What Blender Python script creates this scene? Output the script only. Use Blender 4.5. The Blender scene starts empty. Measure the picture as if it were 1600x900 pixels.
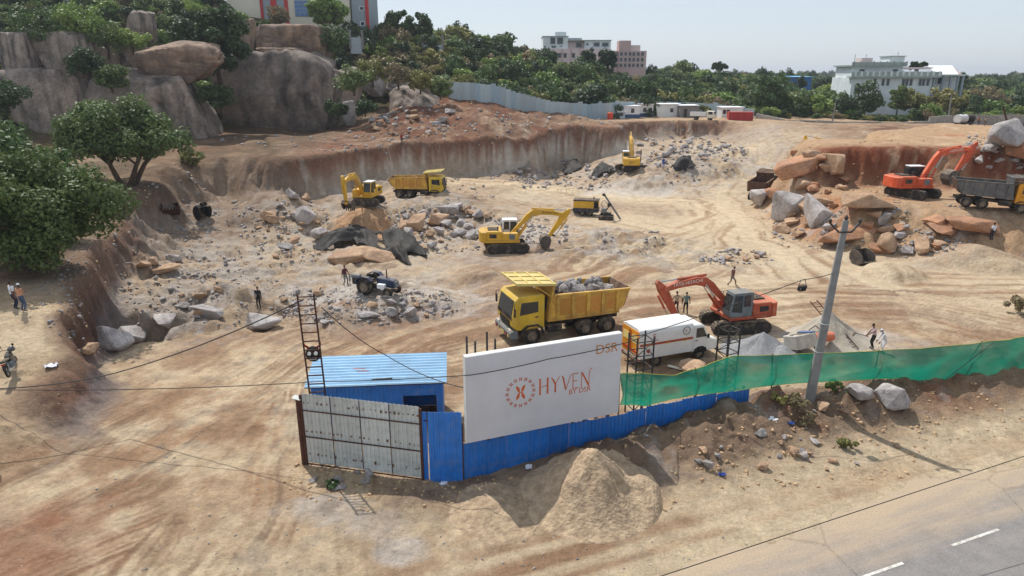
import bpy, bmesh, math, random
import numpy as np
from mathutils import Vector, Matrix, Euler
R = math.radians
scene = bpy.context.scene
col = scene.collection
random.seed(7)

# ---------------------------------------------------------------- camera, sky, sun, exposure
CAM_H, PITCH, F = 17.0, R(17.4), 1067.0          # metres above the quarry floor, tilt, focal length in photo pixels
cam_d = bpy.data.cameras.new('camera'); cam = bpy.data.objects.new('camera', cam_d); col.objects.link(cam)
cam.location = (0, 0, CAM_H); cam.rotation_euler = (math.pi/2 - PITCH, 0, 0)
cam_d.sensor_width = 36; cam_d.lens = F/1600*36; cam_d.clip_start = 0.5; cam_d.clip_end = 9000
scene.camera = cam
SUN_EL, SUN_AZ = R(57), R(-35)                   # azimuth clockwise from +Y: ahead and to the side
world = bpy.data.worlds.new('World'); scene.world = world; world.use_nodes = True
wn = world.node_tree; bg = wn.nodes['Background']
sky = wn.nodes.new('ShaderNodeTexSky'); sky.sky_type = 'NISHITA'; sky.sun_disc = False
sky.sun_elevation = SUN_EL; sky.sun_rotation = SUN_AZ
sky.air_density = 1.0; sky.dust_density = 1.2; sky.ozone_density = 2.0; sky.altitude = 500
hz = wn.nodes.new('ShaderNodeMix'); hz.data_type = 'RGBA'; hz.inputs[0].default_value = .72; hz.inputs[7].default_value = (4.9, 5.35, 5.95, 1)   # even milky veil over the whole sky
wn.links.new(sky.outputs[0], hz.inputs[6]); wn.links.new(hz.outputs[2], bg.inputs[0]); bg.inputs[1].default_value = 0.13
sun_d = bpy.data.lights.new('sun', 'SUN'); sun_d.energy = 4.0; sun_d.angle = R(0.55); sun_d.color = (1.0, 0.962, 0.905)
sun = bpy.data.objects.new('sun', sun_d); col.objects.link(sun)
sdir = Vector((math.sin(SUN_AZ)*math.cos(SUN_EL), math.cos(SUN_AZ)*math.cos(SUN_EL), math.sin(SUN_EL)))
sun.rotation_euler = (-sdir).to_track_quat('-Z', 'Y').to_euler(); sun.location = (-60, 90, 120)
vs = scene.view_settings; vs.view_transform = 'Standard'; vs.look = 'None'; vs.exposure = 0.13; vs.gamma = 1.0
vs.use_curve_mapping = False
scene.cycles.max_bounces = 6; scene.cycles.diffuse_bounces = 3; scene.cycles.transparent_max_bounces = 16
scene.cycles.volume_bounces = 0; scene.cycles.use_denoising = True

# ---------------------------------------------------------------- pixels of the photograph to points of the place
CP, SP = math.cos(PITCH), math.sin(PITCH)
def slopes(px, py):
    u, v = px - 800.0, py - 450.0
    fw = F*CP - v*SP; up = -(F*SP + v*CP)
    return u/fw, up/fw
def P(px, py, z=0.0):                            # where the pixel's ray meets height z
    a, b = slopes(px, py); y = (z - CAM_H)/b
    return Vector((a*y, y, z))
def PY(px, py, y):                               # where it meets distance y
    a, b = slopes(px, py)
    return Vector((a*y, y, CAM_H + b*y))

# ---------------------------------------------------------------- noise and small maths on arrays
def _hash(ix, iy, seed):
    with np.errstate(over='ignore'):
        h = (ix.astype(np.int64)*374761393 + iy.astype(np.int64)*668265263 + seed*1442695041) & 0xffffffff
        h = ((h ^ (h >> 13))*1274126177) & 0xffffffff
        h = ((h ^ (h >> 16))*2246822519) & 0xffffffff
    return (h & 0xffff)/65535.0
def vnoise(x, y, seed=0):
    ix, iy = np.floor(x), np.floor(y); fx, fy = x - ix, y - iy
    fx = fx*fx*(3 - 2*fx); fy = fy*fy*(3 - 2*fy)
    a = _hash(ix, iy, seed); b = _hash(ix+1, iy, seed); c = _hash(ix, iy+1, seed); d = _hash(ix+1, iy+1, seed)
    return (a*(1-fx) + b*fx)*(1-fy) + (c*(1-fx) + d*fx)*fy
def fbm(x, y, octv=4, seed=0, gain=0.5):
    s = 0; amp = 1; tot = 0
    for k in range(octv):
        s = s + amp*vnoise(x*2**k + 17.3*k, y*2**k - 9.1*k, seed + k); tot += amp; amp *= gain
    return s/tot*2 - 1
def sst(x, a=0.0, b=1.0):
    t = np.clip((x - a)/(b - a), 0, 1); return t*t*(3 - 2*t)
def polyline(X, Y, pts, vals=None):
    """distance to a polyline, side (+ = on its left), arc length there, and values interpolated along it"""
    best = np.full(X.shape, 1e9); side = np.zeros(X.shape); arc = np.zeros(X.shape)
    out = None if vals is None else [np.zeros(X.shape) for _ in vals[0]]
    s0 = 0.0
    for i in range(len(pts) - 1):
        (ax, ay), (bx, by) = pts[i][:2], pts[i+1][:2]
        dx, dy = bx - ax, by - ay; L2 = dx*dx + dy*dy; L = math.sqrt(L2)
        t = np.clip(((X-ax)*dx + (Y-ay)*dy)/L2, 0, 1)
        d = np.hypot(X - ax - t*dx, Y - ay - t*dy); m = d < best - 1e-9
        best = np.where(m, d, best); side = np.where(m, np.sign(dx*(Y-ay) - dy*(X-ax)), side)
        arc = np.where(m, s0 + t*L, arc)
        if out is not None:
            for k in range(len(out)):
                out[k] = np.where(m, vals[i][k]*(1-t) + vals[i+1][k]*t, out[k])
        s0 += L
    return best, side, arc, out
def poly_sd(X, Y, pts):
    """signed distance to a closed polygon, positive inside"""
    inside = np.zeros(X.shape, bool); n = len(pts)
    for i in range(n):
        (ax, ay), (bx, by) = pts[i], pts[(i+1) % n]
        if ay != by:
            c = ((ay > Y) != (by > Y)) & (X < (bx-ax)*(Y-ay)/(by-ay) + ax)
            inside ^= c
    d = polyline(X, Y, list(pts) + [pts[0]])[0]
    return np.where(inside, d, -d)

# ---------------------------------------------------------------- materials
def lin(c):
    return tuple(((v/255)/12.92 if v/255 <= .04045 else ((v/255 + .055)/1.055)**2.4) for v in c)
MATS = {}
DUST = lin((184, 162, 134))
def mat(name, rgb, rough=.75, metal=0.0, nscale=6.0, namt=.18, dust=0.0, bump=0.0, spec=.4, bscale=None, rgb2=None, n2=None):
    """one procedural material: base colour broken by noise, optional dust lying on it, optional bump"""
    if name in MATS: return MATS[name]
    m = bpy.data.materials.new(name); m.use_nodes = True; nt = m.node_tree; N = nt.nodes; L = nt.links
    b = N['Principled BSDF']; b.inputs['Roughness'].default_value = rough; b.inputs['Metallic'].default_value = metal
    b.inputs['Specular IOR Level'].default_value = spec
    tc = N.new('ShaderNodeTexCoord')
    no = N.new('ShaderNodeTexNoise'); no.inputs['Scale'].default_value = nscale; no.inputs['Detail'].default_value = 6; no.inputs['Roughness'].default_value = .65
    L.new(tc.outputs['Object'], no.inputs['Vector'])
    c = lin(rgb); d = lin(rgb2) if rgb2 else tuple(x*(1-2*namt) for x in c); e = tuple(min(1, x*(1+namt)) for x in c)
    rp = N.new('ShaderNodeValToRGB'); rp.color_ramp.elements[0].position = .3; rp.color_ramp.elements[1].position = .7
    rp.color_ramp.elements[0].color = (*d, 1); rp.color_ramp.elements[1].color = (*e, 1)
    L.new(no.outputs['Fac'], rp.inputs[0]); last = rp.outputs[0]
    if dust > 0:
        ge = N.new('ShaderNodeNewGeometry'); sp = N.new('ShaderNodeSeparateXYZ'); L.new(ge.outputs['Normal'], sp.inputs[0])
        n3 = N.new('ShaderNodeTexNoise'); n3.inputs['Scale'].default_value = 2.3; n3.inputs['Detail'].default_value = 7; L.new(tc.outputs['Object'], n3.inputs['Vector'])
        a = N.new('ShaderNodeMath'); a.operation = 'MULTIPLY_ADD'; L.new(sp.outputs['Z'], a.inputs[0]); a.inputs[1].default_value = .25; a.inputs[2].default_value = -.12
        s = N.new('ShaderNodeMath'); s.operation = 'ADD'; L.new(a.outputs[0], s.inputs[0]); L.new(n3.outputs['Fac'], s.inputs[1])
        mr = N.new('ShaderNodeMapRange'); mr.inputs[1].default_value = .38; mr.inputs[2].default_value = .78; mr.inputs[3].default_value = 0; mr.inputs[4].default_value = dust
        L.new(s.outputs[0], mr.inputs[0])
        mx = N.new('ShaderNodeMix'); mx.data_type = 'RGBA'; L.new(mr.outputs[0], mx.inputs[0]); L.new(last, mx.inputs[6]); mx.inputs[7].default_value = (*DUST, 1)
        last = mx.outputs[2]
        rr = N.new('ShaderNodeMapRange'); rr.inputs[1].default_value = 0; rr.inputs[2].default_value = max(dust, .01); rr.inputs[3].default_value = rough; rr.inputs[4].default_value = .9
        L.new(mr.outputs[0], rr.inputs[0]); L.new(rr.outputs[0], b.inputs['Roughness'])
    oi = N.new('ShaderNodeObjectInfo'); om = N.new('ShaderNodeMapRange'); om.inputs[3].default_value = .88; om.inputs[4].default_value = 1.1; L.new(oi.outputs['Random'], om.inputs[0])   # no two pieces quite alike
    ov = N.new('ShaderNodeMix'); ov.data_type = 'RGBA'; ov.blend_type = 'MULTIPLY'; ov.inputs[0].default_value = 1; L.new(last, ov.inputs[6]); L.new(om.outputs[0], ov.inputs[7]); last = ov.outputs[2]
    L.new(last, b.inputs['Base Color'])
    if bump > 0:
        nb = N.new('ShaderNodeTexNoise'); nb.inputs['Scale'].default_value = bscale or nscale*3; nb.inputs['Detail'].default_value = 8; L.new(tc.outputs['Object'], nb.inputs['Vector'])
        bp = N.new('ShaderNodeBump'); bp.inputs['Strength'].default_value = bump; bp.inputs['Distance'].default_value = .1
        L.new(nb.outputs['Fac'], bp.inputs['Height']); L.new(bp.outputs[0], b.inputs['Normal'])
    MATS[name] = m; return m
def glassy(name, rgb, rough=.08):
    return mat(name, rgb, rough=rough, namt=.1, spec=.6, dust=.12)

# ---------------------------------------------------------------- mesh builder
class MB:
    def __init__(s): s.v = []; s.f = []
    def add(s, vs, fs, M=None):
        o = len(s.v)
        s.v += [tuple(M @ Vector(v)) if M is not None else tuple(v) for v in vs]
        s.f += [tuple(i + o for i in f) for f in fs]; return s
    def box(s, c, size, M=None, taper=None, rot=None):
        """box about c; taper=(tx,ty) scales the top face"""
        x, y, z = size[0]/2, size[1]/2, size[2]/2; tx, ty = taper or (1, 1)
        vs = [(-x,-y,-z),(x,-y,-z),(x,y,-z),(-x,y,-z),(-x*tx,-y*ty,z),(x*tx,-y*ty,z),(x*tx,y*ty,z),(-x*tx,y*ty,z)]
        T = Matrix.Translation(c) @ (Euler(rot).to_matrix().to_4x4() if rot else Matrix())
        if M is not None: T = M @ T
        return s.add(vs, [(0,3,2,1),(4,5,6,7),(0,1,5,4),(1,2,6,5),(2,3,7,6),(3,0,4,7)], T)
    def bb(s, x0, x1, y0, y1, z0, z1):
        return s.box(((x0+x1)/2, (y0+y1)/2, (z0+z1)/2), (abs(x1-x0), abs(y1-y0), abs(z1-z0)))
    def bar(s, a, b, w, h=None, up=(0, 0, 1)):
        """rectangular bar from a to b"""
        a, b = Vector(a), Vector(b); h = h or w; d = (b - a); L = d.length; d.normalize()
        u = Vector(up); sx = d.cross(u)
        if sx.length < 1e-4: sx = d.cross(Vector((1, 0, 0)))
        sx.normalize(); uz = sx.cross(d)
        vs = [p + sx*i*w/2 + uz*j*h/2 for p in (a, b) for i, j in ((-1,-1),(1,-1),(1,1),(-1,1))]
        return s.add(vs, [(0,1,2,3),(7,6,5,4),(0,4,5,1),(1,5,6,2),(2,6,7,3),(3,7,4,0)])
    def cyl(s, a, b, r0, r1=None, n=12, cap=True):
        return s.tube([a, b], [r0, r0 if r1 is None else r1], n, cap)
    def tube(s, pts, rad, n=8, cap=True):
        pts = [Vector(p) for p in pts]; k = len(pts)
        if not isinstance(rad, (list, tuple)): rad = [rad]*k
        vs = []; ref = None
        for i, p in enumerate(pts):
            d = (pts[min(i+1, k-1)] - pts[max(i-1, 0)]).normalized()
            if ref is None:
                ref = d.cross(Vector((0, 0, 1)))
                if ref.length < .05: ref = d.cross(Vector((0, 1, 0)))
            x = (ref - d*ref.dot(d)).normalized(); ref = x; y = d.cross(x)
            vs += [p + (x*math.cos(2*math.pi*j/n) + y*math.sin(2*math.pi*j/n))*rad[i] for j in range(n)]
        fs = [(i*n+j, i*n+(j+1) % n, (i+1)*n+(j+1) % n, (i+1)*n+j) for i in range(k-1) for j in range(n)]
        if cap: fs += [tuple(range(n-1, -1, -1)), tuple((k-1)*n + j for j in range(n))]
        return s.add(vs, fs)
    def prism(s, prof, y0, y1, M=None):
        """profile of (x, z) extruded along y"""
        n = len(prof)
        area = sum(prof[i][0]*prof[(i+1) % n][1] - prof[(i+1) % n][0]*prof[i][1] for i in range(n))
        if area < 0: prof = prof[::-1]
        vs = [(x, y0, z) for x, z in prof] + [(x, y1, z) for x, z in prof]
        fs = [tuple(range(n)), tuple(range(2*n-1, n-1, -1))] + [(i, i+n, (i+1) % n + n, (i+1) % n) for i in range(n)]
        return s.add(vs, fs, M)
    def build(s, name, m, parent=None, bevel=0.0, smooth=False, loc=None):
        me = bpy.data.meshes.new(name); me.from_pydata(s.v, [], s.f); me.update()
        return link(name, me, m, parent, bevel, smooth, loc)
def link(name, me, m, parent=None, bevel=0.0, smooth=False, loc=None):
    if m is not None and not me.materials: me.materials.append(m)
    o = bpy.data.objects.new(name, me); col.objects.link(o)
    if parent is not None: o.parent = parent
    if loc is not None: o.location = loc
    if bevel:
        b = o.modifiers.new('edge', 'BEVEL'); b.width = bevel; b.segments = 1; b.limit_method = 'ANGLE'; b.angle_limit = R(40)
    if smooth: me.shade_smooth()
    return o
def tag(o, label=None, cat=None, group=None, kind=None):
    if label: o['label'] = label
    if cat: o['category'] = cat
    if group: o['group'] = group
    if kind: o['kind'] = kind
    return o
def thing(name, label, cat, loc=(0, 0, 0), yaw=0.0, group=None, pitch=0.0, roll=0.0, scale=1.0):
    o = bpy.data.objects.new(name, None); col.objects.link(o); o.empty_display_size = .3
    o.location = loc; o.rotation_euler = Euler((roll, pitch, yaw)); o.scale = (scale,)*3
    return tag(o, label, cat, group)
def np_mesh(name, V, Fq):
    """mesh from arrays; Fq is (n,k) of one polygon size"""
    me = bpy.data.meshes.new(name); V = np.asarray(V, np.float32); Fq = np.asarray(Fq, np.int32); k = Fq.shape[1]
    me.vertices.add(len(V)); me.vertices.foreach_set('co', V.ravel())
    me.loops.add(Fq.size); me.loops.foreach_set('vertex_index', Fq.ravel())
    me.polygons.add(len(Fq)); me.polygons.foreach_set('loop_start', np.arange(0, Fq.size, k, dtype=np.int32))
    me.update(calc_edges=True); return me
def copy_tree(o, parent=None):
    c = o.copy(); col.objects.link(c); c.parent = parent
    for ch in o.children: copy_tree(ch, c)
    return c
# ---------------------------------------------------------------- the land
# edge of the dug floor, walked with the high ground on its left: x, y, height of the rim, width of the bank
RIM = [(-60, 2, .6, 9), (-34, 16, .7, 8), (-24.5, 27, 1.1, 6), (-23.6, 33, 1.9, 2.6), (-25.6, 38.5, 3.5, 1.7), (-29, 45, 3.8, 1.7), (-34.5, 58, 3.8, 1.9),
       (-41.5, 78, 4.6, 3.6), (-40, 90, 6.0, 6.0), (-31, 89.5, 6.6, 4.2), (-22, 98.5, 7.0, 1.3), (-9.8, 107.5, 7.0, 1.3),
       (0, 118.6, 7.0, 1.4), (9.5, 128, 7.0, 1.5), (19, 130, 7.1, 1.8), (24, 137, 7.6, 2.6), (33, 147, 7.8, 2.4), (45, 148, 7.7, 3.5),
       (52, 138, 7.4, 16), (66, 122, 7.2, 18), (100, 110, 7.0, 18), (240, 110, 6.0, 18)]
RIM_XY = [p[:2] for p in RIM][::1]; RIM_V = [p[2:] for p in RIM]
# hill behind: photo column, distance and height of its foot, distance and height of its crest
HILL = np.array([(-900, 80, 7, 150, 34), (0, 95, 7, 150, 33), (150, 105, 7, 158, 33), (300, 120, 7, 165, 32), (480, 125, 7, 168, 28), (560, 128, 8, 172, 24.5),
    (640, 136, 11.0, 180, 25), (700, 140, 12.2, 188, 25), (780, 142, 10.6, 203, 22.5), (860, 146, 8.4, 215, 18.5), (960, 150, 7.8, 228, 15.5), (1040, 158, 7.8, 240, 14.5),
    (1180, 165, 7.5, 265, 11.5), (1300, 165, 7, 300, 9), (1600, 160, 6, 300, 8), (2600, 160, 6, 300, 8)], float)
MOUND = [(30.5, 79), (31, 70), (34, 66.5), (40, 63), (48, 61), (70, 57), (100, 62), (105, 118), (66, 116), (47, 106), (35, 98), (31.5, 90)]
FD = Vector((.928, .373)); FN = Vector((-.373, .928)); F_OFF = 24.76; F_S0 = 7.85       # fence line and its normal; the road runs parallel
def fpt(s, o=0.0, z=0.0):                        # s metres along the fence from the hoarding, o metres behind it
    return Vector((FD.x*(s+F_S0) + FN.x*(F_OFF+o), FD.y*(s+F_S0) + FN.y*(F_OFF+o), z))
def gp(px, py, z=0.0): p = P(px, py, z); return p.x, p.y
HEAPS = [(*gp(565, 355), 2.6, 4.6, .9), (*gp(640, 345), 1.5, 6.5, .9), (*gp(705, 335), 1.2, 5.5, .8), (*gp(470, 350), 1.6, 6.0, .8), (*gp(420, 330, 1), 2.2, 6, .9),
         (*gp(965, 378), 1.0, 5.0, .5), (*gp(742, 428), .7, 2.6, .5), (*gp(1000, 432), .6, 3.0, .5), (*gp(1395, 428), 1.1, 3.2, .6), (*gp(1535, 412), 1.7, 4.5, .8),
         (*gp(1465, 405), .8, 4.0, .7), (*gp(850, 300), .9, 7.0, .6), (*gp(1010, 270, 2), 1.4, 9.0, .8), (*gp(1085, 255, 3), 1.8, 8.0, .8), (*gp(560, 480), .7, 5.5, .6), (*gp(640, 470), .5, 5.0, .5),
         (*gp(345, 470), .9, 3.5, .6), (*gp(770, 300), .8, 6, .5), (*gp(880, 330), .9, 4, .5), (*gp(540, 300, 1), 1.2, 4, .7)]
PITS = [(*gp(160, 530, -.8), 2.3, 4.4, 1.6), (*gp(228, 522, -.6), 1.5, 3.8, 1.5), (*gp(322, 488, -.3), .9, 2.6, 1.6), (*gp(480, 345), 1.1, 3.2, 2.2), (*gp(690, 318), .8, 3.5, 2.2), (*gp(440, 500, -.2), .6, 3.5, 1.6)]
ROUTES = [[gp(-80, 900), gp(220, 760), gp(380, 640), gp(520, 560), gp(760, 480), gp(960, 420), gp(1120, 395)],
          [gp(330, 1000), gp(400, 760), gp(470, 600), gp(640, 520), gp(900, 445), gp(1090, 400)],
          [gp(700, 545), gp(1000, 470), gp(1250, 455), gp(1650, 455)],
          [gp(1060, 415), gp(1130, 385), gp(1140, 345), gp(1080, 315), gp(960, 308), gp(800, 300), gp(700, 296)],
          [gp(1290, 440), gp(1180, 370), gp(1130, 330), gp(1125, 290, 1.5), gp(1160, 240, 5), gp(1165, 205, 7)],
          [gp(1300, 400), gp(1400, 455), gp(1650, 500)], [gp(980, 345), gp(1060, 360), gp(1120, 335)], [gp(920, 420), gp(1100, 360), gp(1110, 320)]]
SHOULDER = [tuple(fpt(-40, -6.2)[:2]), tuple(fpt(60, -6.2)[:2])]
def land(X, Y, colour=False):
    X = np.asarray(X, float); Y = np.asarray(Y, float)
    Ys = np.maximum(Y, 5.0); px = 800 + 1095*X/Ys
    Yb, zb, Yr, zr = (np.interp(px, HILL[:, 0], HILL[:, k]) for k in (1, 2, 3, 4))
    big = fbm(X/22, Y/22, 3, 3); mid = fbm(X/6, Y/6, 3, 11); fine = fbm(X/1.5, Y/1.5, 3, 21); tiny = fbm(X/.45, Y/.45, 2, 31)
    jag = fbm(X/3.2, Y/3.2, 3, 41)*1.3 + fbm(X/.9, Y/.9, 2, 45)*.55
    # rim of the cut
    d, side, arc, (zl, wd) = polyline(X, Y, RIM_XY, RIM_V)
    groove = fbm(arc/11, arc*0 + 2, 2, 42)*3.6 + fbm(arc/3.5, arc*0 + 2, 3, 43)*1.3 + fbm(arc/.9, arc*0 + 5, 3, 47)*.42
    sd = d*np.where(side >= 0, 1, -1) + (groove + .35*jag)*np.clip(wd/2.2, .5, 1.6)*sst(Y, 20, 40)
    U = sst(sd, -wd/2, wd/2)
    # high ground and hill
    w = sst(Ys, Yb - 26, Yb); zu = zl*(1-w) + zb*w
    zu = zu + .05*np.clip(sd, 0, 30)*sst(-X, 18, 34)*(1-w)
    t = np.clip((Ys - Yb)/(Yr - Yb), 0, 1); t = t*t*(3-2*t)
    zh = zb + (zr - zb)*t
    far = 9.5 + 9*fbm(X/260 + 3, Y/260, 3, 71)*sst(Ys, 260, 480) + 5*sst(Ys, 400, 900)*sst(-X/Ys, -.9, .2) - 10*sst(Ys, 1400, 2600)
    q = sst(Ys, Yr + 5, Yr + 190); zh = zh*(1-q) + far*q
    zu = np.where(Ys > Yb, zh, zu) + mid*.35*sst(Y, 20, 60) + big*.5*sst(Y, 60, 120) + (.7*mid + .6*np.abs(fine) + .3*tiny)*sst(Y, 100, 112)*sst(px, 540, 620)*(1 - sst(px, 880, 980))*(Ys < 170)
    # dug floor
    zf = .12*big + .07*mid
    rough = np.clip(np.maximum.reduce([np.exp(-(((X-cx)/rx)**2 + ((Y-cy)/ry)**2)**2) for cx, cy, rx, ry in
            [(*gp(580, 360), 17, 15), (*gp(480, 460), 15, 8), (*gp(960, 390), 10, 7), (*gp(1040, 265, 2), 18, 14), (*gp(330, 480), 9, 7), (*gp(820, 270), 14, 8), (*gp(420, 400), 14, 14), (*gp(330, 400), 9, 14), (*gp(1110, 240, 4), 12, 12)]]), 0, 1)
    zf = zf + rough*(.6*mid + .5*np.abs(fine) + .2*tiny)
    ramp = sst(Y, 92, 142)*sst(X, 8, 24)*(4.3 + 2.7*sst(X, 42, 50)); zf = zf + ramp
    zf = zf + 1.7*sst(Y, 76, 92)*(1 - sst(X, -12, 6))*(1 + .5*mid)
    tal = np.clip(1 + sd/(5.0 + 2*mid), 0, 1)*np.clip(fbm(arc/5.5, sd/7, 3, 51) + .12 + .25*sst(70 - arc + 40, -30, 40), 0, 1)*(wd < 7)*(arc < 260); zf = zf + 3.6*tal*(1 + .5*fine + .25*tiny)*sst(Y, 48, 62)
    led = fbm(X/7 + .3*fine, Y/5, 3, 57)*2.2; st_ = np.floor(led*2.2)/2.2; zf = zf + rough*.5*(st_ + sst((led - st_)*2.2, .75, 1)/2.2)
    for hx, hy, hh, rr, n in HEAPS:
        k = np.hypot(X-hx, Y-hy)/rr*(1 + .22*jag*.6); zf = zf + hh*np.clip(1 - k, 0, 1)**n*sst(1-k, 0, .35)
    for hx, hy, hh, rr, e in PITS:
        k = np.hypot(X-hx, Y-hy) + .5*jag; zf = zf - hh*(1 - sst(k, rr-e, rr))
    # red bank with the loading bench on the side of the far machines
    md = poly_sd(X, Y, MOUND) + jag*.8
    rise = sst(Y + .9*jag + .12*(X-44), 80.3, 83.3)*sst(X + .6*jag, 32.5, 39)*sst(md, 0, 5)*(1 - sst(Y, 93, 99)*(1 - sst(X, 48, 54)))
    zm = 4.2*sst(md, -.5, 6.5) + 4.4*rise + .25*mid*sst(md, 0, 3) + .5*np.abs(fine)*sst(md, 0, 2)*(1 - sst(md, 4, 8))
    zf = np.maximum(zf, 0) * (zm > .02) * 0 + np.where(md > -2, np.maximum(zf, zm + .4*zf), zf)
    z = zf*(1-U) + zu*U
    z = z + U*(1-U)*4*(.8*fine + .5*tiny)*np.clip(zl/4, 0, 1)*(wd < 5)
    # bank of spoil along the fence
    s = FD.x*X + FD.y*Y - F_S0; o = FN.x*X + FN.y*Y - F_OFF
    bh = (.2 + 1.0*sst(s, -1, 11))*sst(s, -11, -3)*(1 + .3*fbm(s/3.1, o/3, 2, 91))
    bo = o + .8 + .5*fbm(s/2.7, o*0 + 1, 2, 95)
    berm = bh*np.where(bo > 0, np.exp(-(bo/1.9)**2), np.exp(-(bo/2.6)**2))*(1 + .5*fine + .3*tiny)
    z = z*np.where(Y < 50, 1 - .9*sst(-o, 4.5, 6)*sst(s, -30, -12), 1) + berm
    # ruts
    rd = np.full(X.shape, 1e9); ra = np.zeros(X.shape); ri = np.zeros(X.shape); rs = np.zeros(X.shape)
    for i, r in enumerate(ROUTES):
        dd, ss_, aa, _ = polyline(X, Y, r); m = dd < rd; rd = np.where(m, dd, rd); ra = np.where(m, aa, ra); ri = np.where(m, i, ri); rs = np.where(m, dd*ss_, rs)
    rs = rs + 1.1*mid + 1.6*big + .1*fine
    rw = np.exp(-(rd/np.where(Y < 60, 9.0, 5.5))**2)*(1-U)
    rut = fbm(rs*1.9 + ri*9, ra*.045 + ri*5, 3, 101)
    z = z + rut*.03*rw + (.025*fine + .012*tiny)*(1 - sst(Y, 60, 90))
    road = sst(-o, 5.6, 7.0)
    z = z*(1 - road) - .01*road
    if not colour: return z
    # ---- soil colours
    def L(*c): return np.array(lin(c))
    tan, pale, brown, red, grey, white, dark, rust = L(184, 158, 128), L(208, 188, 157), L(146, 116, 90), L(142, 98, 74), L(160, 151, 143), L(203, 196, 187), L(106, 88, 76), L(112, 70, 53)
    def mix(c, t, w): return c*(1 - w[:, None]) + t*w[:, None]
    c = np.tile(tan, (X.size, 1)); n1 = fbm(X/9, Y/9, 4, 201); n2 = fbm(X/2.3, Y/2.3, 4, 211); n3 = fbm(X/16, Y/16, 3, 221); n4 = fbm(X/.7, Y/.7, 3, 231)
    c = mix(c, brown, sst(n1 + .5*n2, .0, .55)*.8)
    c = mix(c, pale, sst(-n1 + .5*n2, .05, .6)*.7)
    c = mix(c, grey, sst(n3 + .4*n2, .22, .6)*.45)
    c = mix(c, red, sst(fbm(X/12 + 5, Y/12, 4, 241), .22, .6)*.5*sst(70 - Y, -40, 20))
    st = fbm(rs*1.2 + ri*7, ra*.06, 4, 251); st2 = fbm(rs*3.6 + ri*3, ra*.13, 3, 255)
    farr = sst(Y, 50, 75); c = mix(c, pale, rw*sst(st + .3*st2 + .35*farr, -.25, .35)*.85*sst(Y, 20, 50)); c = mix(c, brown, rw*sst(-st - .4*st2, .08, .4)*(.8 - .5*farr))
    c = mix(c, dark, rw*sst(-st2 - .5*n2, .2, .65)*.6*sst(70 - Y, 0, 30)); c = mix(c, L(158, 118, 86), rw*sst(st2 + n1, .1, .6)*.5*sst(70 - Y, 0, 30)); st3 = fbm(rs*6.5 + ri*11, ra*.22, 3, 257); nr_ = rw*sst(58 - Y, 0, 16)*sst(fbm(X/5, Y/5, 2, 259), -.35, .25); c = mix(c, L(128, 100, 78), nr_*sst(-st3, .02, .3)*.62); c = mix(c, L(214, 194, 162), nr_*sst(st3, .08, .4)*.5); near = sst(62 - Y, 0, 22)*(1-U); c = mix(c, brown*.95, near*sst(n2 + .6*n4 + .5*n1, .1, .6)*.5); c = mix(c, pale*1.03, near*sst(-n2 - .5*n4 - .3*n1, -.05, .5)*.6); c = mix(c, L(150, 138, 124), near*sst(-n2 + .7*n4, .25, .7)*.4)
    sh = sst(-o, 3.4, 5.2)*sst(s, -9, 0); sst_ = fbm(o*1.7, s*.035, 4, 261)
    c = mix(c, pale*.93, sh*sst(sst_, -.3, .35)*.85); c = mix(c, brown*1.1, sh*sst(-sst_, .2, .6)*.45)
    c = mix(c, grey*.95, rough*sst(n2 + .6*n4, -.35, .4)*.75); c = mix(c, white, rough*sst(n4 + n2*.5, .15, .6)*.45); c = mix(c, dark, rough*sst(-n2 - n4, .2, .8)*.5)
    for cx, cy, rx, ry in [(*gp(830, 365), 7, 6), (*gp(520, 800), 2.2, 1.1), (*gp(590, 825), 2.3, 1.1), (*gp(630, 860), 1.2, .8), (*gp(1290, 535), 8, 3.5), (*gp(600, 465), 8, 5), (*gp(1000, 300), 9, 5)]:
        k = ((X-cx)/rx)**2 + ((Y-cy)/ry)**2; c = mix(c, white, np.clip(1.1 - k + 1.1*n2 + .6*n4, 0, 1)*.6)
    kb = np.clip(berm*1.6, 0, 1)
    c = mix(c, L(126, 104, 86), kb*.95); c = mix(c, red*.85, kb*sst(fbm(s/4, o/3, 3, 271), .0, .4)*.7); c = mix(c, grey, kb*sst(n4 + n2, .25, .8)*.6)
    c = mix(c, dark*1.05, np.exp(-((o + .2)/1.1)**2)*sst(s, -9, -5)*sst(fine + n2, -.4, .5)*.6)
    kx, ky = gp(0, 860); c = mix(c, red*1.05, np.clip(1.2 - ((X-kx)/4.5)**2 - ((Y-ky)/3.5)**2 + .7*n2, 0, 1)*.75)
    # banks: red topsoil over pale decomposed rock
    face = np.clip(1 - np.abs(sd)/(wd*.62 + .35), 0, 1)**.5*sst(5.2 - wd, 0, 1.6); rel = np.clip(z/np.maximum(zl, .5), 0, 1)
    band = rel + .16*fbm(arc/5, z/2.5, 3, 281) + .05*fbm(arc*1.6, z*.3, 2, 285)
    back = sst(Y, 80, 95)
    fc = np.tile(L(164, 146, 126), (X.size, 1)); fc = mix(fc, L(204, 194, 180), sst(fbm(arc/7, z/5, 3, 291), -.3, .4)*back*.9)
    fc = mix(fc, L(122, 78, 58), sst(band, .58, .74)); fc = mix(fc, L(84, 54, 44), sst(band, .82, .95)*.8)
    fl = np.tile(L(118, 88, 72), (X.size, 1)); fl = mix(fl, L(92, 68, 58), sst(fbm(arc/2.5, z/1.5, 3, 295), -.1, .4)); fl = mix(fl, L(112, 106, 108), sst(1.4 - z + n2, 0, 1)*.8)  # left bank: brown soil and grey rock, darkened to paint in its shade
    fc = fl*(1-back[:, None]) + fc*back[:, None]
    fc = mix(fc, L(225, 218, 205), sst(fbm(arc*1.1, z*.25, 2, 297), .42, .65)*.5*back)
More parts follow.
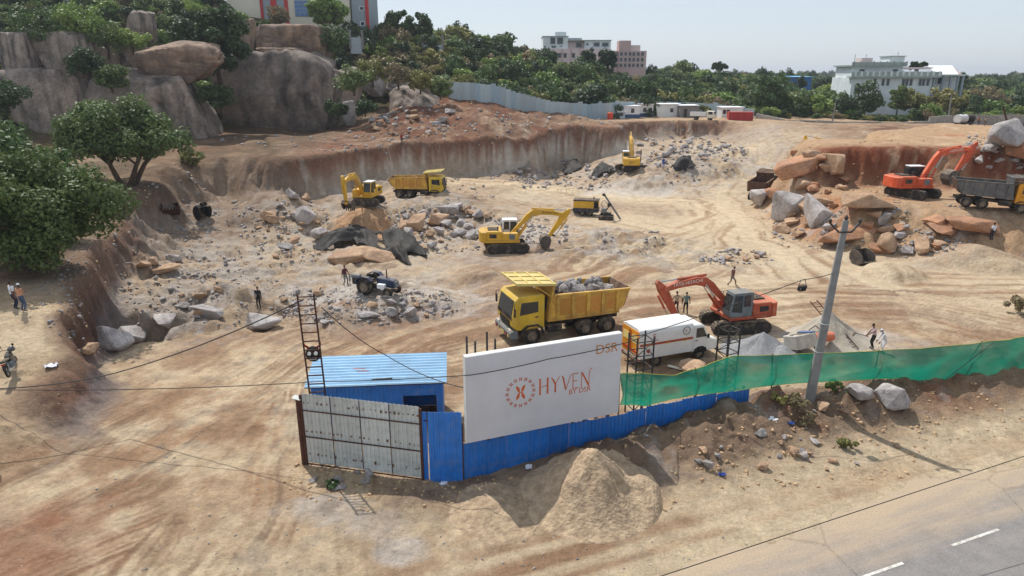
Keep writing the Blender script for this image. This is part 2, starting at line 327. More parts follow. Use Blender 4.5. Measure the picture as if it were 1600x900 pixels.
    tl = np.clip(tal*2.2, 0, 1)*sst(Y, 48, 62); c = mix(c, L(136, 108, 86), tl*.85); c = mix(c, L(98, 76, 62), tl*sst(n2 + n4, .0, .6)*.8); c = mix(c, L(176, 164, 150), tl*sst(-n2 + n4, .3, .8)*.6)
    c = c*(1-face[:, None]) + fc*face[:, None]
    up = U*(1 - face)
    c = mix(c, L(118, 88, 70), up*sst(Y, 84, 100)*(.55 + .4*sst(n2 + .6*n4, -.4, .4))); c = mix(c, red*.8, up*sst(Y, 84, 100)*sst(n1 + .4*n2, -.25, .4)*.75); c = mix(c, rust, up*sst(Y, 100, 118)*sst(n2 + n1, .1, .6)*.7)  # high ground: brown soil, darkened further to carry the shadow on the bench
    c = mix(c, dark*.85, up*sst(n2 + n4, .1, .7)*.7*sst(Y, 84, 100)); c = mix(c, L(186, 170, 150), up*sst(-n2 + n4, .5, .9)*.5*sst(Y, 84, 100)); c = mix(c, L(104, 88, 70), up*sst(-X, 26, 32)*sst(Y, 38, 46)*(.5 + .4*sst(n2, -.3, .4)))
    c = mix(c, tan, up*sst(px, 880, 1000)*sst(Y, 130, 150)*.75)
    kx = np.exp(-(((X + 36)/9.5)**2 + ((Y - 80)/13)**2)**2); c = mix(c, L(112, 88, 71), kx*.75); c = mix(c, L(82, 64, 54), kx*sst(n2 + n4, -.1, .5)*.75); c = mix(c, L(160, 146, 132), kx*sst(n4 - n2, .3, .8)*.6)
    pit = (1-U)*sst(Y, 42, 54)*(1 - rw); c = mix(c, L(172, 160, 146), pit*(.22 + .4*sst(n2 + .5*n4, -.1, .5))); c = mix(c, L(122, 102, 86), pit*sst(-n4 - .6*n2, .15, .6)*.55)
    wood = sst(Ys - Yb, 2, 10)
    c = mix(c, L(70, 72, 44), wood*.85); c = mix(c, L(105, 98, 66), wood*sst(n2, .0, .5)*.5)
    # red bank
    mm = sst(md, -1, 1.5)*(1-U*.6); steep = np.exp(-((Y + .8*jag + .12*(X-44) - 82.5)/3.0)**2)*sst(X, 33, 38)
    c = mix(c, L(180, 146, 112), mm*.8); c = mix(c, L(172, 112, 74), mm*sst(n1 + .5*n2, -.1, .4)*.7)
    c = mix(c, L(124, 70, 48), mm*steep*sst(n2 + .4*n1, -.9, -.1)); c = mix(c, L(205, 182, 150), mm*sst(n2 + n4*.6, .25, .7)*.6)
    c = mix(c, L(180, 172, 165), mm*np.exp(-((md - 2.2)/2.2)**2)*sst(n2 + n4*.5, -.1, .5)*.7)
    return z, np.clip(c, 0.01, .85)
def gz(x, y): return float(land(np.array([x]), np.array([y]))[0])
def G(px, py, ymin=12.0, ymax=420.0):            # where the pixel's ray meets the ground
    a, b = slopes(px, py); ys = np.concatenate([np.linspace(ymin, 130, 700), np.linspace(130, ymax, 300)])
    ys = ys[ys >= ymin]; zr = CAM_H + b*ys; zz = land(a*ys, ys); k = np.argmax(zr <= zz)
    if not (zr <= zz).any(): k = len(ys) - 1
    y0, y1 = ys[max(k-1, 0)], ys[k]; yy = np.linspace(y0, y1, 24); k = np.argmax(CAM_H + b*yy <= land(a*yy, yy)); y = yy[k]
    return Vector((a*y, y, gz(a*y, y)))

def build_land():
    ys = [6.0]
    while ys[-1] < 190: ys.append(ys[-1] + max(.1, .0047*ys[-1]))
    while ys[-1] < 5200: ys.append(ys[-1]*1.045)
    ys = np.array(ys); ss = np.linspace(-1.15, 1.15, 740)
    YY, SS = np.meshgrid(ys, ss, indexing='ij'); XX = SS*(YY + 14)
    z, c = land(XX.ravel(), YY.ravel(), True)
    n, m = YY.shape; idx = np.arange(n*m).reshape(n, m)
    Fq = np.stack([idx[:-1, :-1], idx[:-1, 1:], idx[1:, 1:], idx[1:, :-1]], -1).reshape(-1, 4)
    me = np_mesh('ground', np.stack([XX.ravel(), YY.ravel(), z], 1), Fq)
    at = me.color_attributes.new('soil', 'FLOAT_COLOR', 'POINT')
    at.data.foreach_set('color', np.concatenate([c, np.ones((len(c), 1))], 1).astype(np.float32).ravel())
    me.shade_smooth()
    m_ = bpy.data.materials.new('soil'); m_.use_nodes = True; nt = m_.node_tree; N = nt.nodes; Lk = nt.links; b = N['Principled BSDF']
    b.inputs['Roughness'].default_value = .95; b.inputs['Specular IOR Level'].default_value = .15
    ca = N.new('ShaderNodeVertexColor'); ca.layer_name = 'soil'; tc = N.new('ShaderNodeTexCoord')
    def noise(sc, det, ro=.6):
        t = N.new('ShaderNodeTexNoise'); t.inputs['Scale'].default_value = sc; t.inputs['Detail'].default_value = det; t.inputs['Roughness'].default_value = ro
        Lk.new(tc.outputs['Object'], t.inputs['Vector']); return t
    a1 = noise(1.1, 10, .7); a2 = noise(5, 8, .75)
    ad = N.new('ShaderNodeMath'); ad.operation = 'ADD'; Lk.new(a1.outputs['Fac'], ad.inputs[0]); Lk.new(a2.outputs['Fac'], ad.inputs[1])
    mr = N.new('ShaderNodeMapRange'); mr.inputs[1].default_value = .6; mr.inputs[2].default_value = 1.4; mr.inputs[3].default_value = .52; mr.inputs[4].default_value = 1.4; Lk.new(ad.outputs[0], mr.inputs[0])
    mu = N.new('ShaderNodeMix'); mu.data_type = 'RGBA'; mu.blend_type = 'MULTIPLY'; mu.inputs[0].default_value = 1
    Lk.new(ca.outputs[0], mu.inputs[6]); Lk.new(mr.outputs[0], mu.inputs[7]); 
    # pale grit and dark crumbs
    vo = N.new('ShaderNodeTexVoronoi'); vo.inputs['Scale'].default_value = 3.2; Lk.new(tc.outputs['Object'], vo.inputs['Vector'])
    vm = N.new('ShaderNodeMapRange'); vm.inputs[1].default_value = .16; vm.inputs[2].default_value = .08; vm.inputs[3].default_value = 0; vm.inputs[4].default_value = .55; Lk.new(vo.outputs['Distance'], vm.inputs[0])
    a3 = noise(.35, 4); vg = N.new('ShaderNodeMapRange'); vg.inputs[1].default_value = .5; vg.inputs[2].default_value = .62; Lk.new(a3.outputs['Fac'], vg.inputs[0])
    vx = N.new('ShaderNodeMath'); vx.operation = 'MULTIPLY'; Lk.new(vm.outputs[0], vx.inputs[0]); Lk.new(vg.outputs[0], vx.inputs[1])
    m2 = N.new('ShaderNodeMix'); m2.data_type = 'RGBA'; Lk.new(vx.outputs[0], m2.inputs[0]); Lk.new(mu.outputs[2], m2.inputs[6])
    vr = N.new('ShaderNodeValToRGB'); vr.color_ramp.elements[0].color = (.16, .13, .1, 1); vr.color_ramp.elements[1].color = (.6, .55, .48, 1); vr.color_ramp.elements[0].position = .35; vr.color_ramp.elements[1].position = .5
    Lk.new(vo.outputs['Color'], vr.inputs[0]); Lk.new(vr.outputs[0], m2.inputs[7])
    Lk.new(m2.outputs[2], b.inputs['Base Color'])
    b1 = noise(.9, 12, .72); bp = N.new('ShaderNodeBump'); bp.inputs['Strength'].default_value = .75; bp.inputs['Distance'].default_value = .55
    Lk.new(b1.outputs['Fac'], bp.inputs['Height'])
    b2_ = noise(4.5, 8, .7); b3 = N.new('ShaderNodeBump'); b3.inputs['Strength'].default_value = .7; b3.inputs['Distance'].default_value = .16; Lk.new(b2_.outputs['Fac'], b3.inputs['Height']); Lk.new(bp.outputs[0], b3.inputs['Normal']); Lk.new(b3.outputs[0], b.inputs['Normal'])
    o = link('ground', me, m_); tag(o, 'dusty tan and red earth of the quarry floor, banks and scrub hill', kind='structure')
    return o
build_land()

# ---------------------------------------------------------------- the road
def build_road():
    m = mat('asphalt', (140, 135, 131), rough=.9, nscale=1.2, namt=.10, bump=.25, bscale=40)
    nt = m.node_tree; N = nt.nodes; L = nt.links; b = N['Principled BSDF']; src = b.inputs['Base Color'].links[0].from_socket
    tc = N.new('ShaderNodeTexCoord'); sp = N.new('ShaderNodeSeparateXYZ'); L.new(tc.outputs['Object'], sp.inputs[0])
    mp = N.new('ShaderNodeMapping'); mp.inputs['Scale'].default_value = (.12, .9, 1); L.new(tc.outputs['Object'], mp.inputs[0])
    no = N.new('ShaderNodeTexNoise'); no.inputs['Scale'].default_value = 1.6; no.inputs['Detail'].default_value = 9; no.inputs['Roughness'].default_value = .65; L.new(mp.outputs[0], no.inputs['Vector'])
    mr = N.new('ShaderNodeMapRange'); mr.inputs[1].default_value = -5.0; mr.inputs[2].default_value = .3; mr.inputs[3].default_value = -.34; mr.inputs[4].default_value = .5; L.new(sp.outputs['Y'], mr.inputs[0])
    ad = N.new('ShaderNodeMath'); ad.operation = 'ADD'; L.new(no.outputs['Fac'], ad.inputs[0]); L.new(mr.outputs[0], ad.inputs[1])
    m2 = N.new('ShaderNodeMapRange'); m2.inputs[1].default_value = .4; m2.inputs[2].default_value = .9; m2.inputs[4].default_value = .95; L.new(ad.outputs[0], m2.inputs[0])
    mx = N.new('ShaderNodeMix'); mx.data_type = 'RGBA'; L.new(m2.outputs[0], mx.inputs[0]); L.new(src, mx.inputs[6]); mx.inputs[7].default_value = (*lin((174, 154, 129)), 1); fg = N.new('ShaderNodeTexNoise'); fg.inputs['Scale'].default_value = 14; fg.inputs['Detail'].default_value = 8; fg.inputs['Roughness'].default_value = .8; L.new(tc.outputs['Object'], fg.inputs['Vector'])
    fm = N.new('ShaderNodeMapRange'); fm.inputs[1].default_value = .3; fm.inputs[2].default_value = .7; fm.inputs[3].default_value = .7; fm.inputs[4].default_value = 1.25; L.new(fg.outputs['Fac'], fm.inputs[0])
    cr = N.new('ShaderNodeTexVoronoi'); cr.feature = 'DISTANCE_TO_EDGE'; cr.inputs['Scale'].default_value = .22; wv = N.new('ShaderNodeMix'); wv.data_type = 'RGBA'; wv.inputs[0].default_value = .35; L.new(tc.outputs['Object'], wv.inputs[6]); L.new(fg.outputs['Color'], wv.inputs[7]); L.new(wv.outputs[2], cr.inputs['Vector'])
    cm = N.new('ShaderNodeMapRange'); cm.inputs[1].default_value = .0; cm.inputs[2].default_value = .006; cm.inputs[3].default_value = .62; cm.inputs[4].default_value = 1; L.new(cr.outputs['Distance'], cm.inputs[0])
    pm = N.new('ShaderNodeMath'); pm.operation = 'MULTIPLY'; L.new(fm.outputs[0], pm.inputs[0]); L.new(cm.outputs[0], pm.inputs[1])
    gm = N.new('ShaderNodeMix'); gm.data_type = 'RGBA'; gm.blend_type = 'MULTIPLY'; gm.inputs[0].default_value = 1; L.new(mx.outputs[2], gm.inputs[6]); L.new(pm.outputs[0], gm.inputs[7]); L.new(gm.outputs[2], b.inputs['Base Color'])
    # strip in its own axes: x along the road, y across it (0 = the ragged edge by the shoulder)
    xs = np.arange(-70, 90, .35); e = .8*fbm(xs/3.2, xs*0, 4, 5) + .35*fbm(xs/.5, xs*0, 2, 8)
    V = [(x, k) for x, k in zip(xs, e)]; n = len(xs)
    vs = [(x, k, 0) for x, k in V] + [(x, -1.2, .012) for x in xs] + [(x, -13.5, .02) for x in xs]
    fs = [(i+1, i, i+n, i+n+1) for i in range(n-1)] + [(i+n+1, i+n, i+2*n, i+2*n+1) for i in range(n-1)]
    me = bpy.data.meshes.new('road'); me.from_pydata(vs, [], fs); me.update()
    o = link('road', me, m); p = fpt(0, -7.75); o.location = (p.x, p.y, .012); o.rotation_euler = (0, 0, math.atan2(FD.y, FD.x))
    tag(o, 'grey asphalt road with dusty ragged edge', kind='structure')
    paint = mat('road_paint', (214, 210, 200), rough=.8, nscale=5, namt=.15, rgb2=(150, 144, 136))
    a = P(1400, 897); bb_ = P(1535, 850); d0 = (a.x*FD.x + a.y*FD.y) - F_S0
    off = -3.1
    for i in range(-6, 9):
        x0 = d0 + i*5.15 - 1.9
        q = MB(); q.add([(x0, off-.06, .0), (x0+2.6, off-.06, .0), (x0+2.6, off+.06, .0), (x0, off+.06, .0)], [(0, 1, 2, 3)])
        q.build('lane_marking', paint, o).location = (0, 0, .024)
    return o
build_road()
# ---------------------------------------------------------------- rock outcrop on the hill
def rock_mat(name, rgb, rgb2, stain=0.0, scale=1.3, bump=.9):
    m = mat(name, rgb, rough=.9, nscale=scale, namt=.2, rgb2=rgb2, bump=bump, bscale=4.5, spec=.2)
    nt = m.node_tree; N = nt.nodes; L = nt.links; b = N['Principled BSDF']; src = b.inputs['Base Color'].links[0].from_socket
    tc = N.new('ShaderNodeTexCoord'); mp = N.new('ShaderNodeMapping'); mp.inputs['Scale'].default_value = (1.6, 1.6, .16); L.new(tc.outputs['Object'], mp.inputs[0])
    no = N.new('ShaderNodeTexNoise'); no.inputs['Scale'].default_value = 2.0; no.inputs['Detail'].default_value = 8; L.new(mp.outputs[0], no.inputs['Vector'])
    mr = N.new('ShaderNodeMapRange'); mr.inputs[1].default_value = .47; mr.inputs[2].default_value = .68; mr.inputs[4].default_value = stain; L.new(no.outputs['Fac'], mr.inputs[0])
    mx = N.new('ShaderNodeMix'); mx.data_type = 'RGBA'; L.new(mr.outputs[0], mx.inputs[0]); L.new(src, mx.inputs[6]); mx.inputs[7].default_value = (*lin((62, 56, 54)), 1)
    fi = N.new('ShaderNodeTexNoise'); fi.inputs['Scale'].default_value = 16; fi.inputs['Detail'].default_value = 8; fi.inputs['Roughness'].default_value = .7; L.new(tc.outputs['Object'], fi.inputs['Vector'])
    f2 = N.new('ShaderNodeMapRange'); f2.inputs[1].default_value = .3; f2.inputs[2].default_value = .7; f2.inputs[3].default_value = .62; f2.inputs[4].default_value = 1.3; L.new(fi.outputs['Fac'], f2.inputs[0])
    mu = N.new('ShaderNodeMix'); mu.data_type = 'RGBA'; mu.blend_type = 'MULTIPLY'; mu.inputs[0].default_value = 1; L.new(mx.outputs[2], mu.inputs[6]); L.new(f2.outputs[0], mu.inputs[7])
    L.new(mu.outputs[2], b.inputs['Base Color']); return m
ROCK_OUT = rock_mat('outcrop_granite', (166, 150, 136), (108, 99, 94), stain=.9)
ROCK_WARM = rock_mat('warm_granite', (160, 134, 112), (116, 102, 94), stain=.5)
ROCK_GREY = rock_mat('blasted_granite', (178, 171, 166), (132, 126, 124), stain=.2, scale=1.6)
ROCK_TAN = rock_mat('tan_granite', (188, 158, 128), (150, 120, 98), stain=.15, scale=1.5)
ROCK_RED = rock_mat('iron_stained_granite', (184, 134, 98), (150, 118, 98), stain=.15, scale=1.5)
def rounded_rock(seed, power=3.2, sub=4, rough=.13, cuts=5):
    """unit rock: a squared-off ball with planed faces and weathered lumps"""
    rng = np.random.default_rng(seed); bm = bmesh.new(); bmesh.ops.create_icosphere(bm, subdivisions=sub, radius=1)
    V = np.array([v.co[:] for v in bm.verts]); V /= (np.abs(V)**power).sum(1)[:, None]**(1/power)
    for _ in range(cuts):
        n = rng.normal(size=3); n[2] *= .5; n /= np.linalg.norm(n); k = rng.uniform(.66, .92); d = V @ n
        V -= np.clip(d - k, 0, None)[:, None]*n*rng.uniform(.88, 1.0)
    o = rng.uniform(0, 50, 3)
    lump = fbm(V[:, 0]*1.5 + o[0] + V[:, 2]*.8, V[:, 1]*1.5 + o[1] + V[:, 2], 4, seed)*rough
    rid = np.abs(fbm(V[:, 0]*2.3 + o[2], V[:, 2]*2.3 + V[:, 1]*1.7, 4, seed+5))*rough*.7
    cr = fbm(V[:, 0]*1.6 + V[:, 2]*.5 + o[0], V[:, 2]*1.1 - V[:, 1]*1.3 + o[1], 2, seed+9); c2 = fbm(V[:, 2]*1.7 + o[2], V[:, 0]*.7 + V[:, 1]*.9 + o[0], 2, seed+14); rid = rid + .085*np.exp(-(cr/.03)**2) + .06*np.exp(-(c2/.03)**2)
    V *= (1 + lump - rid)[:, None]
    for v, p in zip(bm.verts, V): v.co = p
    me = bpy.data.meshes.new('boulder'); bm.to_mesh(me); bm.free(); me.shade_smooth(); return me
OUTCROP = []
def outcrop(x0, y0, x1, y1, Y, label, m=ROCK_OUT, seed=1, depth=.8, power=3.4, roll=0.0, rough=.1, sink=0.0, cuts=11):
    c = PY((x0+x1)/2, (y0+y1)/2, Y); D = Y*CP + (CAM_H - c.z)*SP
    w, h = (x1-x0)/F*D/2, (y1-y0)/F*D/2/CP; dp = max(w, h*.6)*depth
    o = link('boulder', rounded_rock(seed, power, 5, rough, cuts), m); o.location = (c.x, c.y + dp*.75, c.z - sink); o.scale = (w*1.05, dp, h*1.04 + sink); o.rotation_euler = (0, roll, random.uniform(-.2, .2))
    tag(o, label, 'boulder', 'weathered granite boulders of the hill outcrop'); OUTCROP.append((x0, x1, y0, y1, Y)); return o
outcrop(2, 55, 56, 122, 110, 'split pale-faced granite block beside a rounded block on the outcrop', seed=11, cuts=3, power=9, roll=.06)
outcrop(47, 54, 131, 120, 111, 'rounded grey granite block resting on a dark slab beside the split block', seed=12, cuts=3, power=7)
outcrop(0, 112, 122, 205, 108, 'dark stained granite slab under the two square blocks', seed=13, cuts=4, power=6, sink=2)
outcrop(143, 66, 222, 130, 119, 'half-hidden dark granite block behind the perched brown boulder', seed=14, cuts=4, power=4, sink=1)
outcrop(212, 67, 333, 126, 113, 'perched brown oblong boulder balanced on a wide granite dome', m=ROCK_WARM, seed=25, power=4.2, roll=.05, rough=.09, cuts=6)
outcrop(122, 121, 334, 250, 112, 'wide rounded granite dome carrying the perched brown boulder', seed=16, power=4.5, sink=2)
outcrop(326, 86, 520, 216, 126, 'giant dark granite dome with streaked face above the red bench', seed=17, power=3.6, depth=.7, sink=2, rough=.1, cuts=7)
outcrop(470, 96, 550, 205, 128, 'leaning granite slab against the flank of the giant dome', seed=18, power=3, roll=.35, sink=1)
outcrop(404, 41, 498, 88, 134, 'brown cracked granite block on top of the giant dome', m=ROCK_WARM, seed=19, power=9, cuts=4)
outcrop(402, 76, 468, 101, 131, 'low granite slice wedged under the brown cracked block', m=ROCK_WARM, seed=20, power=8, cuts=3)
outcrop(462, 92, 502, 108, 130, 'small flat granite lump on the shoulder of the giant dome', seed=21)
outcrop(368, 34, 408, 92, 136, 'tall granite block behind the leafy tree next to the cracked block', m=ROCK_WARM, seed=22, power=5)
outcrop(188, 20, 242, 64, 124, 'smooth grey granite face poking out of scrub above the outcrop', seed=23)
outcrop(532, 160, 558, 196, 126, 'small grey boulder at the foot of the leaning slab', m=ROCK_GREY, seed=24)
outcrop(596, 143, 694, 200, 134, 'smooth grey sloping rock showing through the red hillside', seed=26, roll=.35, depth=1.2, sink=1)
outcrop(578, 176, 645, 224, 126, 'cracked blue-grey rock face above the quarry wall', m=ROCK_GREY, seed=27, power=4, sink=1)
outcrop(666, 191, 693, 207, 122, 'white round boulder sitting on red soil above the quarry wall', m=ROCK_GREY, seed=28, cuts=8)
outcrop(560, 118, 600, 150, 139, 'jumbled grey rock at the foot of the olive scrub', m=ROCK_GREY, seed=29, power=4)
outcrop(598, 122, 636, 150, 140, 'fractured pale rock beside the jumbled grey rock', m=ROCK_GREY, seed=30, power=5)
outcrop(634, 126, 672, 158, 139, 'dark fractured rock pile end below the olive scrub', seed=31, power=5)

# ---------------------------------------------------------------- leaves
def leaf_mat(name, rgb, rgb2, trans=.25):
    m = bpy.data.materials.new(name); m.use_nodes = True; nt = m.node_tree; N = nt.nodes; L = nt.links; b = N['Principled BSDF']; out = N['Material Output']
    tc = N.new('ShaderNodeTexCoord'); no = N.new('ShaderNodeTexNoise'); no.inputs['Scale'].default_value = .9; no.inputs['Detail'].default_value = 5; L.new(tc.outputs['Object'], no.inputs['Vector'])
    oi = N.new('ShaderNodeObjectInfo'); ad = N.new('ShaderNodeMath'); ad.operation = 'MULTIPLY_ADD'; L.new(oi.outputs['Random'], ad.inputs[0]); ad.inputs[1].default_value = .75; L.new(no.outputs['Fac'], ad.inputs[2])
    mr = N.new('ShaderNodeMapRange'); mr.inputs[1].default_value = .4; mr.inputs[2].default_value = 1.3; L.new(ad.outputs[0], mr.inputs[0])
    mx = N.new('ShaderNodeMix'); mx.data_type = 'RGBA'; L.new(mr.outputs[0], mx.inputs[0]); mx.inputs[6].default_value = (*lin(rgb), 1); mx.inputs[7].default_value = (*lin(rgb2), 1)
    L.new(mx.outputs[2], b.inputs['Base Color']); b.inputs['Roughness'].default_value = .55; b.inputs['Specular IOR Level'].default_value = .3
    t = N.new('ShaderNodeBsdfTranslucent'); L.new(mx.outputs[2], t.inputs[0]); ms = N.new('ShaderNodeMixShader'); ms.inputs[0].default_value = trans
    L.new(b.outputs[0], ms.inputs[1]); L.new(t.outputs[0], ms.inputs[2]); L.new(ms.outputs[0], out.inputs[0]); return m
LEAF = [leaf_mat('leaf_green', (70, 94, 52), (114, 130, 74)), leaf_mat('leaf_dark', (46, 66, 40), (78, 98, 56)), leaf_mat('leaf_olive', (118, 122, 70), (148, 142, 84)),
        leaf_mat('leaf_dry', (128, 116, 86), (152, 136, 102)), leaf_mat('leaf_fresh', (104, 132, 64), (142, 160, 82)), leaf_mat('leaf_deep', (52, 74, 42), (98, 114, 62))]
BARK = mat('bark', (92, 76, 62), rough=.95, nscale=3, namt=.25, bump=.4)
def leaf_cloud(n, clumps, size, rng, up=.35):
    """n leaf quads spread over clumps (cx,cy,cz,r): each quad a folded leaf spray"""
    cl = np.array(clumps); w = cl[:, 3]**2; idx = rng.choice(len(cl), n, p=w/w.sum())
    d = rng.normal(size=(n, 3)); d /= np.linalg.norm(d, axis=1)[:, None]
    rad = rng.uniform(.25, 1.0, n)**.45*(1 + .12*rng.normal(size=n)); c = cl[idx, :3] + d*(cl[idx, 3]*rad)[:, None]*np.array([1, 1, .82])
    nr = d*.7 + rng.normal(size=(n, 3))*.55 + np.array([0, 0, up]); nr /= np.linalg.norm(nr, axis=1)[:, None]
    a = np.cross(nr, rng.normal(size=(n, 3))); a /= np.linalg.norm(a, axis=1)[:, None]; b = np.cross(nr, a)
    s = size*rng.uniform(.55, 1.3, n)[:, None]; a *= s; b *= s*rng.uniform(.45, .8, n)[:, None]
    V = np.stack([c - a, c - b*.9 + nr*s*.15, c + a, c + b*.9 + nr*s*.1], 1).reshape(-1, 3)
    return V, np.arange(4*n).reshape(-1, 4)
def crown_clumps(rx, ry, rz, n, rng, r0=.24, r1=.42, flat=0.0):
    out = []
    while len(out) < n:
        p = rng.normal(size=3); p /= np.linalg.norm(p); p *= rng.uniform(.3, .84)
        if p[2] < -.55 + flat: continue
        out.append((p[0]*rx, p[1]*ry, p[2]*rz, rng.uniform(r0, r1)*min(rx, ry, rz)))
    return out
def plant(name, label, cat, base, center, radii, leaves, size, m, seed=1, nclump=26, trunks=1, spread=.3, group=None, r0=.24, r1=.42, trunk_r=None, flat=0.0, up=.35):
    """a tree: tapered trunk with limbs reaching into an uneven crown of leaf sprays"""
    rng = np.random.default_rng(seed); base = Vector(base); cen = Vector(center) - base
    t = thing(name, label, cat, base, group=group); cl = crown_clumps(*radii, nclump, rng, r0, r1, flat)
    cl = [(x+cen.x, y+cen.y, z+cen.z, r) for x, y, z, r in cl]
    V, Fq = leaf_cloud(leaves, cl, size, rng, up); me = np_mesh('crown', V, Fq); cr = link('crown', me, m, t)
    q = MB(); tr = trunk_r or max(.06, min(radii)*.075)
    for k in range(trunks):
        sx, sy = (rng.uniform(-1, 1, 2)*spread*radii[0]*.35 if trunks > 1 else (0, 0)); top = Vector((cen.x + sx*1.8, cen.y + sy*1.8, cen.z - radii[2]*.25))
        foot = Vector((sx*.35, sy*.35, -.3)); mid = foot.lerp(top, .55) + Vector((rng.uniform(-.1, .1)*radii[0]*.5, 0, 0))
        q.tube([foot, foot.lerp(mid, .5), mid, top], [tr*1.25, tr, tr*.8, tr*.5], 7)
        for c in cl[k::max(trunks, 1)][:10]: q.tube([mid.lerp(top, rng.uniform(0, .9)), Vector(c[:3])*.55 + top*.45 + Vector((0, 0, -.05*radii[2])), Vector(c[:3])], [tr*.45, tr*.3, tr*.12], 5)
    q.build('trunk', BARK, t, smooth=True); return t, cr
def at_px(px, py, Y): p = PY(px, py, Y); return p
def tree_px(name, label, x0, y0, x1, y1, Y, m, seed, leaves=2600, size=.34, base_py=None, group=None, cat='tree', **kw):
    c = PY((x0+x1)/2, (y0+y1)/2, Y); D = Y*CP + (CAM_H-c.z)*SP; rx = (x1-x0)/F*D/2; rz = (y1-y0)/F*D/2
    z0 = gz(c.x, Y); ry = min(rx, rz*1.4)
    return plant(name, label, cat, (c.x, Y, min(z0, c.z - rz*.9)), c, (rx*.95, ry, rz*.95), leaves, size, m, seed, group=group, **kw)
# trees by the bank
plant('broad_tree', 'dense dark green tree overhanging the two men on the ledge', 'tree', (-33.5, 46, gz(-33.5, 46)), (-32.6, 45.5, 8.4), (6.8, 5.2, 5.0), 34000, .165, LEAF[5], 3, nclump=80, r0=.18, r1=.34, trunks=3, flat=-.4)
plant('leafy_tree', 'green leafy tree crowding behind the overhanging tree on the ledge', 'tree', (-43, 55, gz(-43, 55)), (-42, 55, 9.0), (7, 5.5, 4.6), 12000, .24, LEAF[0], 4, nclump=44, trunks=2)
b_ = G(195, 289, 50); plant('spreading_tree', 'spreading tree with forked bare trunk on the ledge edge', 'tree', b_, PY(183, 214, b_.y), (9.4, 6.5, 4.3), 24000, .22, LEAF[0], 5, nclump=64, trunks=3, spread=.7, r0=.26, r1=.44, trunk_r=.3, flat=.25)
b_ = G(300, 262, 60); plant('ledge_shrub', 'thin shrub beside the spreading tree on the ledge', 'shrub', b_, b_ + Vector((0, 0, 1.3)), (1.9, 1.6, 1.3), 1200, .2, LEAF[2], 6, nclump=14)
ht = PY(327, 66, 123); plant('hanging_tree', 'dark leafy tree spilling over the granite outcrop', 'tree', ht - Vector((0, -2.5, 6.5)), ht, (8.4, 5, 7.2), 11000, .4, LEAF[1], 8, nclump=60, r0=.18, r1=.32, flat=-.3)
tree_px('round_tree', 'round light green tree in front of the striped building', 474, -8, 546, 46, 156, LEAF[4], 9, 4200, .42)
tree_px('tall_tree', 'tall open-crowned tree alone on the skyline', 592, 7, 648, 60, 172, LEAF[1], 10, 2000, .42, nclump=24, r0=.16, r1=.3)
tree_px('dark_tree', 'dark twin tree beside the open-crowned skyline tree', 630, 18, 684, 66, 176, LEAF[1], 12, 2200, .42, nclump=22, r0=.18, r1=.32)
tree_px('dark_tree', 'tall dark tree before the pink building', 903, 70, 934, 116, 205, LEAF[1], 13, 1600, .5)
tree_px('dark_tree', 'broad dark tree before the stair tower of the pink building', 932, 74, 966, 112, 207, LEAF[1], 14, 1700, .5)
for i, (x0, y0, x1, y1, Y, k, lab) in enumerate([(1166, 104, 1246, 188, 172, 0, 'tall bushy tree by the end of the metal fence'), (1258, 142, 1308, 192, 170, 4, 'low fresh green tree behind the grey wall, beside the leaning pole'),
        (1318, 122, 1388, 190, 172, 1, 'dark tree in front of the white mansion windows'), (1388, 128, 1422, 178, 174, 0, 'slim tree against the white mansion ground floor'), (1404, 138, 1448, 186, 173, 2, 'olive tree at the corner of the white mansion'),
        (1436, 130, 1520, 182, 176, 2, 'dry olive tree spreading below the arched porch'), (1430, 158, 1484, 190, 168, 4, 'bright green shrub tree behind the grey wall and pole'), (1500, 128, 1600, 186, 186, 3, 'brownish dry tree beyond the wall by the tanker'),
        (1560, 130, 1680, 190, 200, 2, 'olive tree past the brownish dry tree'), (1244, 118, 1262, 140, 240, 1, 'small dark tree by the blue shed'), (1416, 95, 1450, 112, 215, 1, 'dark tree top behind the mansion roof'), (1482, 106, 1512, 150, 215, 1, 'dark tree behind the white porch roof'),
        (1110, 94, 1140, 114, 262, 1, 'lone round tree on the far skyline')]):
    tree_px('scrub_tree', lab, x0, y0, x1, y1, Y, LEAF[k], 40+i, 2300, .42, group='trees beyond the grey wall', nclump=28, r0=.2, r1=.36)

# ---------------------------------------------------------------- scrub: a few single shrubs, and the mass on the hill made of the same kinds
PROTO = []
for i, (lab, m, px, py, sh) in enumerate([('rounded green shrub above the quarry wall rim', 0, 516, 152, (1, 1, .8)), ('dark dense shrub growing beside the giant granite dome', 1, 540, 110, (1, .9, 1.0)), ('yellowish olive shrub on the slope under the skyline trees', 2, 606, 96, (1.1, 1, .75)),
        ('brown dried shrub among fractured rocks', 3, 664, 112, (1, 1, .8)), ('fresh green shrub on the scrub slope by the fence end', 4, 720, 118, (1.1, 1, .8))]):
    rng = np.random.default_rng(60+i); g = G(px, py + 14, 90); t = thing('shrub', lab, 'shrub', g, group='single shrubs on the hillside'); s = 2.6; t.scale = (s,)*3
    cl = crown_clumps(1*sh[0], sh[1], sh[2], 15, rng, .28, .5, .2); cl = [(x, y, z + .75*sh[2], r) for x, y, z, r in cl]
    V, Fq = leaf_cloud(1700 if i != 3 else 1000, cl, .11, rng); c = link('crown', np_mesh('crown', V, Fq), LEAF[m], t); PROTO.append(c)
    q = MB()
    for k in range(4): a = rng.uniform(0, 6.3); q.tube([(0, 0, -.2), (.2*math.cos(a), .2*math.sin(a), .4), (.5*math.cos(a), .5*math.sin(a), .85)], [.05, .035, .012], 5)
    q.build('trunk', BARK, t)
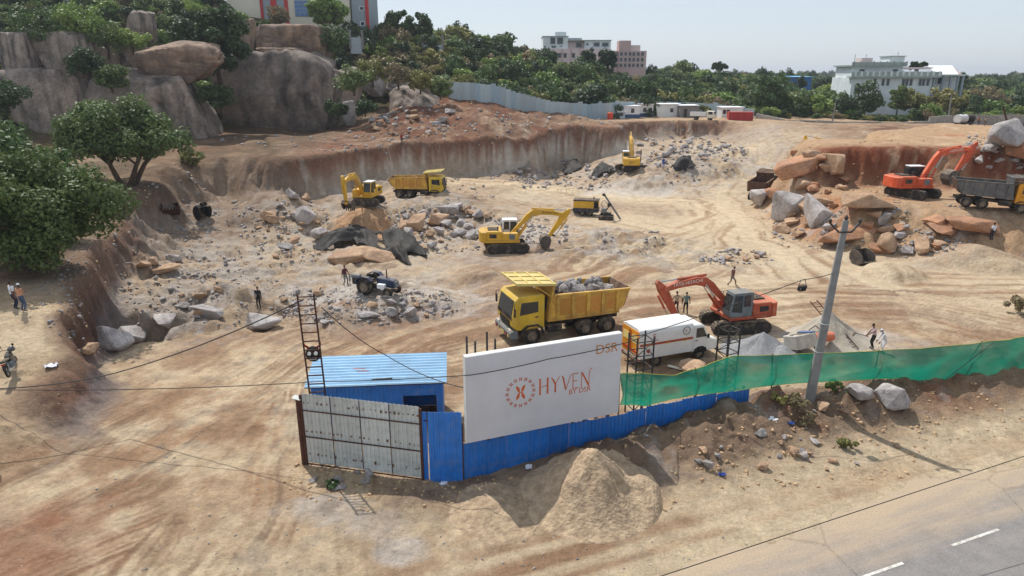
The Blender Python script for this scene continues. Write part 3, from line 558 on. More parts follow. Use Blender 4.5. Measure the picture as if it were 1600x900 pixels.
def scatter(name, label, pts, rz, sc, vi):
    me = bpy.data.meshes.new(name); me.vertices.add(len(pts)); me.vertices.foreach_set('co', np.asarray(pts, np.float32).ravel())
    for nm, ty, arr in (('rz', 'FLOAT', rz), ('vi', 'INT', vi)):
        at = me.attributes.new(nm, ty, 'POINT'); at.data.foreach_set('value', np.asarray(arr, np.int32 if ty == 'INT' else np.float32))
    vr = np.random.default_rng(len(pts)); at = me.attributes.new('sc', 'FLOAT_VECTOR', 'POINT'); at.data.foreach_set('vector', (np.asarray(sc)[:, None]*np.stack([vr.uniform(.8, 1.25, len(pts)), vr.uniform(.8, 1.25, len(pts)), vr.uniform(.65, 1.35, len(pts))], 1)).astype(np.float32).ravel())
    o = link(name, me, None); tag(o, label, kind='stuff')
    ng = bpy.data.node_groups.new('scatter', 'GeometryNodeTree'); ng.interface.new_socket('Geometry', in_out='INPUT', socket_type='NodeSocketGeometry'); ng.interface.new_socket('Geometry', in_out='OUTPUT', socket_type='NodeSocketGeometry')
    N = ng.nodes; L = ng.links; gi = N.new('NodeGroupInput'); go = N.new('NodeGroupOutput'); ip = N.new('GeometryNodeInstanceOnPoints'); jn = N.new('GeometryNodeJoinGeometry')
    for p in PROTO[::-1]:
        oi = N.new('GeometryNodeObjectInfo'); oi.inputs['Object'].default_value = p; oi.inputs['As Instance'].default_value = True; L.new(oi.outputs['Geometry'], jn.inputs[0])
    def attr(nm, ty):
        a = N.new('GeometryNodeInputNamedAttribute'); a.data_type = ty; a.inputs['Name'].default_value = nm; return a.outputs['Attribute']
    cx = N.new('ShaderNodeCombineXYZ'); L.new(attr('rz', 'FLOAT'), cx.inputs[2])
    er = N.new('FunctionNodeEulerToRotation'); L.new(cx.outputs[0], er.inputs[0])
    L.new(gi.outputs[0], ip.inputs['Points']); L.new(jn.outputs[0], ip.inputs['Instance']); ip.inputs['Pick Instance'].default_value = True
    L.new(attr('vi', 'INT'), ip.inputs['Instance Index']); L.new(er.outputs[0], ip.inputs['Rotation']); L.new(attr('sc', 'FLOAT_VECTOR'), ip.inputs['Scale']); L.new(ip.outputs[0], go.inputs[0])
    md = o.modifiers.new('scatter', 'NODES'); md.node_group = ng; return o
def px_of(X, Y, Z):
    dz = Z - CAM_H; d = Y*CP - dz*SP; return 800 + F*X/d, 450 - F*(dz*CP + Y*SP)/d
def scrub_hill():
    rng = np.random.default_rng(5); n = 22000
    Y = rng.uniform(95, 300, n); X = rng.uniform(-1.05, 1.0, n)*(Y + 14); pxx = 800 + 1095*X/Y
    Yb, Yr = np.interp(pxx, HILL[:, 0], HILL[:, 1]), np.interp(pxx, HILL[:, 0], HILL[:, 3]); Z = land(X, Y); sx, sy = px_of(X, Y, Z)
    keep = (Y > Yb + np.where((pxx > 540) & (pxx < 690), -9, 3) + 4*rng.random(n)) & (Y < Yr + 45)
    keep &= rng.random(n) < np.where(Y > Yr + 5, .6, 1.0)
    for x0, x1, y0, y1, by in OUTCROP[:17]: keep &= ~((sx > x0-5) & (sx < x1+5) & (sy > y0 + 3) & (Y < by + 5))
    keep &= ~((sx > 560) & (sx < 705) & (sy > 150)); keep &= ~((sx > 1235) & (sx < 1320) & (sy < 160) & (sy > 120)); keep &= ~((sx > 1320) & (sx < 1490) & (Y > 165) & (Y < 215))
    keep &= ~((sx > 366) & (sx < 560) & (Y > 158) & (Y < 192)); keep &= ~((sx > 825) & (sx < 1010) & (Y > 210) & (Y < 262))
    X, Y, Z, sx = X[keep], Y[keep], Z[keep], sx[keep]; m = len(X)
    sc = rng.uniform(.9, 2.6, m)*np.where(rng.random(m) < .14, 1.6, 1)*(1 + .25*sst(Y, 170, 260)); sc *= np.where(sx < 560, .85, 1)
    vi = rng.choice(5, m, p=[.34, .24, .18, .09, .15]); olive = (sx > 545) & (sx < 700); vi = np.where(olive & (rng.random(m) < .6), rng.choice([2, 2, 3], m), vi)
    scatter('scrub', 'dense green scrub covering the hillside behind the quarry', np.stack([X, Y, Z - .25*sc], 1), rng.uniform(0, 6.28, m), sc, vi)
def far_wood():
    rng = np.random.default_rng(9); n = 5200
    Y = 290*np.exp(rng.uniform(0, 1.45, n)); X = rng.uniform(-.5, 1.0, n)*Y; Z = land(X, Y); keep = rng.random(n) < .45 + .55*(fbm(X/70, Y/70, 2, 33) > -.1)
    X, Y, Z = X[keep], Y[keep], Z[keep]; m = len(X); sc = rng.uniform(2.0, 4.2, m)*(1 + .4*sst(Y, 500, 1100))
    scatter('far_trees', 'hazy far-off woodland on the low hills', np.stack([X, Y, Z - .2*sc], 1), rng.uniform(0, 6.28, m), sc, rng.choice(5, m, p=[.35, .35, .15, .05, .1]))
def wall_scrub():
    rng = np.random.default_rng(15); n = 420; px = rng.uniform(1190, 1750, n); Y = rng.uniform(163, 200, n); X = (px-800)/1095*Y; Z = land(X, Y)
    keep = ~((px > 1318) & (px < 1490) & (Y > 170)); X, Y, Z = X[keep], Y[keep], Z[keep]; m = len(X); sc = rng.uniform(1.0, 2.0, m)
    scatter('undergrowth', 'mixed green and dry undergrowth behind the grey wall', np.stack([X, Y, Z - .2*sc], 1), rng.uniform(0, 6.28, m), sc, rng.choice(5, m, p=[.25, .2, .25, .15, .15]))
scrub_hill(); far_wood(); wall_scrub()
# ---------------------------------------------------------------- materials of the site
BLUE = mat('blue_sheet', (40, 116, 196), rough=.45, nscale=1.5, namt=.12, dust=.28, spec=.5)
BLUE_ROOF = mat('blue_roof_sheet', (176, 214, 240), rough=.3, nscale=1.0, namt=.08, dust=.1, spec=.5)
GALV = mat('weathered_galvanised', (208, 212, 208), rough=.5, nscale=2.2, namt=.08, rgb2=(178, 180, 174), dust=.08)
GALV2 = mat('pale_fence_sheet', (176, 190, 194), rough=.5, nscale=.6, namt=.1, dust=.2)
RUST = mat('rusty_steel', (84, 50, 38), rough=.85, nscale=5, namt=.3, rgb2=(48, 34, 30))
DARKSTEEL = mat('dark_steel', (52, 50, 52), rough=.6, nscale=5, namt=.25, dust=.2)
BOARD = mat('hoarding_face', (212, 210, 212), rough=.55, nscale=.5, namt=.03, rgb2=(200, 198, 200))
WHITE = mat('white_paint', (226, 226, 222), rough=.5, nscale=2, namt=.06, dust=.2)
ORANGE_INK = mat('orange_lettering', (196, 92, 42), rough=.6, namt=.08)
GOLD_INK = mat('gold_lettering', (186, 124, 62), rough=.5, namt=.1)
CONC = mat('concrete', (132, 130, 127), rough=.9, nscale=2, namt=.14, bump=.2)
BLACK = mat('black_rubber', (30, 29, 29), rough=.85, nscale=6, namt=.3, dust=.35)
WIRE = mat('cable', (40, 38, 38), rough=.7, namt=.1)
YAW_F = math.atan2(FD.y, FD.x)
def sheet(w, h, ribs, depth=.035, thick=.012):
    """one profiled metal sheet: x along, z up, ribs standing towards -y"""
    prof = []; p = w/ribs
    for i in range(ribs):
        x = i*p; prof += [(x, 0), (x + p*.55, 0), (x + p*.65, -depth), (x + p*.9, -depth), (x + p, 0)]
    pr = [prof[0]] + [q for a, q in zip(prof, prof[1:]) if q != a]
    n = len(pr); vs = [(x, y, z) for z in (0, h) for x, y in pr] + [(x, y + thick, z) for z in (0, h) for x, y in pr]
    fs = [(i, i+1, n+i+1, n+i) for i in range(n-1)] + [(2*n+i+1, 2*n+i, 3*n+i, 3*n+i+1) for i in range(n-1)] + [(n+i, n+i+1, 3*n+i+1, 3*n+i) for i in range(n-1)] + [(0, n, 3*n, 2*n), (n-1, 3*n-1, 4*n-1, 2*n-1)]
    me = bpy.data.meshes.new('sheet'); me.from_pydata(vs, [], fs); me.update(); return me
def text(name, body, size, m, parent, loc, rot=(math.pi/2, 0, 0), align='LEFT', ext=.004, sx=1.0):
    cu = bpy.data.curves.new(name, 'FONT'); cu.body = body; cu.size = size; cu.extrude = ext; cu.align_x = align; cu.materials.append(m)
    o = bpy.data.objects.new(name, cu); col.objects.link(o); o.parent = parent; o.location = loc; o.rotation_euler = rot; o.scale = (sx, 1, 1)
    me = bpy.data.meshes.new_from_object(o); bpy.data.objects.remove(o); o = link(name, me, m, parent, loc=loc); o.rotation_euler = rot; o.scale = (sx, 1, 1); return o
# ---------------------------------------------------------------- blue roadside fence
def blue_fence():
    p0 = fpt(-.2); t = thing('sheet_fence', 'blue profiled metal fence along the road below the hoarding', 'fence', (p0.x, p0.y, 0), YAW_F)
    me = sheet(1.02, 2.5, 5); me.materials.append(BLUE); rng = random.Random(3)
    for i in range(15):
        s = i*1.02; g = gz(*fpt(s - .2 + .5)[:2]); o = link('fence_sheet', me, BLUE, t); top = 1.93 + .12*math.sin(i*.7) - (.12 if i > 9 else 0)
        o.location = (s, rng.uniform(-.012, .012), top - 2.5 if top - 2.5 < g else g - .3); o.rotation_euler = (rng.uniform(-.012, .012), 0, rng.uniform(-.008, .008))
    for z in (.9, 1.75): MB().bar((0, .06, z), (15.3, .06, z - .08), .05).build('rail', RUST, t)
    for i in range(6): MB().bar((i*3.0, .1, -.2), (i*3.0, .1, 1.95), .07).build('post', RUST, t)
blue_fence()
def gate():
    a = P(482, 728); b = P(660, 753); d = (b - a); yaw = math.atan2(d.y, d.x); W = d.length
    t = thing('site_gate', 'weathered grey sheet-metal gate on a rusty frame', 'gate', (a.x, a.y, 0), yaw)
    n = 4; w = W/n; me = sheet(w - .02, 3.42, 7, .04); me.materials.append(GALV)
    for i in range(n): o = link('gate_sheet', me, GALV, t); o.location = (i*w + .01, 0, .22)
    for z in (.18, 1.55, 2.85): MB().bar((-.05, -.075, z), (W + .05, -.06, z), .042).build('rail', RUST, t)
    for x in (-.06, W + .04): MB().bar((x, 0, -.1), (x, 0, 3.55), .1, .1).build('stile', RUST, t)
    for i in range(1, n): MB().bar((i*w, -.03, .2), (i*w, -.03, 3.6), .02).build('stile', RUST, t)
    rng = random.Random(5); spot = mat('rust_streak', (112, 84, 56), rough=.9, nscale=8, namt=.3)
    for z in (.62, 1.78, 3.2):
        for i in range(26):
            if rng.random() < .75: x = (i + .5)*W/26 + rng.uniform(-.04, .04); MB().bb(x, x + rng.uniform(.04, .1), -.047, -.0435, z + rng.uniform(-.05, .04), z + rng.uniform(.03, .12)).build('rust_mark', spot, t)
    q = thing('gate_post', 'rusty square post at the hinge end of the grey gate', 'post', (a.x - .2, a.y + .02, 0), yaw); MB().bar((0, .04, -.3), (0, .04, 3.35), .16).build('column', RUST, q); MB().box((-.02, .04, 3.39), (.4, .3, .03), rot=(.1, .15, 0)).build('cap_plate', GALV, q)
    # low blue sheets showing under and beside the gate
    k = thing('fence_apron', 'low blue metal strip fence behind the grey gate foot', 'fence', (a.x + .35, a.y + .45, 0), yaw); m2 = sheet(1.02, .62, 5); m2.materials.append(BLUE)
    for i in range(5): link('fence_sheet', m2, BLUE, k).location = (i*1.02, 0, -.12)
    e = P(668, 757, -.05); f = P(722, 757, -.05); w2 = (f - e).length/2
    k = thing('fence_return', 'tall blue sheet-metal wicket between gate and hoarding', 'fence', (e.x, e.y, 0), math.atan2(f.y - e.y, f.x - e.x)); m3 = sheet(w2*1.9, 3.55, 6); m3.materials.append(BLUE)
    link('fence_sheet', m3, BLUE, k).location = (.12, 0, -.1); m4 = sheet(.28, 3.5, 2); m4.materials.append(BLUE); link('fence_sheet', m4, BLUE, k).location = (-.22, .12, -.1)
    MB().bar((w2*2 + .06, .05, -.2), (w2*2 + .06, .05, 2.9), .08).build('post', RUST, k); MB().bar((-.05, .1, 3.0), (w2*2, .1, 3.0), .05).build('rail', RUST, k)
gate()
# ---------------------------------------------------------------- hoarding with its lettering
def stroke(pts, widths, y):
    """flat lettering stroke of varying width in the x-z plane, 6 mm thick"""
    q = MB(); n = len(pts); L_, R_ = [], []
    for i, (x, z) in enumerate(pts):
        ax, az = pts[max(i-1, 0)]; bx, bz = pts[min(i+1, n-1)]; dx, dz = bx-ax, bz-az; l = math.hypot(dx, dz) or 1; w = widths[i]/2
        L_.append((x - dz/l*w, z + dx/l*w)); R_.append((x + dz/l*w, z - dx/l*w))
    for i in range(n-1): q.prism([L_[i], R_[i], R_[i+1], L_[i+1]], y - .006, y)
    return q
def hoarding():
    p0 = fpt(-.03, -.25); W, z0, Hh = 7.3, 2.07, 3.92
    t = thing('hoarding', 'large white advertising hoarding lettered HYVEN BY DSR above the blue fence', 'billboard', (p0.x, p0.y, 0), YAW_F)
    MB().bb(0, W, -.02, .0, z0, z0 + Hh).build('face_panel', BOARD, t)
    MB().bb(-.03, W + .03, .003, .3, z0 - .02, z0 + Hh + .02).build('box_frame', WHITE, t, bevel=.01)
    for x in (.4, 2.6, 4.8, 7.0): MB().bar((x, .42, -.4), (x, .42, z0 + Hh - .4), .14).build('post', RUST, t)
    for x in (.9, 1.5, 4.9, 5.5, 6.1): MB().bb(x, x + .12, -.03, .1, z0 - .07, z0 - .021).build('clip', DARKSTEEL, t)
    for x, h in ((.35, .55), (.72, .28), (1.25, .62), (1.62, .25)): MB().bar((x, .9, 3.2), (x, .9, z0 + Hh + h), .07).build('rear_upright', DARKSTEEL, t)
    y = -.021
    text('lettering', 'DSR', .62, GOLD_INK, t, (5.98, y, z0 + Hh - .8), sx=1.02)
    text('lettering', 'BY DSR', .34, ORANGE_INK, t, (4.72, y, z0 + 1.4))
    # ring of small H motifs round a four-petal H
    cx, cz, r = 2.42, z0 + 1.93, .62; q = MB()
    for k in range(16):
        a = k*math.pi/8; M = Matrix.Translation((cx + r*math.cos(a), y, cz + r*math.sin(a))) @ Matrix.Rotation(-a + math.pi/2, 4, 'Y')
        for sx in (-1, 1): q.prism([(sx*.03, -.085), (sx*.075, -.06), (sx*.045, 0), (sx*.075, .06), (sx*.03, .085), (sx*.018, 0)], -.006, 0, M)
        q.prism([(-.02, -.012), (.02, -.012), (.02, .012), (-.02, .012)], -.006, 0, M)
    q.build('logo_ring', ORANGE_INK, t); q = MB()
    for sx in (-1, 1):
        for sz in (-1, 1): q.prism([(cx + sx*.035, cz + sz*.02), (cx + sx*.05, cz + sz*.2), (cx + sx*.13, cz + sz*.3), (cx + sx*.21, cz + sz*.33), (cx + sx*.2, cz + sz*.2), (cx + sx*.14, cz + sz*.09), (cx + sx*.12, cz + sz*.03)], y - .006, y)
    q.prism([(cx - .06, cz - .02), (cx + .06, cz - .02), (cx + .06, cz + .02), (cx - .06, cz + .02)], y - .0065, y); q.build('logo_emblem', ORANGE_INK, t)
    # HYVEN in tall thick-and-thin capitals
    x, b, h = 3.33, z0 + 1.66, .72; T, tn = .075, .03
    def put(*st):
        for pts, w in st: stroke([(x + px_*h, b + pz*h) for px_, pz in pts], w, y).build('letter_stroke', ORANGE_INK, t)
    put(([(0, 0), (0, 1)], [T, T]), ([(.5, 0), (.5, 1)], [T, T]), ([(0, .47), (.5, .53)], [tn, tn]), ([(-.08, 0), (.08, 0)], [tn, tn]), ([(.42, 0), (.58, 0)], [tn, tn]), ([(-.08, 1), (.08, 1)], [tn, tn]), ([(.42, 1), (.58, 1)], [tn, tn])); x += .53
    put(([(0, 1), (.14, .8), (.28, .5)], [.02, T, T]), ([(.56, 1), (.44, .8), (.28, .5)], [tn, tn, tn]), ([(.28, .5), (.28, 0)], [T, T]), ([(.2, 0), (.36, 0)], [tn, tn])); x += .5
    put(([(0, 1), (.1, .85), (.3, 0)], [.02, T, T*.8]), ([(.3, 0), (.56, .8), (.68, 1)], [tn, tn, tn])); x += .56
    put(([(0, 0), (0, 1)], [tn*1.3, tn*1.3]), ([(0, 1), (.34, .98)], [tn, T*.6]), ([(0, .5), (.28, .5)], [tn, T*.5]), ([(0, 0), (.36, .02)], [tn, T*.6])); x += .42
    put(([(0, 0), (0, 1)], [tn, tn]), ([(0, 1), (.25, .55), (.52, 0)], [T, T, T]), ([(.52, 0), (.52, .8), (.6, 1.1), (.72, 1.18)], [tn, tn, tn, .05]))
hoarding()
# ---------------------------------------------------------------- green netting
def netting():
    m = bpy.data.materials.new('green_shade_net'); m.use_nodes = True; nt = m.node_tree; N = nt.nodes; L = nt.links; b = N['Principled BSDF']; out = N['Material Output']
    b.inputs['Base Color'].default_value = (*lin((10, 114, 92)), 1); b.inputs['Roughness'].default_value = .6
    tl = N.new('ShaderNodeBsdfTranslucent'); tl.inputs[0].default_value = (*lin((18, 144, 116)), 1); m1 = N.new('ShaderNodeMixShader'); m1.inputs[0].default_value = .5; L.new(b.outputs[0], m1.inputs[1]); L.new(tl.outputs[0], m1.inputs[2])
    tp = N.new('ShaderNodeBsdfTransparent'); tp.inputs[0].default_value = (.82, .95, .9, 1); m2 = N.new('ShaderNodeMixShader')
    tc = N.new('ShaderNodeTexCoord'); no = N.new('ShaderNodeTexNoise'); no.inputs['Scale'].default_value = .55; no.inputs['Detail'].default_value = 6; L.new(tc.outputs['Object'], no.inputs['Vector'])
    mr = N.new('ShaderNodeMapRange'); mr.inputs[1].default_value = .35; mr.inputs[2].default_value = .65; mr.inputs[3].default_value = .05; mr.inputs[4].default_value = .27; L.new(no.outputs['Fac'], mr.inputs[0])
    L.new(mr.outputs[0], m2.inputs[0]); L.new(m1.outputs[0], m2.inputs[1]); L.new(tp.outputs[0], m2.inputs[2]); L.new(m2.outputs[0], out.inputs[0])
    # corners of the net read off the photograph, standing on the fence line and on past it
    def on_line(px, py):
        a, bb_ = slopes(px, py); s = (a*fpt(0).y - fpt(0).x)/(FD.x - a*FD.y); p = fpt(s); return Vector((p.x, p.y, CAM_H + bb_*p.y)), s
    top = [(968, 584), (1000, 584), (1055, 586), (1095, 574), (1140, 556), (1200, 556), (1262, 553), (1350, 549), (1440, 544), (1520, 537), (1572, 531), (1640, 519), (1760, 498)]
    bot = [(968, 634), (1010, 634), (1060, 622), (1100, 616), (1150, 611), (1200, 603), (1262, 598), (1350, 594), (1408, 591), (1470, 606), (1545, 600), (1600, 581), (1760, 552)]
    def bend(p, s): q = p.copy(); k = max(0, s - 15.2); f = 1 - .004*k; r = q - Vector((0, 0, CAM_H)); return Vector((0, 0, CAM_H)) + r*f
    A = [on_line(*q) for q in top]; B = [on_line(*q) for q in bot]
    A = [bend(*q) for q in A]; B = [bend(*q) for q in B]
    nu, nv = 130, 14; ca = np.array(A); cb = np.array(B); u = np.linspace(0, len(A)-1, nu); k = np.arange(len(A))
    ta = np.stack([np.interp(u, k, ca[:, i]) for i in range(3)], 1); tb = np.stack([np.interp(u, k, cb[:, i]) for i in range(3)], 1)
    V = []
    for j in range(nv):
        f = j/(nv-1); p = ta*(1-f) + tb*f; wv = .26*math.sin(math.pi*f)*fbm(u*1.7, u*0 + f*2.2, 3, 7) + .22*math.sin(math.pi*f)*fbm(u*1.3 + f*1.5, u*0 + 3, 3, 9) + .05*fbm(u*4 + f*3, u*0 + f*5, 2, 19)
        p = p + np.outer(wv - .22*math.sin(math.pi*f), [-FN.x, -FN.y, 0])*-1; p[:, 2] += .04*fbm(u*2, u*0 + f, 2, 13); V.append(p)
    V = np.concatenate(V); idx = np.arange(nu*nv).reshape(nv, nu); Fq = np.stack([idx[:-1, :-1], idx[:-1, 1:], idx[1:, 1:], idx[1:, :-1]], -1).reshape(-1, 4)
    me = np_mesh('net_cloth', V, Fq); me.shade_smooth(); p0 = V[0]
    t = thing('shade_net', 'green translucent shade net strung as a fence past the hoarding', 'net fence', (0, 0, 0)); link('net_cloth', me, m, t)
    ye = mat('yellow_cord', (196, 188, 84), rough=.7, namt=.1)
    for nm, row in (('top_cord', V[:nu]), ('bottom_cord', V[-nu:])): MB().tube([Vector(q) + Vector((0, 0, .01)) for q in row[::2]], .016, 5).build(nm, ye, t)
    for i in (0, 30, 55, 78, 100, 122): a, c = Vector(V[i]), Vector(V[(nv-1)*nu + i]); MB().cyl((c.x, c.y + .05, gz(c.x, c.y) - .3), (a.x, a.y + .05, a.z + .05), .035, n=6).build('stake', RUST, t)
    a, c = Vector(V[100]), Vector(V[(nv-1)*nu + 92]); MB().cyl((c.x + .2, c.y - .35, c.z - .3), (a.x + .5, a.y - .1, a.z), .02, n=5).build('brace', DARKSTEEL, t)
netting()
# ---------------------------------------------------------------- steel lattice frames
def lattice(label, foot, h, w, n, m, lean=(0, 0), yaw=.3, sides=4, group=None, extra=None):
    t = thing('lattice_tower', label, 'steel frame', foot, yaw, group); q = [(-w/2, -w/2), (w/2, -w/2), (w/2, w/2), (-w/2, w/2)][:sides]
    P_ = lambda i, z: Vector((q[i % sides][0] + lean[0]*z, q[i % sides][1] + lean[1]*z, z))
    for i in range(sides): MB().bar(P_(i, -.3), P_(i, h), .065).build('upright', m, t)
    for k in range(n):
        z = h*(k + .7)/n
        for i in range(sides if sides > 2 else 1): MB().bar(P_(i, z), P_(i+1, z), .045).build('rung', m, t)
        if sides > 2 and k < n - 1: MB().bar(P_(k, z), P_(k+1, z + h/n), .035).build('diagonal', m, t)
    return t
p = P(1000, 640, .7); lattice('dark square lattice tower behind the net beside the explosives van', (p.x, p.y + .7, gz(p.x, p.y + .7)), 4.45, .92, 6, DARKSTEEL, group='unfinished lattice towers')
p = P(1138, 604, .7); lattice('dark square lattice tower in front of the orange digger tracks', (p.x, p.y + .7, gz(p.x, p.y + .7)), 3.95, .8, 6, DARKSTEEL, yaw=.5, group='unfinished lattice towers')
pl = p = PY(500, 604, 27.6); tw = lattice('tall rusty ladder frame with a dark mask hung on it beside the gate', (p.x - .08, 27.9, 0), 8.1, .68, 20, RUST, lean=(-.025, 0), yaw=.12, sides=2)
def mask_on(t):
    k = thing('hanging_mask', 'small dark horned mask hung on the rusty ladder frame', 'mask', (p.x - .23, 27.82, 5.25), .12); q = MB()
    bm = bmesh.new(); bmesh.ops.create_icosphere(bm, subdivisions=2, radius=.33)
    for v in bm.verts: v.co = (v.co.x*1.05, v.co.y*.5, v.co.z*1.15)
    me = bpy.data.meshes.new('face'); bm.to_mesh(me); bm.free(); link('face', me, mat('mask_black', (38, 30, 30), rough=.6), k)
    for s in (-1, 1):
        MB().cyl((s*.14, -.2, .08), (s*.14, -.16, .08), .085, n=10).build('eye', WHITE, k); MB().tube([(s*.2, 0, .3), (s*.34, -.02, .42), (s*.36, -.02, .56)], [.06, .045, .01], 6).build('horn', mat('mask_red', (140, 44, 30), rough=.6), k)
    MB().bb(-.16, .16, -.19, -.13, -.2, -.12).build('teeth', WHITE, k)
mask_on(tw)
# ---------------------------------------------------------------- blue shed
def shed():
    a = P(698, 598, 2.5); b = P(697, 551, 2.95); c = P(475, 606, 2.5)
    yaw = math.atan2(a.y - c.y, a.x - c.x); W = (a - c).length; D = (b - a).length*1.0
    t = thing('site_shed', 'blue sheet-metal shed with pale blue corrugated roof behind the gate', 'shed', (c.x, c.y, 0), yaw)
    for i in range(2):
        x0, x1 = (0, W*.5) if i == 0 else (W*.495, W); q = MB(); n = 11; vs = []; ny = n*6
        for j in range(ny + 1):
            f = j/ny; z = 2.5 + .45*f +   .06*math.sin(f*n*2*math.pi) + .012*i
            vs += [(x0, f*D, z), (x1, f*D, z)]
        q.add(vs, [(2*j, 2*j+1, 2*j+3, 2*j+2) for j in range(ny)]); q.add([(x, y, z - .012) for x, y, z in vs], [(2*j+2, 2*j+3, 2*j+1, 2*j) for j in range(ny)])
        q.build('roof_sheet', BLUE_ROOF, t)
    for i, (x0, x1, z0, z1) in enumerate([(.25, 1.9, 0, 2.4), (1.9, 3.55, 0, 2.4), (3.55, 4.7, 0, 2.4), (4.7, 6.35, 1.75, 2.4), (6.35, W - .2, 0, 2.4)]):
        s = sheet(x1 - x0, z1 - z0, max(2, int((x1-x0)/.2)), .03); s.materials.append(BLUE); link('wall_sheet', s, BLUE, t).location = (x0, .25, z0)
    MB().bb(.25, .29, .3, D - .2, 0, 2.6).build('side_wall', BLUE, t); MB().bb(W - .24, W - .2, .3, D - .2, 0, 2.6).build('side_wall', BLUE, t); MB().bb(.25, W - .2, D - .2, D - .16, 0, 2.8).build('rear_wall', BLUE, t)
    for x in (.3, 4.7, 6.35, W - .25): MB().bar((x, .3, 0), (x, .3, 2.5), .07).build('post', RUST, t)
    MB().bar((0, .1, 2.44), (W, .1, 2.44), .05).build('purlin', RUST, t)
    mk = mat('faded_red_print', (176, 96, 92), rough=.8, nscale=6, namt=.3)
    for k in range(3): MB().box((W*.36 + .1*k, D*.52 - .12*k, 2.5 + .45*(.52 - .12*k/D) + .046), (.6, .05, .006), rot=(math.atan2(.45, D), 0, 0)).build('faded_print', mk, t)
    MB().tube([(3.2, D*.14, 2.62), (3.9, D*.15, 2.63), (4.2, D*.16, 2.64)], .04, 6).build('roof_pipe', DARKSTEEL, t)
shed()
# ---------------------------------------------------------------- leaning utility pole, lamp and cables
def utility_pole():
    sl = slopes(1266, 612)[0]; ps = (sl*fpt(0, -.85).y - fpt(0, -.85).x)/(FD.x - sl*FD.y); a = fpt(ps, -.85); a.z = gz(a.x, a.y); top = PY(1322, 344, a.y + .4)
    t = thing('utility_pole', 'grey concrete utility pole with steel cross arms by the net', 'utility pole', a); d = top - a; ux = Vector((1, 0, 0))
    MB().tube([(0, 0, -.5), d*.5, d], [.31, .25, .18], 4).build('shaft', CONC, t, bevel=.03)
    k = d*.94
    for s in (-1, 1):
        e = k + Vector((s*.72, 0, .42)); MB().tube([k + Vector((0, -.14, 0)), k + Vector((s*.3, -.14, .0)), e], .05, 6).build('cross_arm', DARKSTEEL, t)
        MB().tube([e, e + Vector((0, 0, .1)), e + Vector((0, 0, .2))], [.05, .1, .05], 8).build('insulator', DARKSTEEL, t)
    MB().tube([d, d + Vector((0, 0, .12)), d + Vector((0, 0, .24))], [.05, .11, .05], 8).build('insulator', DARKSTEEL, t)
    for f in (.28, .44): MB().tube([d*f + Vector((.25*math.cos(x), .25*math.sin(x), 0)) for x in np.linspace(0, 6.28, 9)], .02, 5).build('wire_band', GALV, t)
    return a, d
pole_a, pole_d = utility_pole()
def cable(label, pts, sag=.3, r=.02, n=14):
    out = []; pts = [Vector(p_) for p_ in pts]
    for a, b in zip(pts, pts[1:]):
        for i in range(n): f = i/n; out.append(a.lerp(b, f) - Vector((0, 0, 4*sag*f*(1-f))))
    out.append(pts[-1]); o = MB().tube(out, r, 5).build('cable', WIRE); tag(o, label, 'cable'); return o
lamp_p = PY(1255, 437, 31.5); tw1 = PY(1010, 522, 30.6); brd = fpt(.1, -.5, 5.3); lad = Vector((p.x - .15, 27.7, 3.95))
cable('black service cable strung from the pole past the hoarding to the gate', [pole_a + pole_d*.72, lamp_p, tw1, fpt(7.3, -.5, 5.62), fpt(3.6, -.5, 5.45), brd, lad], sag=.05)
cable('black cable running from the gate frame out over the bare earth', [lad, PY(0, 609, 30), PY(-300, 600, 32)], sag=.15)
cable('twin black cable drooping from the ladder frame over the dug ledge', [PY(474, 468, 28), PY(180, 583, 31), PY(-60, 608, 28)], sag=.25, r=.028)
cable('black cable dropping from the ladder frame across the shed roof', [PY(502, 480, 28), PY(605, 556, 29.5), PY(725, 606, 27)], sag=.2)
cable('thin overhead wire above the road shoulder', [PY(700, 1004, 15), PY(1037, 899, 17.5), PY(1600, 713, 23), PY(1900, 610, 28)], sag=.0, r=.016)
def site_lamp():
    t = thing('flood_lamp', 'small black flood lamp hanging from the service cable', 'lamp', lamp_p); MB().box((0, 0, -.42), (.42, .22, .3), rot=(.3, 0, .4)).build('housing', BLACK, t, bevel=.03); MB().tube([(-.2, 0, -.35), (-.1, 0, -.02), (.1, 0, -.02), (.2, 0, -.35)], .018, 5).build('bracket', DARKSTEEL, t)
    MB().box((0, -.1, -.46), (.34, .02, .22), rot=(.3, 0, .4)).build('lens', glassy('lamp_glass', (120, 122, 120)), t)
site_lamp()
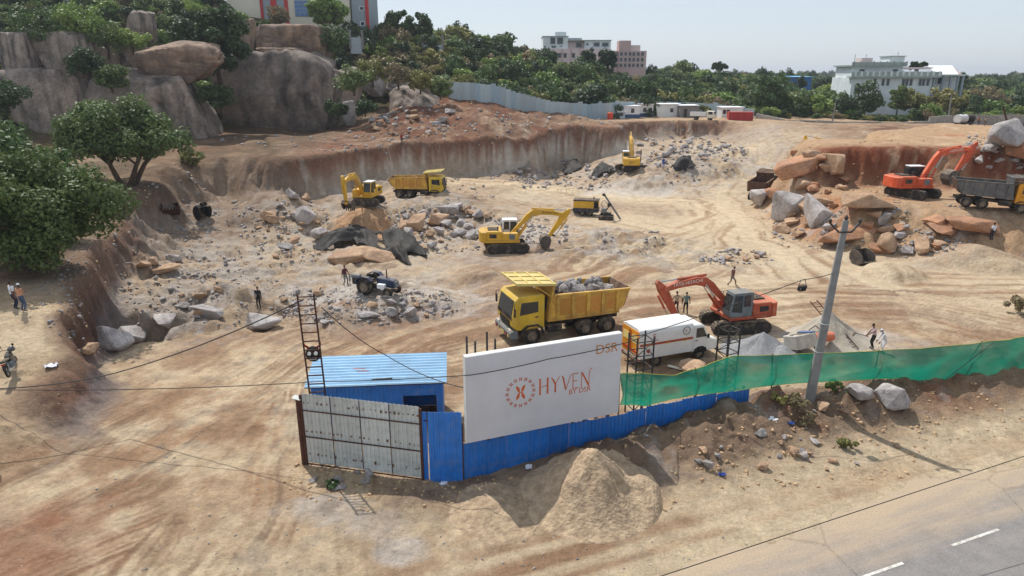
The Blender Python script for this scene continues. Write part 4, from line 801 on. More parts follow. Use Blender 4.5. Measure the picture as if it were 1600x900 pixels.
# ---------------------------------------------------------------- far fence of pale sheets
def far_fence():
    pts = [(693, 152), (738, 156), (779, 164), (800, 171), (860, 187), (920, 190), (962, 184), (1000, 180), (1060, 180), (1110, 184), (1180, 191)]
    hs = [22, 24, 26, 25, 26, 25, 23, 20, 19, 20, 18]; Ys = [139, 140, 141, 142, 144, 147, 152, 160, 164, 164, 163]
    W = [PY(x, y, Yq) for (x, y), Yq in zip(pts, Ys)]; t = thing('sheet_fence', 'long pale sheet-metal fence along the foot of the scrub hill', 'fence', W[0]); base = W[0].copy(); rng = random.Random(2); me = sheet(1.06, 1, 4, .05); me.materials.append(GALV2)
    rust = mat('rusty_sheet', (150, 124, 100), rough=.8, nscale=1, namt=.2); alt = mat('bluish_sheet', (160, 180, 190), rough=.5, nscale=1, namt=.1)
    s = 0.0; seg = [(W[i+1]-W[i]).to_2d().length for i in range(len(W)-1)]; tot = sum(seg); acc = 0; i = 0
    while s < tot - .5:
        while s > acc + seg[i]: acc += seg[i]; i += 1
        f = (s - acc)/seg[i]; a = W[i].lerp(W[i+1], f); d = W[i+1] - W[i]; h = (hs[i]*(1-f) + hs[i+1]*f)*W[i].y/F*1.03
        o = link('fence_sheet', me, None, t); g = min(a.z, gz(a.x, a.y)) - .3; o.location = (a.x - base.x, a.y - base.y, g - base.z); hh = a.z + h - g + (.35 if rng.random() < .08 else 0) + rng.uniform(-.05, .05)
        o.scale = (1, 1, hh); o.rotation_euler = (0, 0, math.atan2(d.y, d.x))
        if rng.random() < .22: o.material_slots[0].link = 'OBJECT'; o.material_slots[0].material = rust if rng.random() < .25 else alt
        s += 1.04
far_fence()
# ---------------------------------------------------------------- cabins, containers and the wall on the far bench
WIN = glassy('dark_window', (44, 50, 56)); CAB_W = mat('cabin_white', (222, 222, 220), rough=.6, nscale=.8, namt=.06, dust=.15); CAB_B = mat('cabin_blue', (58, 84, 122), rough=.6, namt=.1, dust=.2); ROOFW = mat('white_roof', (232, 234, 236), rough=.5, namt=.03)
def cabin(label, x0, x1, y0, y1, Y, yaw=.15, depth=2.6, skirt=None, wall=CAB_W, door=None, window=None, roof=ROOFW, name='site_cabin', cat='cabin', overhang=.18, ribs=0):
    a = PY(x0, y1, Y); W = (x1-x0)*Y/F*1.02; Hh = (y1-y0)*Y/F; g = gz(a.x + W/2, Y); t = thing(name, label, cat, (a.x, Y, min(a.z, g)), yaw); dz = a.z - min(a.z, g)
    MB().bb(0, W, 0, depth, -.2, Hh + dz).build('wall_shell', wall, t)
    if roof: MB().box((W/2, depth/2 - .05, Hh + dz + .06), (W + overhang*2, depth + overhang*2, .1), rot=(.03, 0, 0)).build('roof', roof, t)
    if skirt: MB().bb(-.02, W + .02, -.03, depth + .02, -.15, Hh*.32).build('lower_band', skirt, t)
    if window:
        for w in window: f = MB().bb(W*w - .36, W*w + .36, -.05, -.004, Hh*.45, Hh*.8).build('window', DARKSTEEL, t); MB().bb(W*w - .29, W*w + .29, -.07, -.051, Hh*.49, Hh*.76).build('pane', WIN, f)
    if door is not None: MB().bb(W*door - .4, W*door + .4, -.04, -.003, .05, Hh*.8).build('door', DARKSTEEL, t)
    for k in range(ribs): MB().bb(W*(k+.3)/ribs, W*(k+.7)/ribs, -.05, -.002, .12, Hh - .12).build('wall_rib', wall, t)
    return t
cabin('small grey kiosk with white lid roof at the end of the cabins', 958, 976, 175, 187, 152, door=.4, wall=GALV2, window=[.7])
cabin('white cabin with dark blue skirt next to the small kiosk', 974, 999, 167, 185, 154, skirt=CAB_B, window=[.55])
cabin('white cabin with dark doorway between the blue-skirted cabin and long cabins', 998, 1020, 164, 181, 157, door=.8, window=[.4], skirt=CAB_B)
cabin('long white site cabin with one small window', 1031, 1062, 164, 180, 158, window=[.58])
cabin('grey-white cabin with open doorway and leaning sheet beside long cabin', 1062, 1090, 166, 182, 157, door=.3, wall=CONC)
cabin('red shipping container on the far bench', 1138, 1173, 176, 191, 153, yaw=-.12, wall=mat('container_red', (168, 48, 48), rough=.6, nscale=.8, namt=.14, dust=.2), roof=None, ribs=9, depth=2.5, name='shipping_container', cat='container')
cabin('white open shelter of sheets behind the red container', 1127, 1160, 169, 186, 159, wall=CAB_W, window=[.12, .3], name='sheet_shelter', cat='shelter')
def stone_wall():
    m = mat('stone_masonry', (160, 156, 150), rough=.95, nscale=2.5, namt=.22, bump=.5, rgb2=(116, 112, 106))
    pts = [(1180, 190, 163), (1222, 201, 156), (1300, 204, 152), (1400, 206, 149), (1450, 204, 150)]
    def run(label, pts, h):
        W = [PY(*q) for q in pts]; t = thing('stone_wall', label, 'wall', W[0])
        for a, b in zip(W, W[1:]):
            a2, b2 = a - W[0], b - W[0]; n = max(2, int((b-a).length/2.6))
            for k in range(n): c, d = a2.lerp(b2, k/n), a2.lerp(b2, (k+.985)/n); MB().bar(c + Vector((0, 0, h/2 - .6)), d + Vector((0, 0, h/2 - .6)), .4, h + 1.2 + .16*((k*7) % 3 - 1)).build('wall_bay', m, t)
    run('long grey stone wall bounding the far side of the quarry', pts, 2.0); run('grey stone wall section stepping up behind the tanker', [(1450, 198, 154), (1484, 196, 156), (1700, 195, 158)], 2.2)
    run('upper grey block wall by the wooden pole', [(1484, 186, 168), (1560, 186, 168), (1720, 186, 168)], 1.4)
stone_wall()
def far_pole(label, x0, y0, x1, y1, Y, m=CONC):
    a, b = PY(x0, y0, Y), PY(x1, y1, Y); t = thing('power_pole', label, 'utility pole', (a.x, a.y, min(a.z, gz(a.x, a.y)) - .2)); a2 = Vector((0, 0, 0)); d = b - Vector(t.location)
    MB().tube([a2, d], [.2, .13], 6).build('shaft', m, t); MB().bar(d*.96 + Vector((-.7, -.1, 0)), d*.96 + Vector((.7, -.1, 0)), .1).build('cross_arm', DARKSTEEL, t); return Vector(t.location) + d
q1 = far_pole('leaning concrete power pole behind the grey wall', 1301, 189, 1306, 158, 158); q2 = far_pole('tall concrete power pole in front of the dry olive tree', 1482, 187, 1487, 147, 158); q3 = far_pole('dark wooden pole leaning by the rock heap near the tanker', 1577, 200, 1567, 165, 140, RUST)
for dz, lab in ((0, 'upper thin power line between the far concrete poles'), (-.5, 'lower thin power line between the far concrete poles')): cable(lab, [q1 + Vector((0, 0, dz)), q2 + Vector((0, 0, dz)), PY(1640, 164, 158) + Vector((0, 0, dz))], sag=1.0, r=.03)['group'] = 'far power lines'

# ---------------------------------------------------------------- buildings
WALLW = mat('building_white', (222, 226, 226), rough=.8, nscale=.3, namt=.06, rgb2=(196, 204, 204)); PINK = mat('pink_render', (220, 200, 196), rough=.85, nscale=.25, namt=.08); PINKD = mat('pink_dark_render', (202, 172, 166), rough=.85, nscale=.3, namt=.08)
GREYB = mat('grey_render', (150, 160, 166), rough=.8, nscale=.5, namt=.08); CREAM = mat('cream_render', (226, 218, 198), rough=.8, nscale=.4, namt=.05); REDP = mat('red_band', (192, 58, 60), rough=.7, namt=.08); SOFFIT = mat('weathered_band', (160, 172, 166), rough=.85, nscale=.6, namt=.15)
BLUEGL = glassy('blue_glazing', (70, 118, 170))
def facade(t, W, H0, H1, yf, cols, rows, ww=.9, wh=1.3, m=WIN, sill=CONC, xs=None, shade=True):
    """windows on the front (y = yf) of a block, each a frame with its pane and ledge"""
    for r in range(rows):
        zc = H0 + (H1-H0)*(r + .52)/rows
        for c in (xs or [(k + .5)/cols for k in range(cols)]):
            x = W*c; f = MB().bb(x - ww/2, x + ww/2, yf - .06, yf - .004, zc - wh/2, zc + wh/2).build('window', GREYB, t); MB().bb(x - ww/2 + .08, x + ww/2 - .08, yf - .075, yf - .061, zc - wh/2 + .08, zc + wh/2 - .08).build('pane', m, f)
            if shade: MB().bb(x - ww/2 - .15, x + ww/2 + .15, yf - .42, yf - .005, zc + wh/2 + .05, zc + wh/2 + .15).build('sunshade', sill, f)
def mansion():
    Y = 185; a = PY(1324, 160, Y); k = Y/F*1.0; t = thing('white_mansion', 'weathered white three-storey mansion with balustraded terraces and gabled porch', 'mansion', (a.x, Y, gz(a.x + 10, Y) - .5), -.08)
    z = lambda py: (PY(1400, py, Y).z - t.location.z); X = lambda px: (px - 1324)*k
    MB().bb(X(1326), X(1442), 0, 14, -1, z(121)).build('lower_block', WALLW, t); MB().bb(X(1328), X(1400), 1.5, 13, z(121), z(104)).build('upper_block', WALLW, t); MB().bb(X(1381), X(1402), 2, 8, z(99), z(88)).build('stair_head', WALLW, t); MB().bb(X(1381) - .3, X(1402) + .3, 1.8, 8.2, z(88), z(87)).build('stair_head_slab', SOFFIT, t)
    for nm, x0, x1, y0, y1, p0, p1 in (('balcony_parapet', 1322, 1450, -1.2, -.9, 119, 112), ('balcony_slab', 1322, 1450, -1.25, 2, 121.2, 119), ('roof_slab', 1324, 1403, .3, 13.4, 104, 101.5), ('roof_parapet', 1324, 1403, .25, .55, 101.5, 97)):
        MB().bb(X(x0), X(x1), y0, y1, z(p0), z(p1)).build(nm, SOFFIT, t)
    for i in range(15): MB().bb(X(1326 + i*8.5), X(1326 + i*8.5) + .5, -1.3, -1.21, z(119), z(112) + .1).build('baluster_panel', WALLW, t)
    for i in range(9): MB().bb(X(1326 + i*9.4), X(1326 + i*9.4) + .25, .2, .6, z(97), z(95.6)).build('finial', GREYB, t)
    facade(t, X(1442), z(158), z(124), 0, 0, 1, 1.6, 2.2, xs=[.1], shade=False)
    for x in (1357, 1369, 1376, 1398, 1403, 1409, 1422, 1427, 1433): f = MB().bb(X(x), X(x + 4.6), -.06, -.003, z(134), z(123)).build('window', GREYB, t); MB().bb(X(x) + .12, X(x + 4.6) - .12, -.08, -.061, z(134) + .12, z(123) - .12).build('pane', WIN, f)
    f = MB().bb(X(1338), X(1346), 1.44, 1.497, z(112), z(108)).build('window', GREYB, t); MB().bb(X(1339), X(1345), 1.42, 1.439, z(111.5), z(108.5)).build('pane', WIN, f)
    f = MB().bb(X(1386), X(1394), 1.44, 1.497, z(112), z(108)).build('window', GREYB, t); MB().bb(X(1387), X(1393), 1.42, 1.439, z(111.5), z(108.5)).build('pane', WIN, f)
    MB().bb(X(1404), X(1448), 3, 13, z(108), z(105)).build('terrace_roof', PINK, t); MB().bb(X(1345), X(1361), 4, 8, z(97), z(90)).build('water_tank', PINK, t)
    for x in (1353, 1399, 1337): MB().cyl((X(x), 5, z(97)), (X(x), 5, z(80 if x == 1399 else 84)), .07, n=5).build('antenna', GREYB, t)
    # porch with arches and gable
    x0, x1 = X(1442), X(1484); MB().bb(x0, x1, 2.5, 10, -1, z(120)).build('porch_block', WALLW, t)
    for x in (1443, 1455, 1466, 1476, 1483): MB().bb(X(x) - .2, X(x) + .25, -.6, -.1, -1, z(117)).build('porch_column', GREYB, t)
    for x in (1449.5, 1460.5):
        pr = [(X(x) - .75, z(131)), (X(x) + .75, z(131)), (X(x) + .75, z(124))] + [(X(x) + .75*math.cos(q), z(124) + .75*math.sin(q)) for q in np.linspace(.2, 2.94, 8)] + [(X(x) - .75, z(124))]; MB().prism(pr, 2.4, 2.497).build('arch_opening', WIN, t)
    MB().bb(x0, x1 + .2, -.7, 2.4, z(118.5), z(116)).build('porch_beam', WALLW, t)
    q = MB(); zr, ze = z(103), z(117); xm = X(1478); q.add([(x0, -1, ze), (X(1474), -1, ze), (X(1480), 5, zr), (x0 + .6, 5, zr), (x0, -1, ze + .15), (X(1474), -1, ze + .15), (X(1480), 5, zr + .15), (x0 + .6, 5, zr + .15)], [(0, 3, 2, 1), (4, 5, 6, 7), (0, 1, 5, 4), (1, 2, 6, 5), (2, 3, 7, 6), (3, 0, 4, 7)]); q.build('porch_roof', ROOFW, t)
    q = MB(); q.add([(X(1474), -1, ze), (X(1486), 1, ze), (X(1480), 5, zr), (X(1474), 9, ze), (X(1486), 9, ze)], [(0, 1, 2), (1, 4, 2), (4, 3, 2)]); q.build('gable', PINKD, t)
mansion()
def pink_building():
    Y = 232; a = PY(846, 112, Y); k = Y/F*1.02; t = thing('pink_building', 'pink and white multi-block building standing above the scrub hill', 'building', (a.x, Y, gz(a.x + 15, Y) - 1), 0); X = lambda px: (px - 846)*k; z = lambda py: PY(900, py, Y).z - t.location.z
    MB().bb(X(849), X(946), 0, 16, -2, z(76)).build('pink_block', PINK, t); MB().bb(X(946), X(1000), 2.2, 20, -2, z(79)).build('rear_wing', PINKD, t)
    MB().bb(X(823), X(849), 3, 12, -2, z(82)).build('side_wing', PINK, t); MB().bb(X(848), X(884), .6, 13, z(76), z(57)).build('white_block', WALLW, t); MB().bb(X(884), X(908), 2.2, 12, z(76), z(64)).build('middle_block', PINK, t); MB().bb(X(908), X(946), .5, 13, z(76), z(62)).build('white_wing', WALLW, t)
    MB().bb(X(866), X(882), 3, 8, z(57), z(49)).build('roof_room', WALLW, t); MB().bb(X(847) , X(885), .3, 13.3, z(57), z(56)).build('roof_slab', SOFFIT, t); MB().bb(X(884), X(947), .2, 13.3, z(63.6), z(62.4)).build('roof_slab', SOFFIT, t)
    MB().bb(X(959), X(976), 1.6, 7, -2, z(63)).build('stair_tower', PINKD, t); MB().bb(X(976), X(991), 3, 8, z(79), z(70)).build('roof_room', PINK, t); MB().bb(X(886), X(906), 5, 9, z(64), z(58)).build('roof_plant', GREYB, t)
    for x in (849.5, 862, 875, 888, 901, 914, 930): MB().bb(X(x), X(x) + .3, -.25, -.003, -2, z(76)).build('pilaster', PINKD, t)
    for x in (856, 863, 872, 880, 892, 905, 918, 938):
        for py in (87, 101):
            f = MB().bb(X(x) - .5, X(x) + .5, -.06, -.003, z(py) - .65, z(py) + .65).build('window', GREYB, t); MB().bb(X(x) - .4, X(x) + .4, -.08, -.061, z(py) - .55, z(py) + .55).build('pane', WIN, f); MB().bb(X(x) - .65, X(x) + .65, -.5, -.005, z(py) + .7, z(py) + .8).build('sunshade', CONC, f)
    for x0, x1, p0, p1, y in ((858, 866, 69, 58, .6), (868, 877, 69, 58, .6), (860, 867, 75, 71, .6), (872, 876, 73, 71, .6), (896, 905, 74, 66, 2.2), (910, 914, 71, 67, .5), (921, 930, 73, 66, .5), (933, 943, 73, 66, .5)):
        f = MB().bb(X(x0), X(x1), y - .08, y - .003, z(p0), z(p1)).build('window', GREYB, t); MB().bb(X(x0) + .2, X(x1) - .2, y - .1, y - .081, z(p0) + .2, z(p1) - .2).build('pane', WIN, f)
    for i in range(8):
        for py in (84, 93, 102):
            x = 950 + i*6.3; y0 = 1.6 if 959 <= x <= 976 else 2.2; f = MB().bb(X(x) - .45, X(x) + .45, y0 - .06, y0 - .003, z(py) - .6, z(py) + .6).build('window', GREYB, t); MB().bb(X(x) - .36, X(x) + .36, y0 - .08, y0 - .061, z(py) - .5, z(py) + .5).build('pane', WIN, f)
pink_building()
def striped_building():
    Y = 166; a = PY(372, 45, Y); k = Y/F*1.03; t = thing('striped_building', 'cream and grey building with red corner bands above the outcrop', 'building', (a.x, Y, gz(a.x + 14, Y) - 2.5)); X = lambda px: (px - 372)*k; z = lambda py: PY(470, py, Y).z - t.location.z
    MB().bb(X(360), X(532), 0, 14, -3, z(-60)).build('cream_block', CREAM, t); MB().bb(X(534), X(556), .8, 14, -3, z(-60)).build('grey_block', GREYB, t)
    for x0, x1, y, m in ((407, 411, -.3, REDP), (441, 446, -.3, REDP), (553.5, 558, .5, REDP)): MB().bb(X(x0), X(x1), y, y + .6, -3, z(-60)).build('corner_band', m, t)
    MB().bb(X(411), X(441), -.12, -.003, -3, z(-60)).build('grey_panel', GREYB, t); MB().bb(X(422), X(430), -.4, -.125, z(60), z(-60)).build('red_fin', REDP, t)
    f = MB().bb(X(455), X(475), -.1, -.003, z(26), z(0)).build('window', GREYB, t)
    for i in range(3):
        for j in range(4): MB().bb(X(456 + i*6.2), X(461.4 + i*6.2), -.13, -.101, z(25 - j*6.2), z(20 - j*6.2)).build('pane', BLUEGL, f)
    for py in (12, 36):
        f = MB().bb(X(545), X(552), .72, .797, z(py + 4), z(py - 3)).build('window', WALLW, t); MB().bb(X(546), X(551), .69, .719, z(py + 3), z(py - 2)).build('pane', WIN, f)
striped_building()
def shell_frame(label, cols, y0, y1, Y, wall=None):
    a = PY(cols[0], y1, Y); t = thing('concrete_frame', label, 'building frame', (a.x, Y, a.z)); k = Y/F; h = (y1-y0)*k
    for c in cols: MB().bb((c-cols[0])*k, (c-cols[0])*k + .45, 0, .45, -2, h).build('column', CONC, t)
    if wall: MB().bb(.2, (cols[-1]-cols[0])*k, .1, .35, -3, h*wall).build('infill_wall', mat('grey_block_wall', (164, 172, 178), rough=.9, nscale=1, namt=.08), t)
shell_frame('unfinished frame of pale columns over a grey wall on the skyline', [660, 675, 689], 58, 90, 168, .55); shell_frame('two pale concrete columns below the striped building corner', [545, 563], 48, 60, 150, .12)
t_ = cabin('blue roofed shed on the far slope', 1238, 1268, 121, 133, 245, wall=mat('shed_blue', (60, 110, 170), rough=.6, namt=.1), roof=mat('shed_roof_blue', (120, 180, 220), rough=.5, namt=.05), name='blue_shed', cat='shed', depth=8, overhang=.5)
# ---------------------------------------------------------------- machines
YEL = mat('machine_yellow', (216, 168, 44), rough=.5, nscale=1.2, namt=.1, dust=.5, spec=.45); YEL2 = mat('truck_yellow', (214, 178, 52), rough=.5, nscale=1.4, namt=.12, dust=.46)
BODY_Y = mat('worn_tipper_yellow', (206, 166, 66), rough=.65, nscale=1.6, namt=.2, rgb2=(160, 116, 62), dust=.35); RUSTY_PANEL = mat('rusted_tipper_panel', (172, 112, 54), rough=.8, nscale=2.5, namt=.25, rgb2=(196, 152, 66)); CANOPY = mat('canopy_cream', (226, 206, 128), rough=.55, nscale=1.5, namt=.1, dust=.42)
ORG = mat('machine_orange', (206, 84, 44), rough=.5, nscale=1.2, namt=.12, dust=.42); ORG2 = mat('faded_orange', (186, 84, 54), rough=.55, nscale=1.4, namt=.16, dust=.46); GREYM = mat('machine_grey', (112, 120, 124), rough=.6, nscale=2, namt=.15, dust=.35)
TRACK = mat('track_steel', (62, 56, 52), rough=.85, nscale=4, namt=.25, dust=.6); BUCKET = mat('bucket_steel', (96, 88, 82), rough=.75, metal=.2, nscale=3, namt=.25, dust=.45); CHROME = mat('cylinder_rod', (190, 190, 190), rough=.3, metal=.8, namt=.05)
GLASS = glassy('cab_glass', (40, 48, 52)); TYRE = mat('tyre', (44, 42, 41), rough=.9, nscale=6, namt=.2, dust=.55); RIM = mat('wheel_rim', (128, 116, 100), rough=.7, nscale=4, namt=.2, dust=.45); CHASSIS = mat('chassis', (54, 50, 48), rough=.8, nscale=4, namt=.2, dust=.45)
TIPGREY = mat('tipper_grey', (98, 102, 104), rough=.6, nscale=1.5, namt=.18, rgb2=(84, 78, 74), dust=.42); CABOR = mat('cab_amber', (230, 156, 30), rough=.45, nscale=1.2, namt=.08, dust=.2); BROWNSTEEL = mat('rusted_tipper', (98, 72, 60), rough=.85, nscale=1.5, namt=.25, dust=.42)
LAMP = mat('lamp_lens', (220, 214, 200), rough=.25, namt=.05); REDL = mat('lamp_red', (170, 40, 30), rough=.35, namt=.05)
def bucket_mesh(w=1.25):
    """open digging bucket: mouth along +x, hung from the origin, teeth on the lip"""
    arc = [(.0, .12), (-.42, -.02), (-.62, -.4), (-.52, -.85), (-.15, -1.15), (.38, -1.22)]; inn = [(x*.9 + .02, z*.93 + .0) for x, z in arc]; q = MB()
    for a, b, c, d in zip(arc, arc[1:], inn, inn[1:]): q.prism([a, b, d, c], -w/2, w/2)
    for s in (-1, 1): q.prism(arc + [(.62, -.75), (.35, -.1)], s*w/2 - .025, s*w/2 + .025)
    return q
def excavator(name, label, loc, track_yaw, house_yaw, boom=20, stick=-125, bucket=-30, m=YEL, m_cab=None, scale=1.0, pitch=0, roll=0, cw_text=None, boom_text=None, boom_only=False):
    t = thing(name, label, 'excavator', loc, house_yaw, pitch=pitch, roll=roll, scale=scale); m_cab = m_cab or m; up = Matrix.Rotation(track_yaw - house_yaw, 4, 'Z')
    for s in (-1, 1):                             # tracks
        L, r = 1.62, .46; prof = [(L + r*math.cos(a), r + r*math.sin(a)) for a in np.linspace(-math.pi/2, math.pi/2, 8)] + [(-L + r*math.cos(a), r + r*math.sin(a)) for a in np.linspace(math.pi/2, 3*math.pi/2, 8)]
        k = MB().prism([(x*.985, .02 + z*.96) for x, z in prof], s*1.19 - .27, s*1.19 + .27, up); tr = k.build('track', TRACK, t); q = MB(); n = len(prof)
        per = 2*math.pi*r + 4*L; cnt = 40
        for i in range(cnt):                      # shoes round the belt
            d = per*i/cnt
            if d < 2*L: x, z, a = -L + d, 0, 0
            elif d < 2*L + math.pi*r: a = (d - 2*L)/r; x, z = L + r*math.sin(a), r - r*math.cos(a)
            elif d < 4*L + math.pi*r: x, z, a = L - (d - 2*L - math.pi*r), 2*r, math.pi
            else: a = math.pi + (d - 4*L - math.pi*r)/r; x, z = -L + r*math.sin(a), r - r*math.cos(a)
            q.box((0, 0, 0), (.17, .6, .05), up @ Matrix.Translation((x, s*1.19, z)) @ Matrix.Rotation(-a, 4, 'Y'))
        q.build('track_shoes', TRACK, tr); q = MB()
        for x in np.linspace(-1.2, 1.2, 6): MB().tube([up @ Vector((x, s*1.19 + s*.2, .2)), up @ Vector((x, s*1.19 + s*.31, .2))], .12, 8).build('roller', CHASSIS, tr)
        for x in (-L, L): MB().tube([up @ Vector((x, s*1.19 + s*.2, r)), up @ Vector((x, s*1.19 + s*.31, r))], .3, 12).build('sprocket', CHASSIS, tr)
    q = MB(); q.box((0, 0, .6), (1.7, 1.9, .4), up); q.build('undercarriage', CHASSIS, t); MB().cyl((0, 0, .78), (0, 0, 1.06), .75, n=20).build('slew_ring', CHASSIS, t)
    MB().bb(-2.1, 1.25, -1.3, 1.3, 1.04, 1.3).build('deck', m, t, bevel=.04)
    cw = [(-2.05, -1.34), (-2.5, -1.28), (-2.72, -.8), (-2.78, 0), (-2.72, .8), (-2.5, 1.28), (-2.05, 1.34)]; q = MB(); n = len(cw)
    q.add([(x, y, 1.08) for x, y in cw] + [(x*.99, y, 2.12) for x, y in cw], [tuple(range(n-1, -1, -1)), tuple(range(n, 2*n))] + [(i, (i+1) % n, (i+1) % n + n, i + n) for i in range(n)]); cwo = q.build('counterweight', m, t, bevel=.05)
    if cw_text: text('lettering', cw_text, .42, cw_text_mat, cwo, (-2.795, .42, 1.45), rot=(math.pi/2, 0, -math.pi/2))
    e = MB().bb(-2.04, -.5, -1.3, 1.3, 1.302, 2.2).build('engine_hood', m, t, bevel=.05); MB().bb(-1.9, -.9, -.75, .6, 2.2, 2.3).build('hood_cover', BLACK, e, bevel=.03); MB().cyl((-.9, -.85, 2.2), (-.9, -.85, 2.62), .07, n=8).build('exhaust', CHASSIS, e)
    for s in (-1, 1): MB().bb(-1.75, -1.05, s*1.315 - .01, s*1.315 + .01, 1.55, 1.95).build('vent_grille', CHASSIS, e)
    MB().bb(-.498, 1.1, -1.3, -.55, 1.302, 2.0).build('tank_box', m, t, bevel=.04); MB().bb(.2, .75, -1.308, -1.29, 1.4, 1.92).build('side_badge', GREYM, t)
    for x in (-.4, .3, 1.0): MB().cyl((x, -1.25, 2.0), (x, -1.25, 2.42), .022, n=5).build('handrail', CHASSIS, t)
    MB().bar((-.4, -1.25, 2.42), (1.0, -1.25, 2.42), .04).build('handrail', CHASSIS, t)
    # cab: framed box with raked front
    c = [(-.45, 1.302), (1.22, 1.302), (1.36, 1.75), (1.12, 2.98), (-.35, 2.98), (-.47, 2.2)]; cab = MB().prism(c, .33, 1.31).build('cab', m_cab, t, bevel=.05); MB().bb(-.38, 1.12, .3, 1.34, 2.96, 3.06).build('cab_roof', ROOFW if m_cab is not GREYM else GREYM, cab, bevel=.03)
    for y, s in ((1.318, 1), (.322, -1)): MB().prism([(-.25, 2.05), (.3, 2.05), (.3, 2.86), (-.22, 2.86)], y - .01, y + .01).build('side_window', GLASS, cab); MB().prism([(.4, 1.62), (1.2, 1.75), (1.03, 2.86), (.4, 2.86)], y - .01, y + .01).build('door_window', GLASS, cab)
    MB().add([(1.375, .42, 1.8), (1.375, 1.22, 1.8), (1.165, 1.22, 2.88), (1.165, .42, 2.88), (1.36, .42, 1.8), (1.36, 1.22, 1.8), (1.15, 1.22, 2.88), (1.15, .42, 2.88)], [(0, 1, 2, 3), (7, 6, 5, 4), (0, 4, 5, 1), (1, 5, 6, 2), (2, 6, 7, 3), (3, 7, 4, 0)]).build('windscreen', GLASS, cab)
    MB().bb(-.5, -.475, .45, 1.2, 2.25, 2.85).build('rear_window', GLASS, cab)
    # boom, stick and bucket in the x-z plane at y = -.1
    ba = R(boom); O = Vector((.45, -.1, 1.72)); rot = lambda v, a: Vector((v[0]*math.cos(a) - v[1]*math.sin(a), 0, v[0]*math.sin(a) + v[1]*math.cos(a)))
    bp = [(-.12, -.2), (.5, .05), (1.5, .52), (2.5, .92), (3.4, .86), (4.6, .38), (5.55, -.14), (5.72, .02), (5.6, .2), (4.6, .88), (3.5, 1.42), (2.7, 1.55), (2.1, 1.36), (1.0, .7), (.1, .24)]
    def prof(pts, org, a): return [((org + rot(p_, a)).x, (org + rot(p_, a)).z) for p_ in pts]
    bo = MB().prism(prof(bp, O, ba), -.33, .13).build('boom', m, t, bevel=.02); tip = O + rot((5.6, .03), ba)
    sa = R(stick); sp = [(-.85, .1), (-.7, .34), (0, .42), (.6, .36), (2.7, .14), (2.8, -.02), (2.65, -.14), (.4, -.26), (-.2, -.2)]; stk = MB().prism(prof(sp, tip, sa), -.26, .06).build('stick', m, t, bevel=.02); wr = tip + rot((2.65, 0), sa)
    def ram(nm, a, b, r, y, par):
        a, b = Vector((a.x, y, a.z)), Vector((b.x, y, b.z)); f = .58; o = MB().cyl(a, a.lerp(b, f), r, n=9).build(nm, m, par); MB().cyl(a.lerp(b, f), b, r*.55, n=8).build('ram_rod', CHROME, o)
    for y in (-.46, .26): ram('boom_ram', Vector((1.05, 0, 1.3)), O + rot((2.75, 1.1), ba), .09, y, t)
    ram('stick_ram', O + rot((2.75, 1.72), ba), tip + rot((-.75, .3), sa), .095, -.1, t); lk = tip + rot((2.2, .5), sa); ram('bucket_ram', tip + rot((.15, .55), sa), lk, .08, -.1, t)
    MB().bar(Vector((lk.x, -.1, lk.z)), Vector((*(tip + rot((2.3, 0), sa)).xz, 0)).xzy*1 + Vector((0, -.1, 0)), .3, .08).build('linkage', CHASSIS, t)
    q = MB(); bm_ = bucket_mesh(); Mb = Matrix.Translation((wr.x, -.1, wr.z)) @ Matrix.Rotation(-R(bucket), 4, 'Y')
    q.add(bm_.v, bm_.f, Mb); bk = q.build('bucket', BUCKET, t); q = MB()
    for y in np.linspace(-.52, .52, 5): q.add(*(lambda z: (z.v, z.f))(MB().box((.5, y, -1.21), (.3, .12, .09), taper=(.6, .8))), Mb)
    q.build('bucket_teeth', BUCKET, bk)
    MB().bar((lk.x, -.1, lk.z), Mb @ Vector((-.35, 0, -.05)), .3, .09).build('linkage', CHASSIS, t)
    if boom_text:
        a_ = ba - R(20); pos = O + rot((3.55, .92), ba)
        for y, rz, al in ((-.337, 0, 1), (.137, math.pi, -1)):
            p_ = pos if al == 1 else O + rot((5.1, .36), ba); text('lettering', boom_text[0], .34, boom_text[1], bo, (p_.x, y, p_.z), rot=Euler((math.pi/2, 0, rz)) if False else (Matrix.Rotation(-(ba - R(22)), 4, 'Y') @ Matrix.Rotation(rz, 4, 'Z') @ Matrix.Rotation(math.pi/2, 4, 'X')).to_euler())
    return t
cw_text_mat = mat('dark_lettering', (44, 40, 38), rough=.6, namt=.05); WLET = mat('white_lettering', (226, 222, 212), rough=.6, namt=.05)
def on_ground(px, py, up=0.0, ymin=12): g = G(px, py, ymin); return g + Vector((0, 0, up))
EX = {}
p = P(803, 396, 0); p = Vector((p.x - .75, p.y + 1.2, 0)); p.z = gz(p.x, p.y) + .02
EX['komatsu'] = excavator('crawler_excavator', 'yellow crawler excavator resting its bucket beside white rubble', p, R(10), R(4), 19, -124, -38, YEL, ROOFW, boom_text=('KOMATSU', cw_text_mat))
p = G(572, 318, 70); EX['cat1'] = excavator('crawler_excavator', 'yellow crawler excavator on the orange soil heap by the yellow tipper', (p.x, p.y, gz(p.x, p.y) - .1), R(172), R(258), 20, -97, -70, YEL, scale=.92)
p = G(985, 266, 90); EX['cat2'] = excavator('crawler_excavator', 'yellow excavator seen from behind with raised arm at the quarry wall', (p.x, p.y, gz(p.x, p.y)), R(20), R(84), 34, -80, -50, YEL, cw_text='CAT', scale=1.0)
MB().box((.7, -1.6, 2.3), (1.0, .08, 1.9)).build('open_side_panel', BLACK, EX['cat2'])
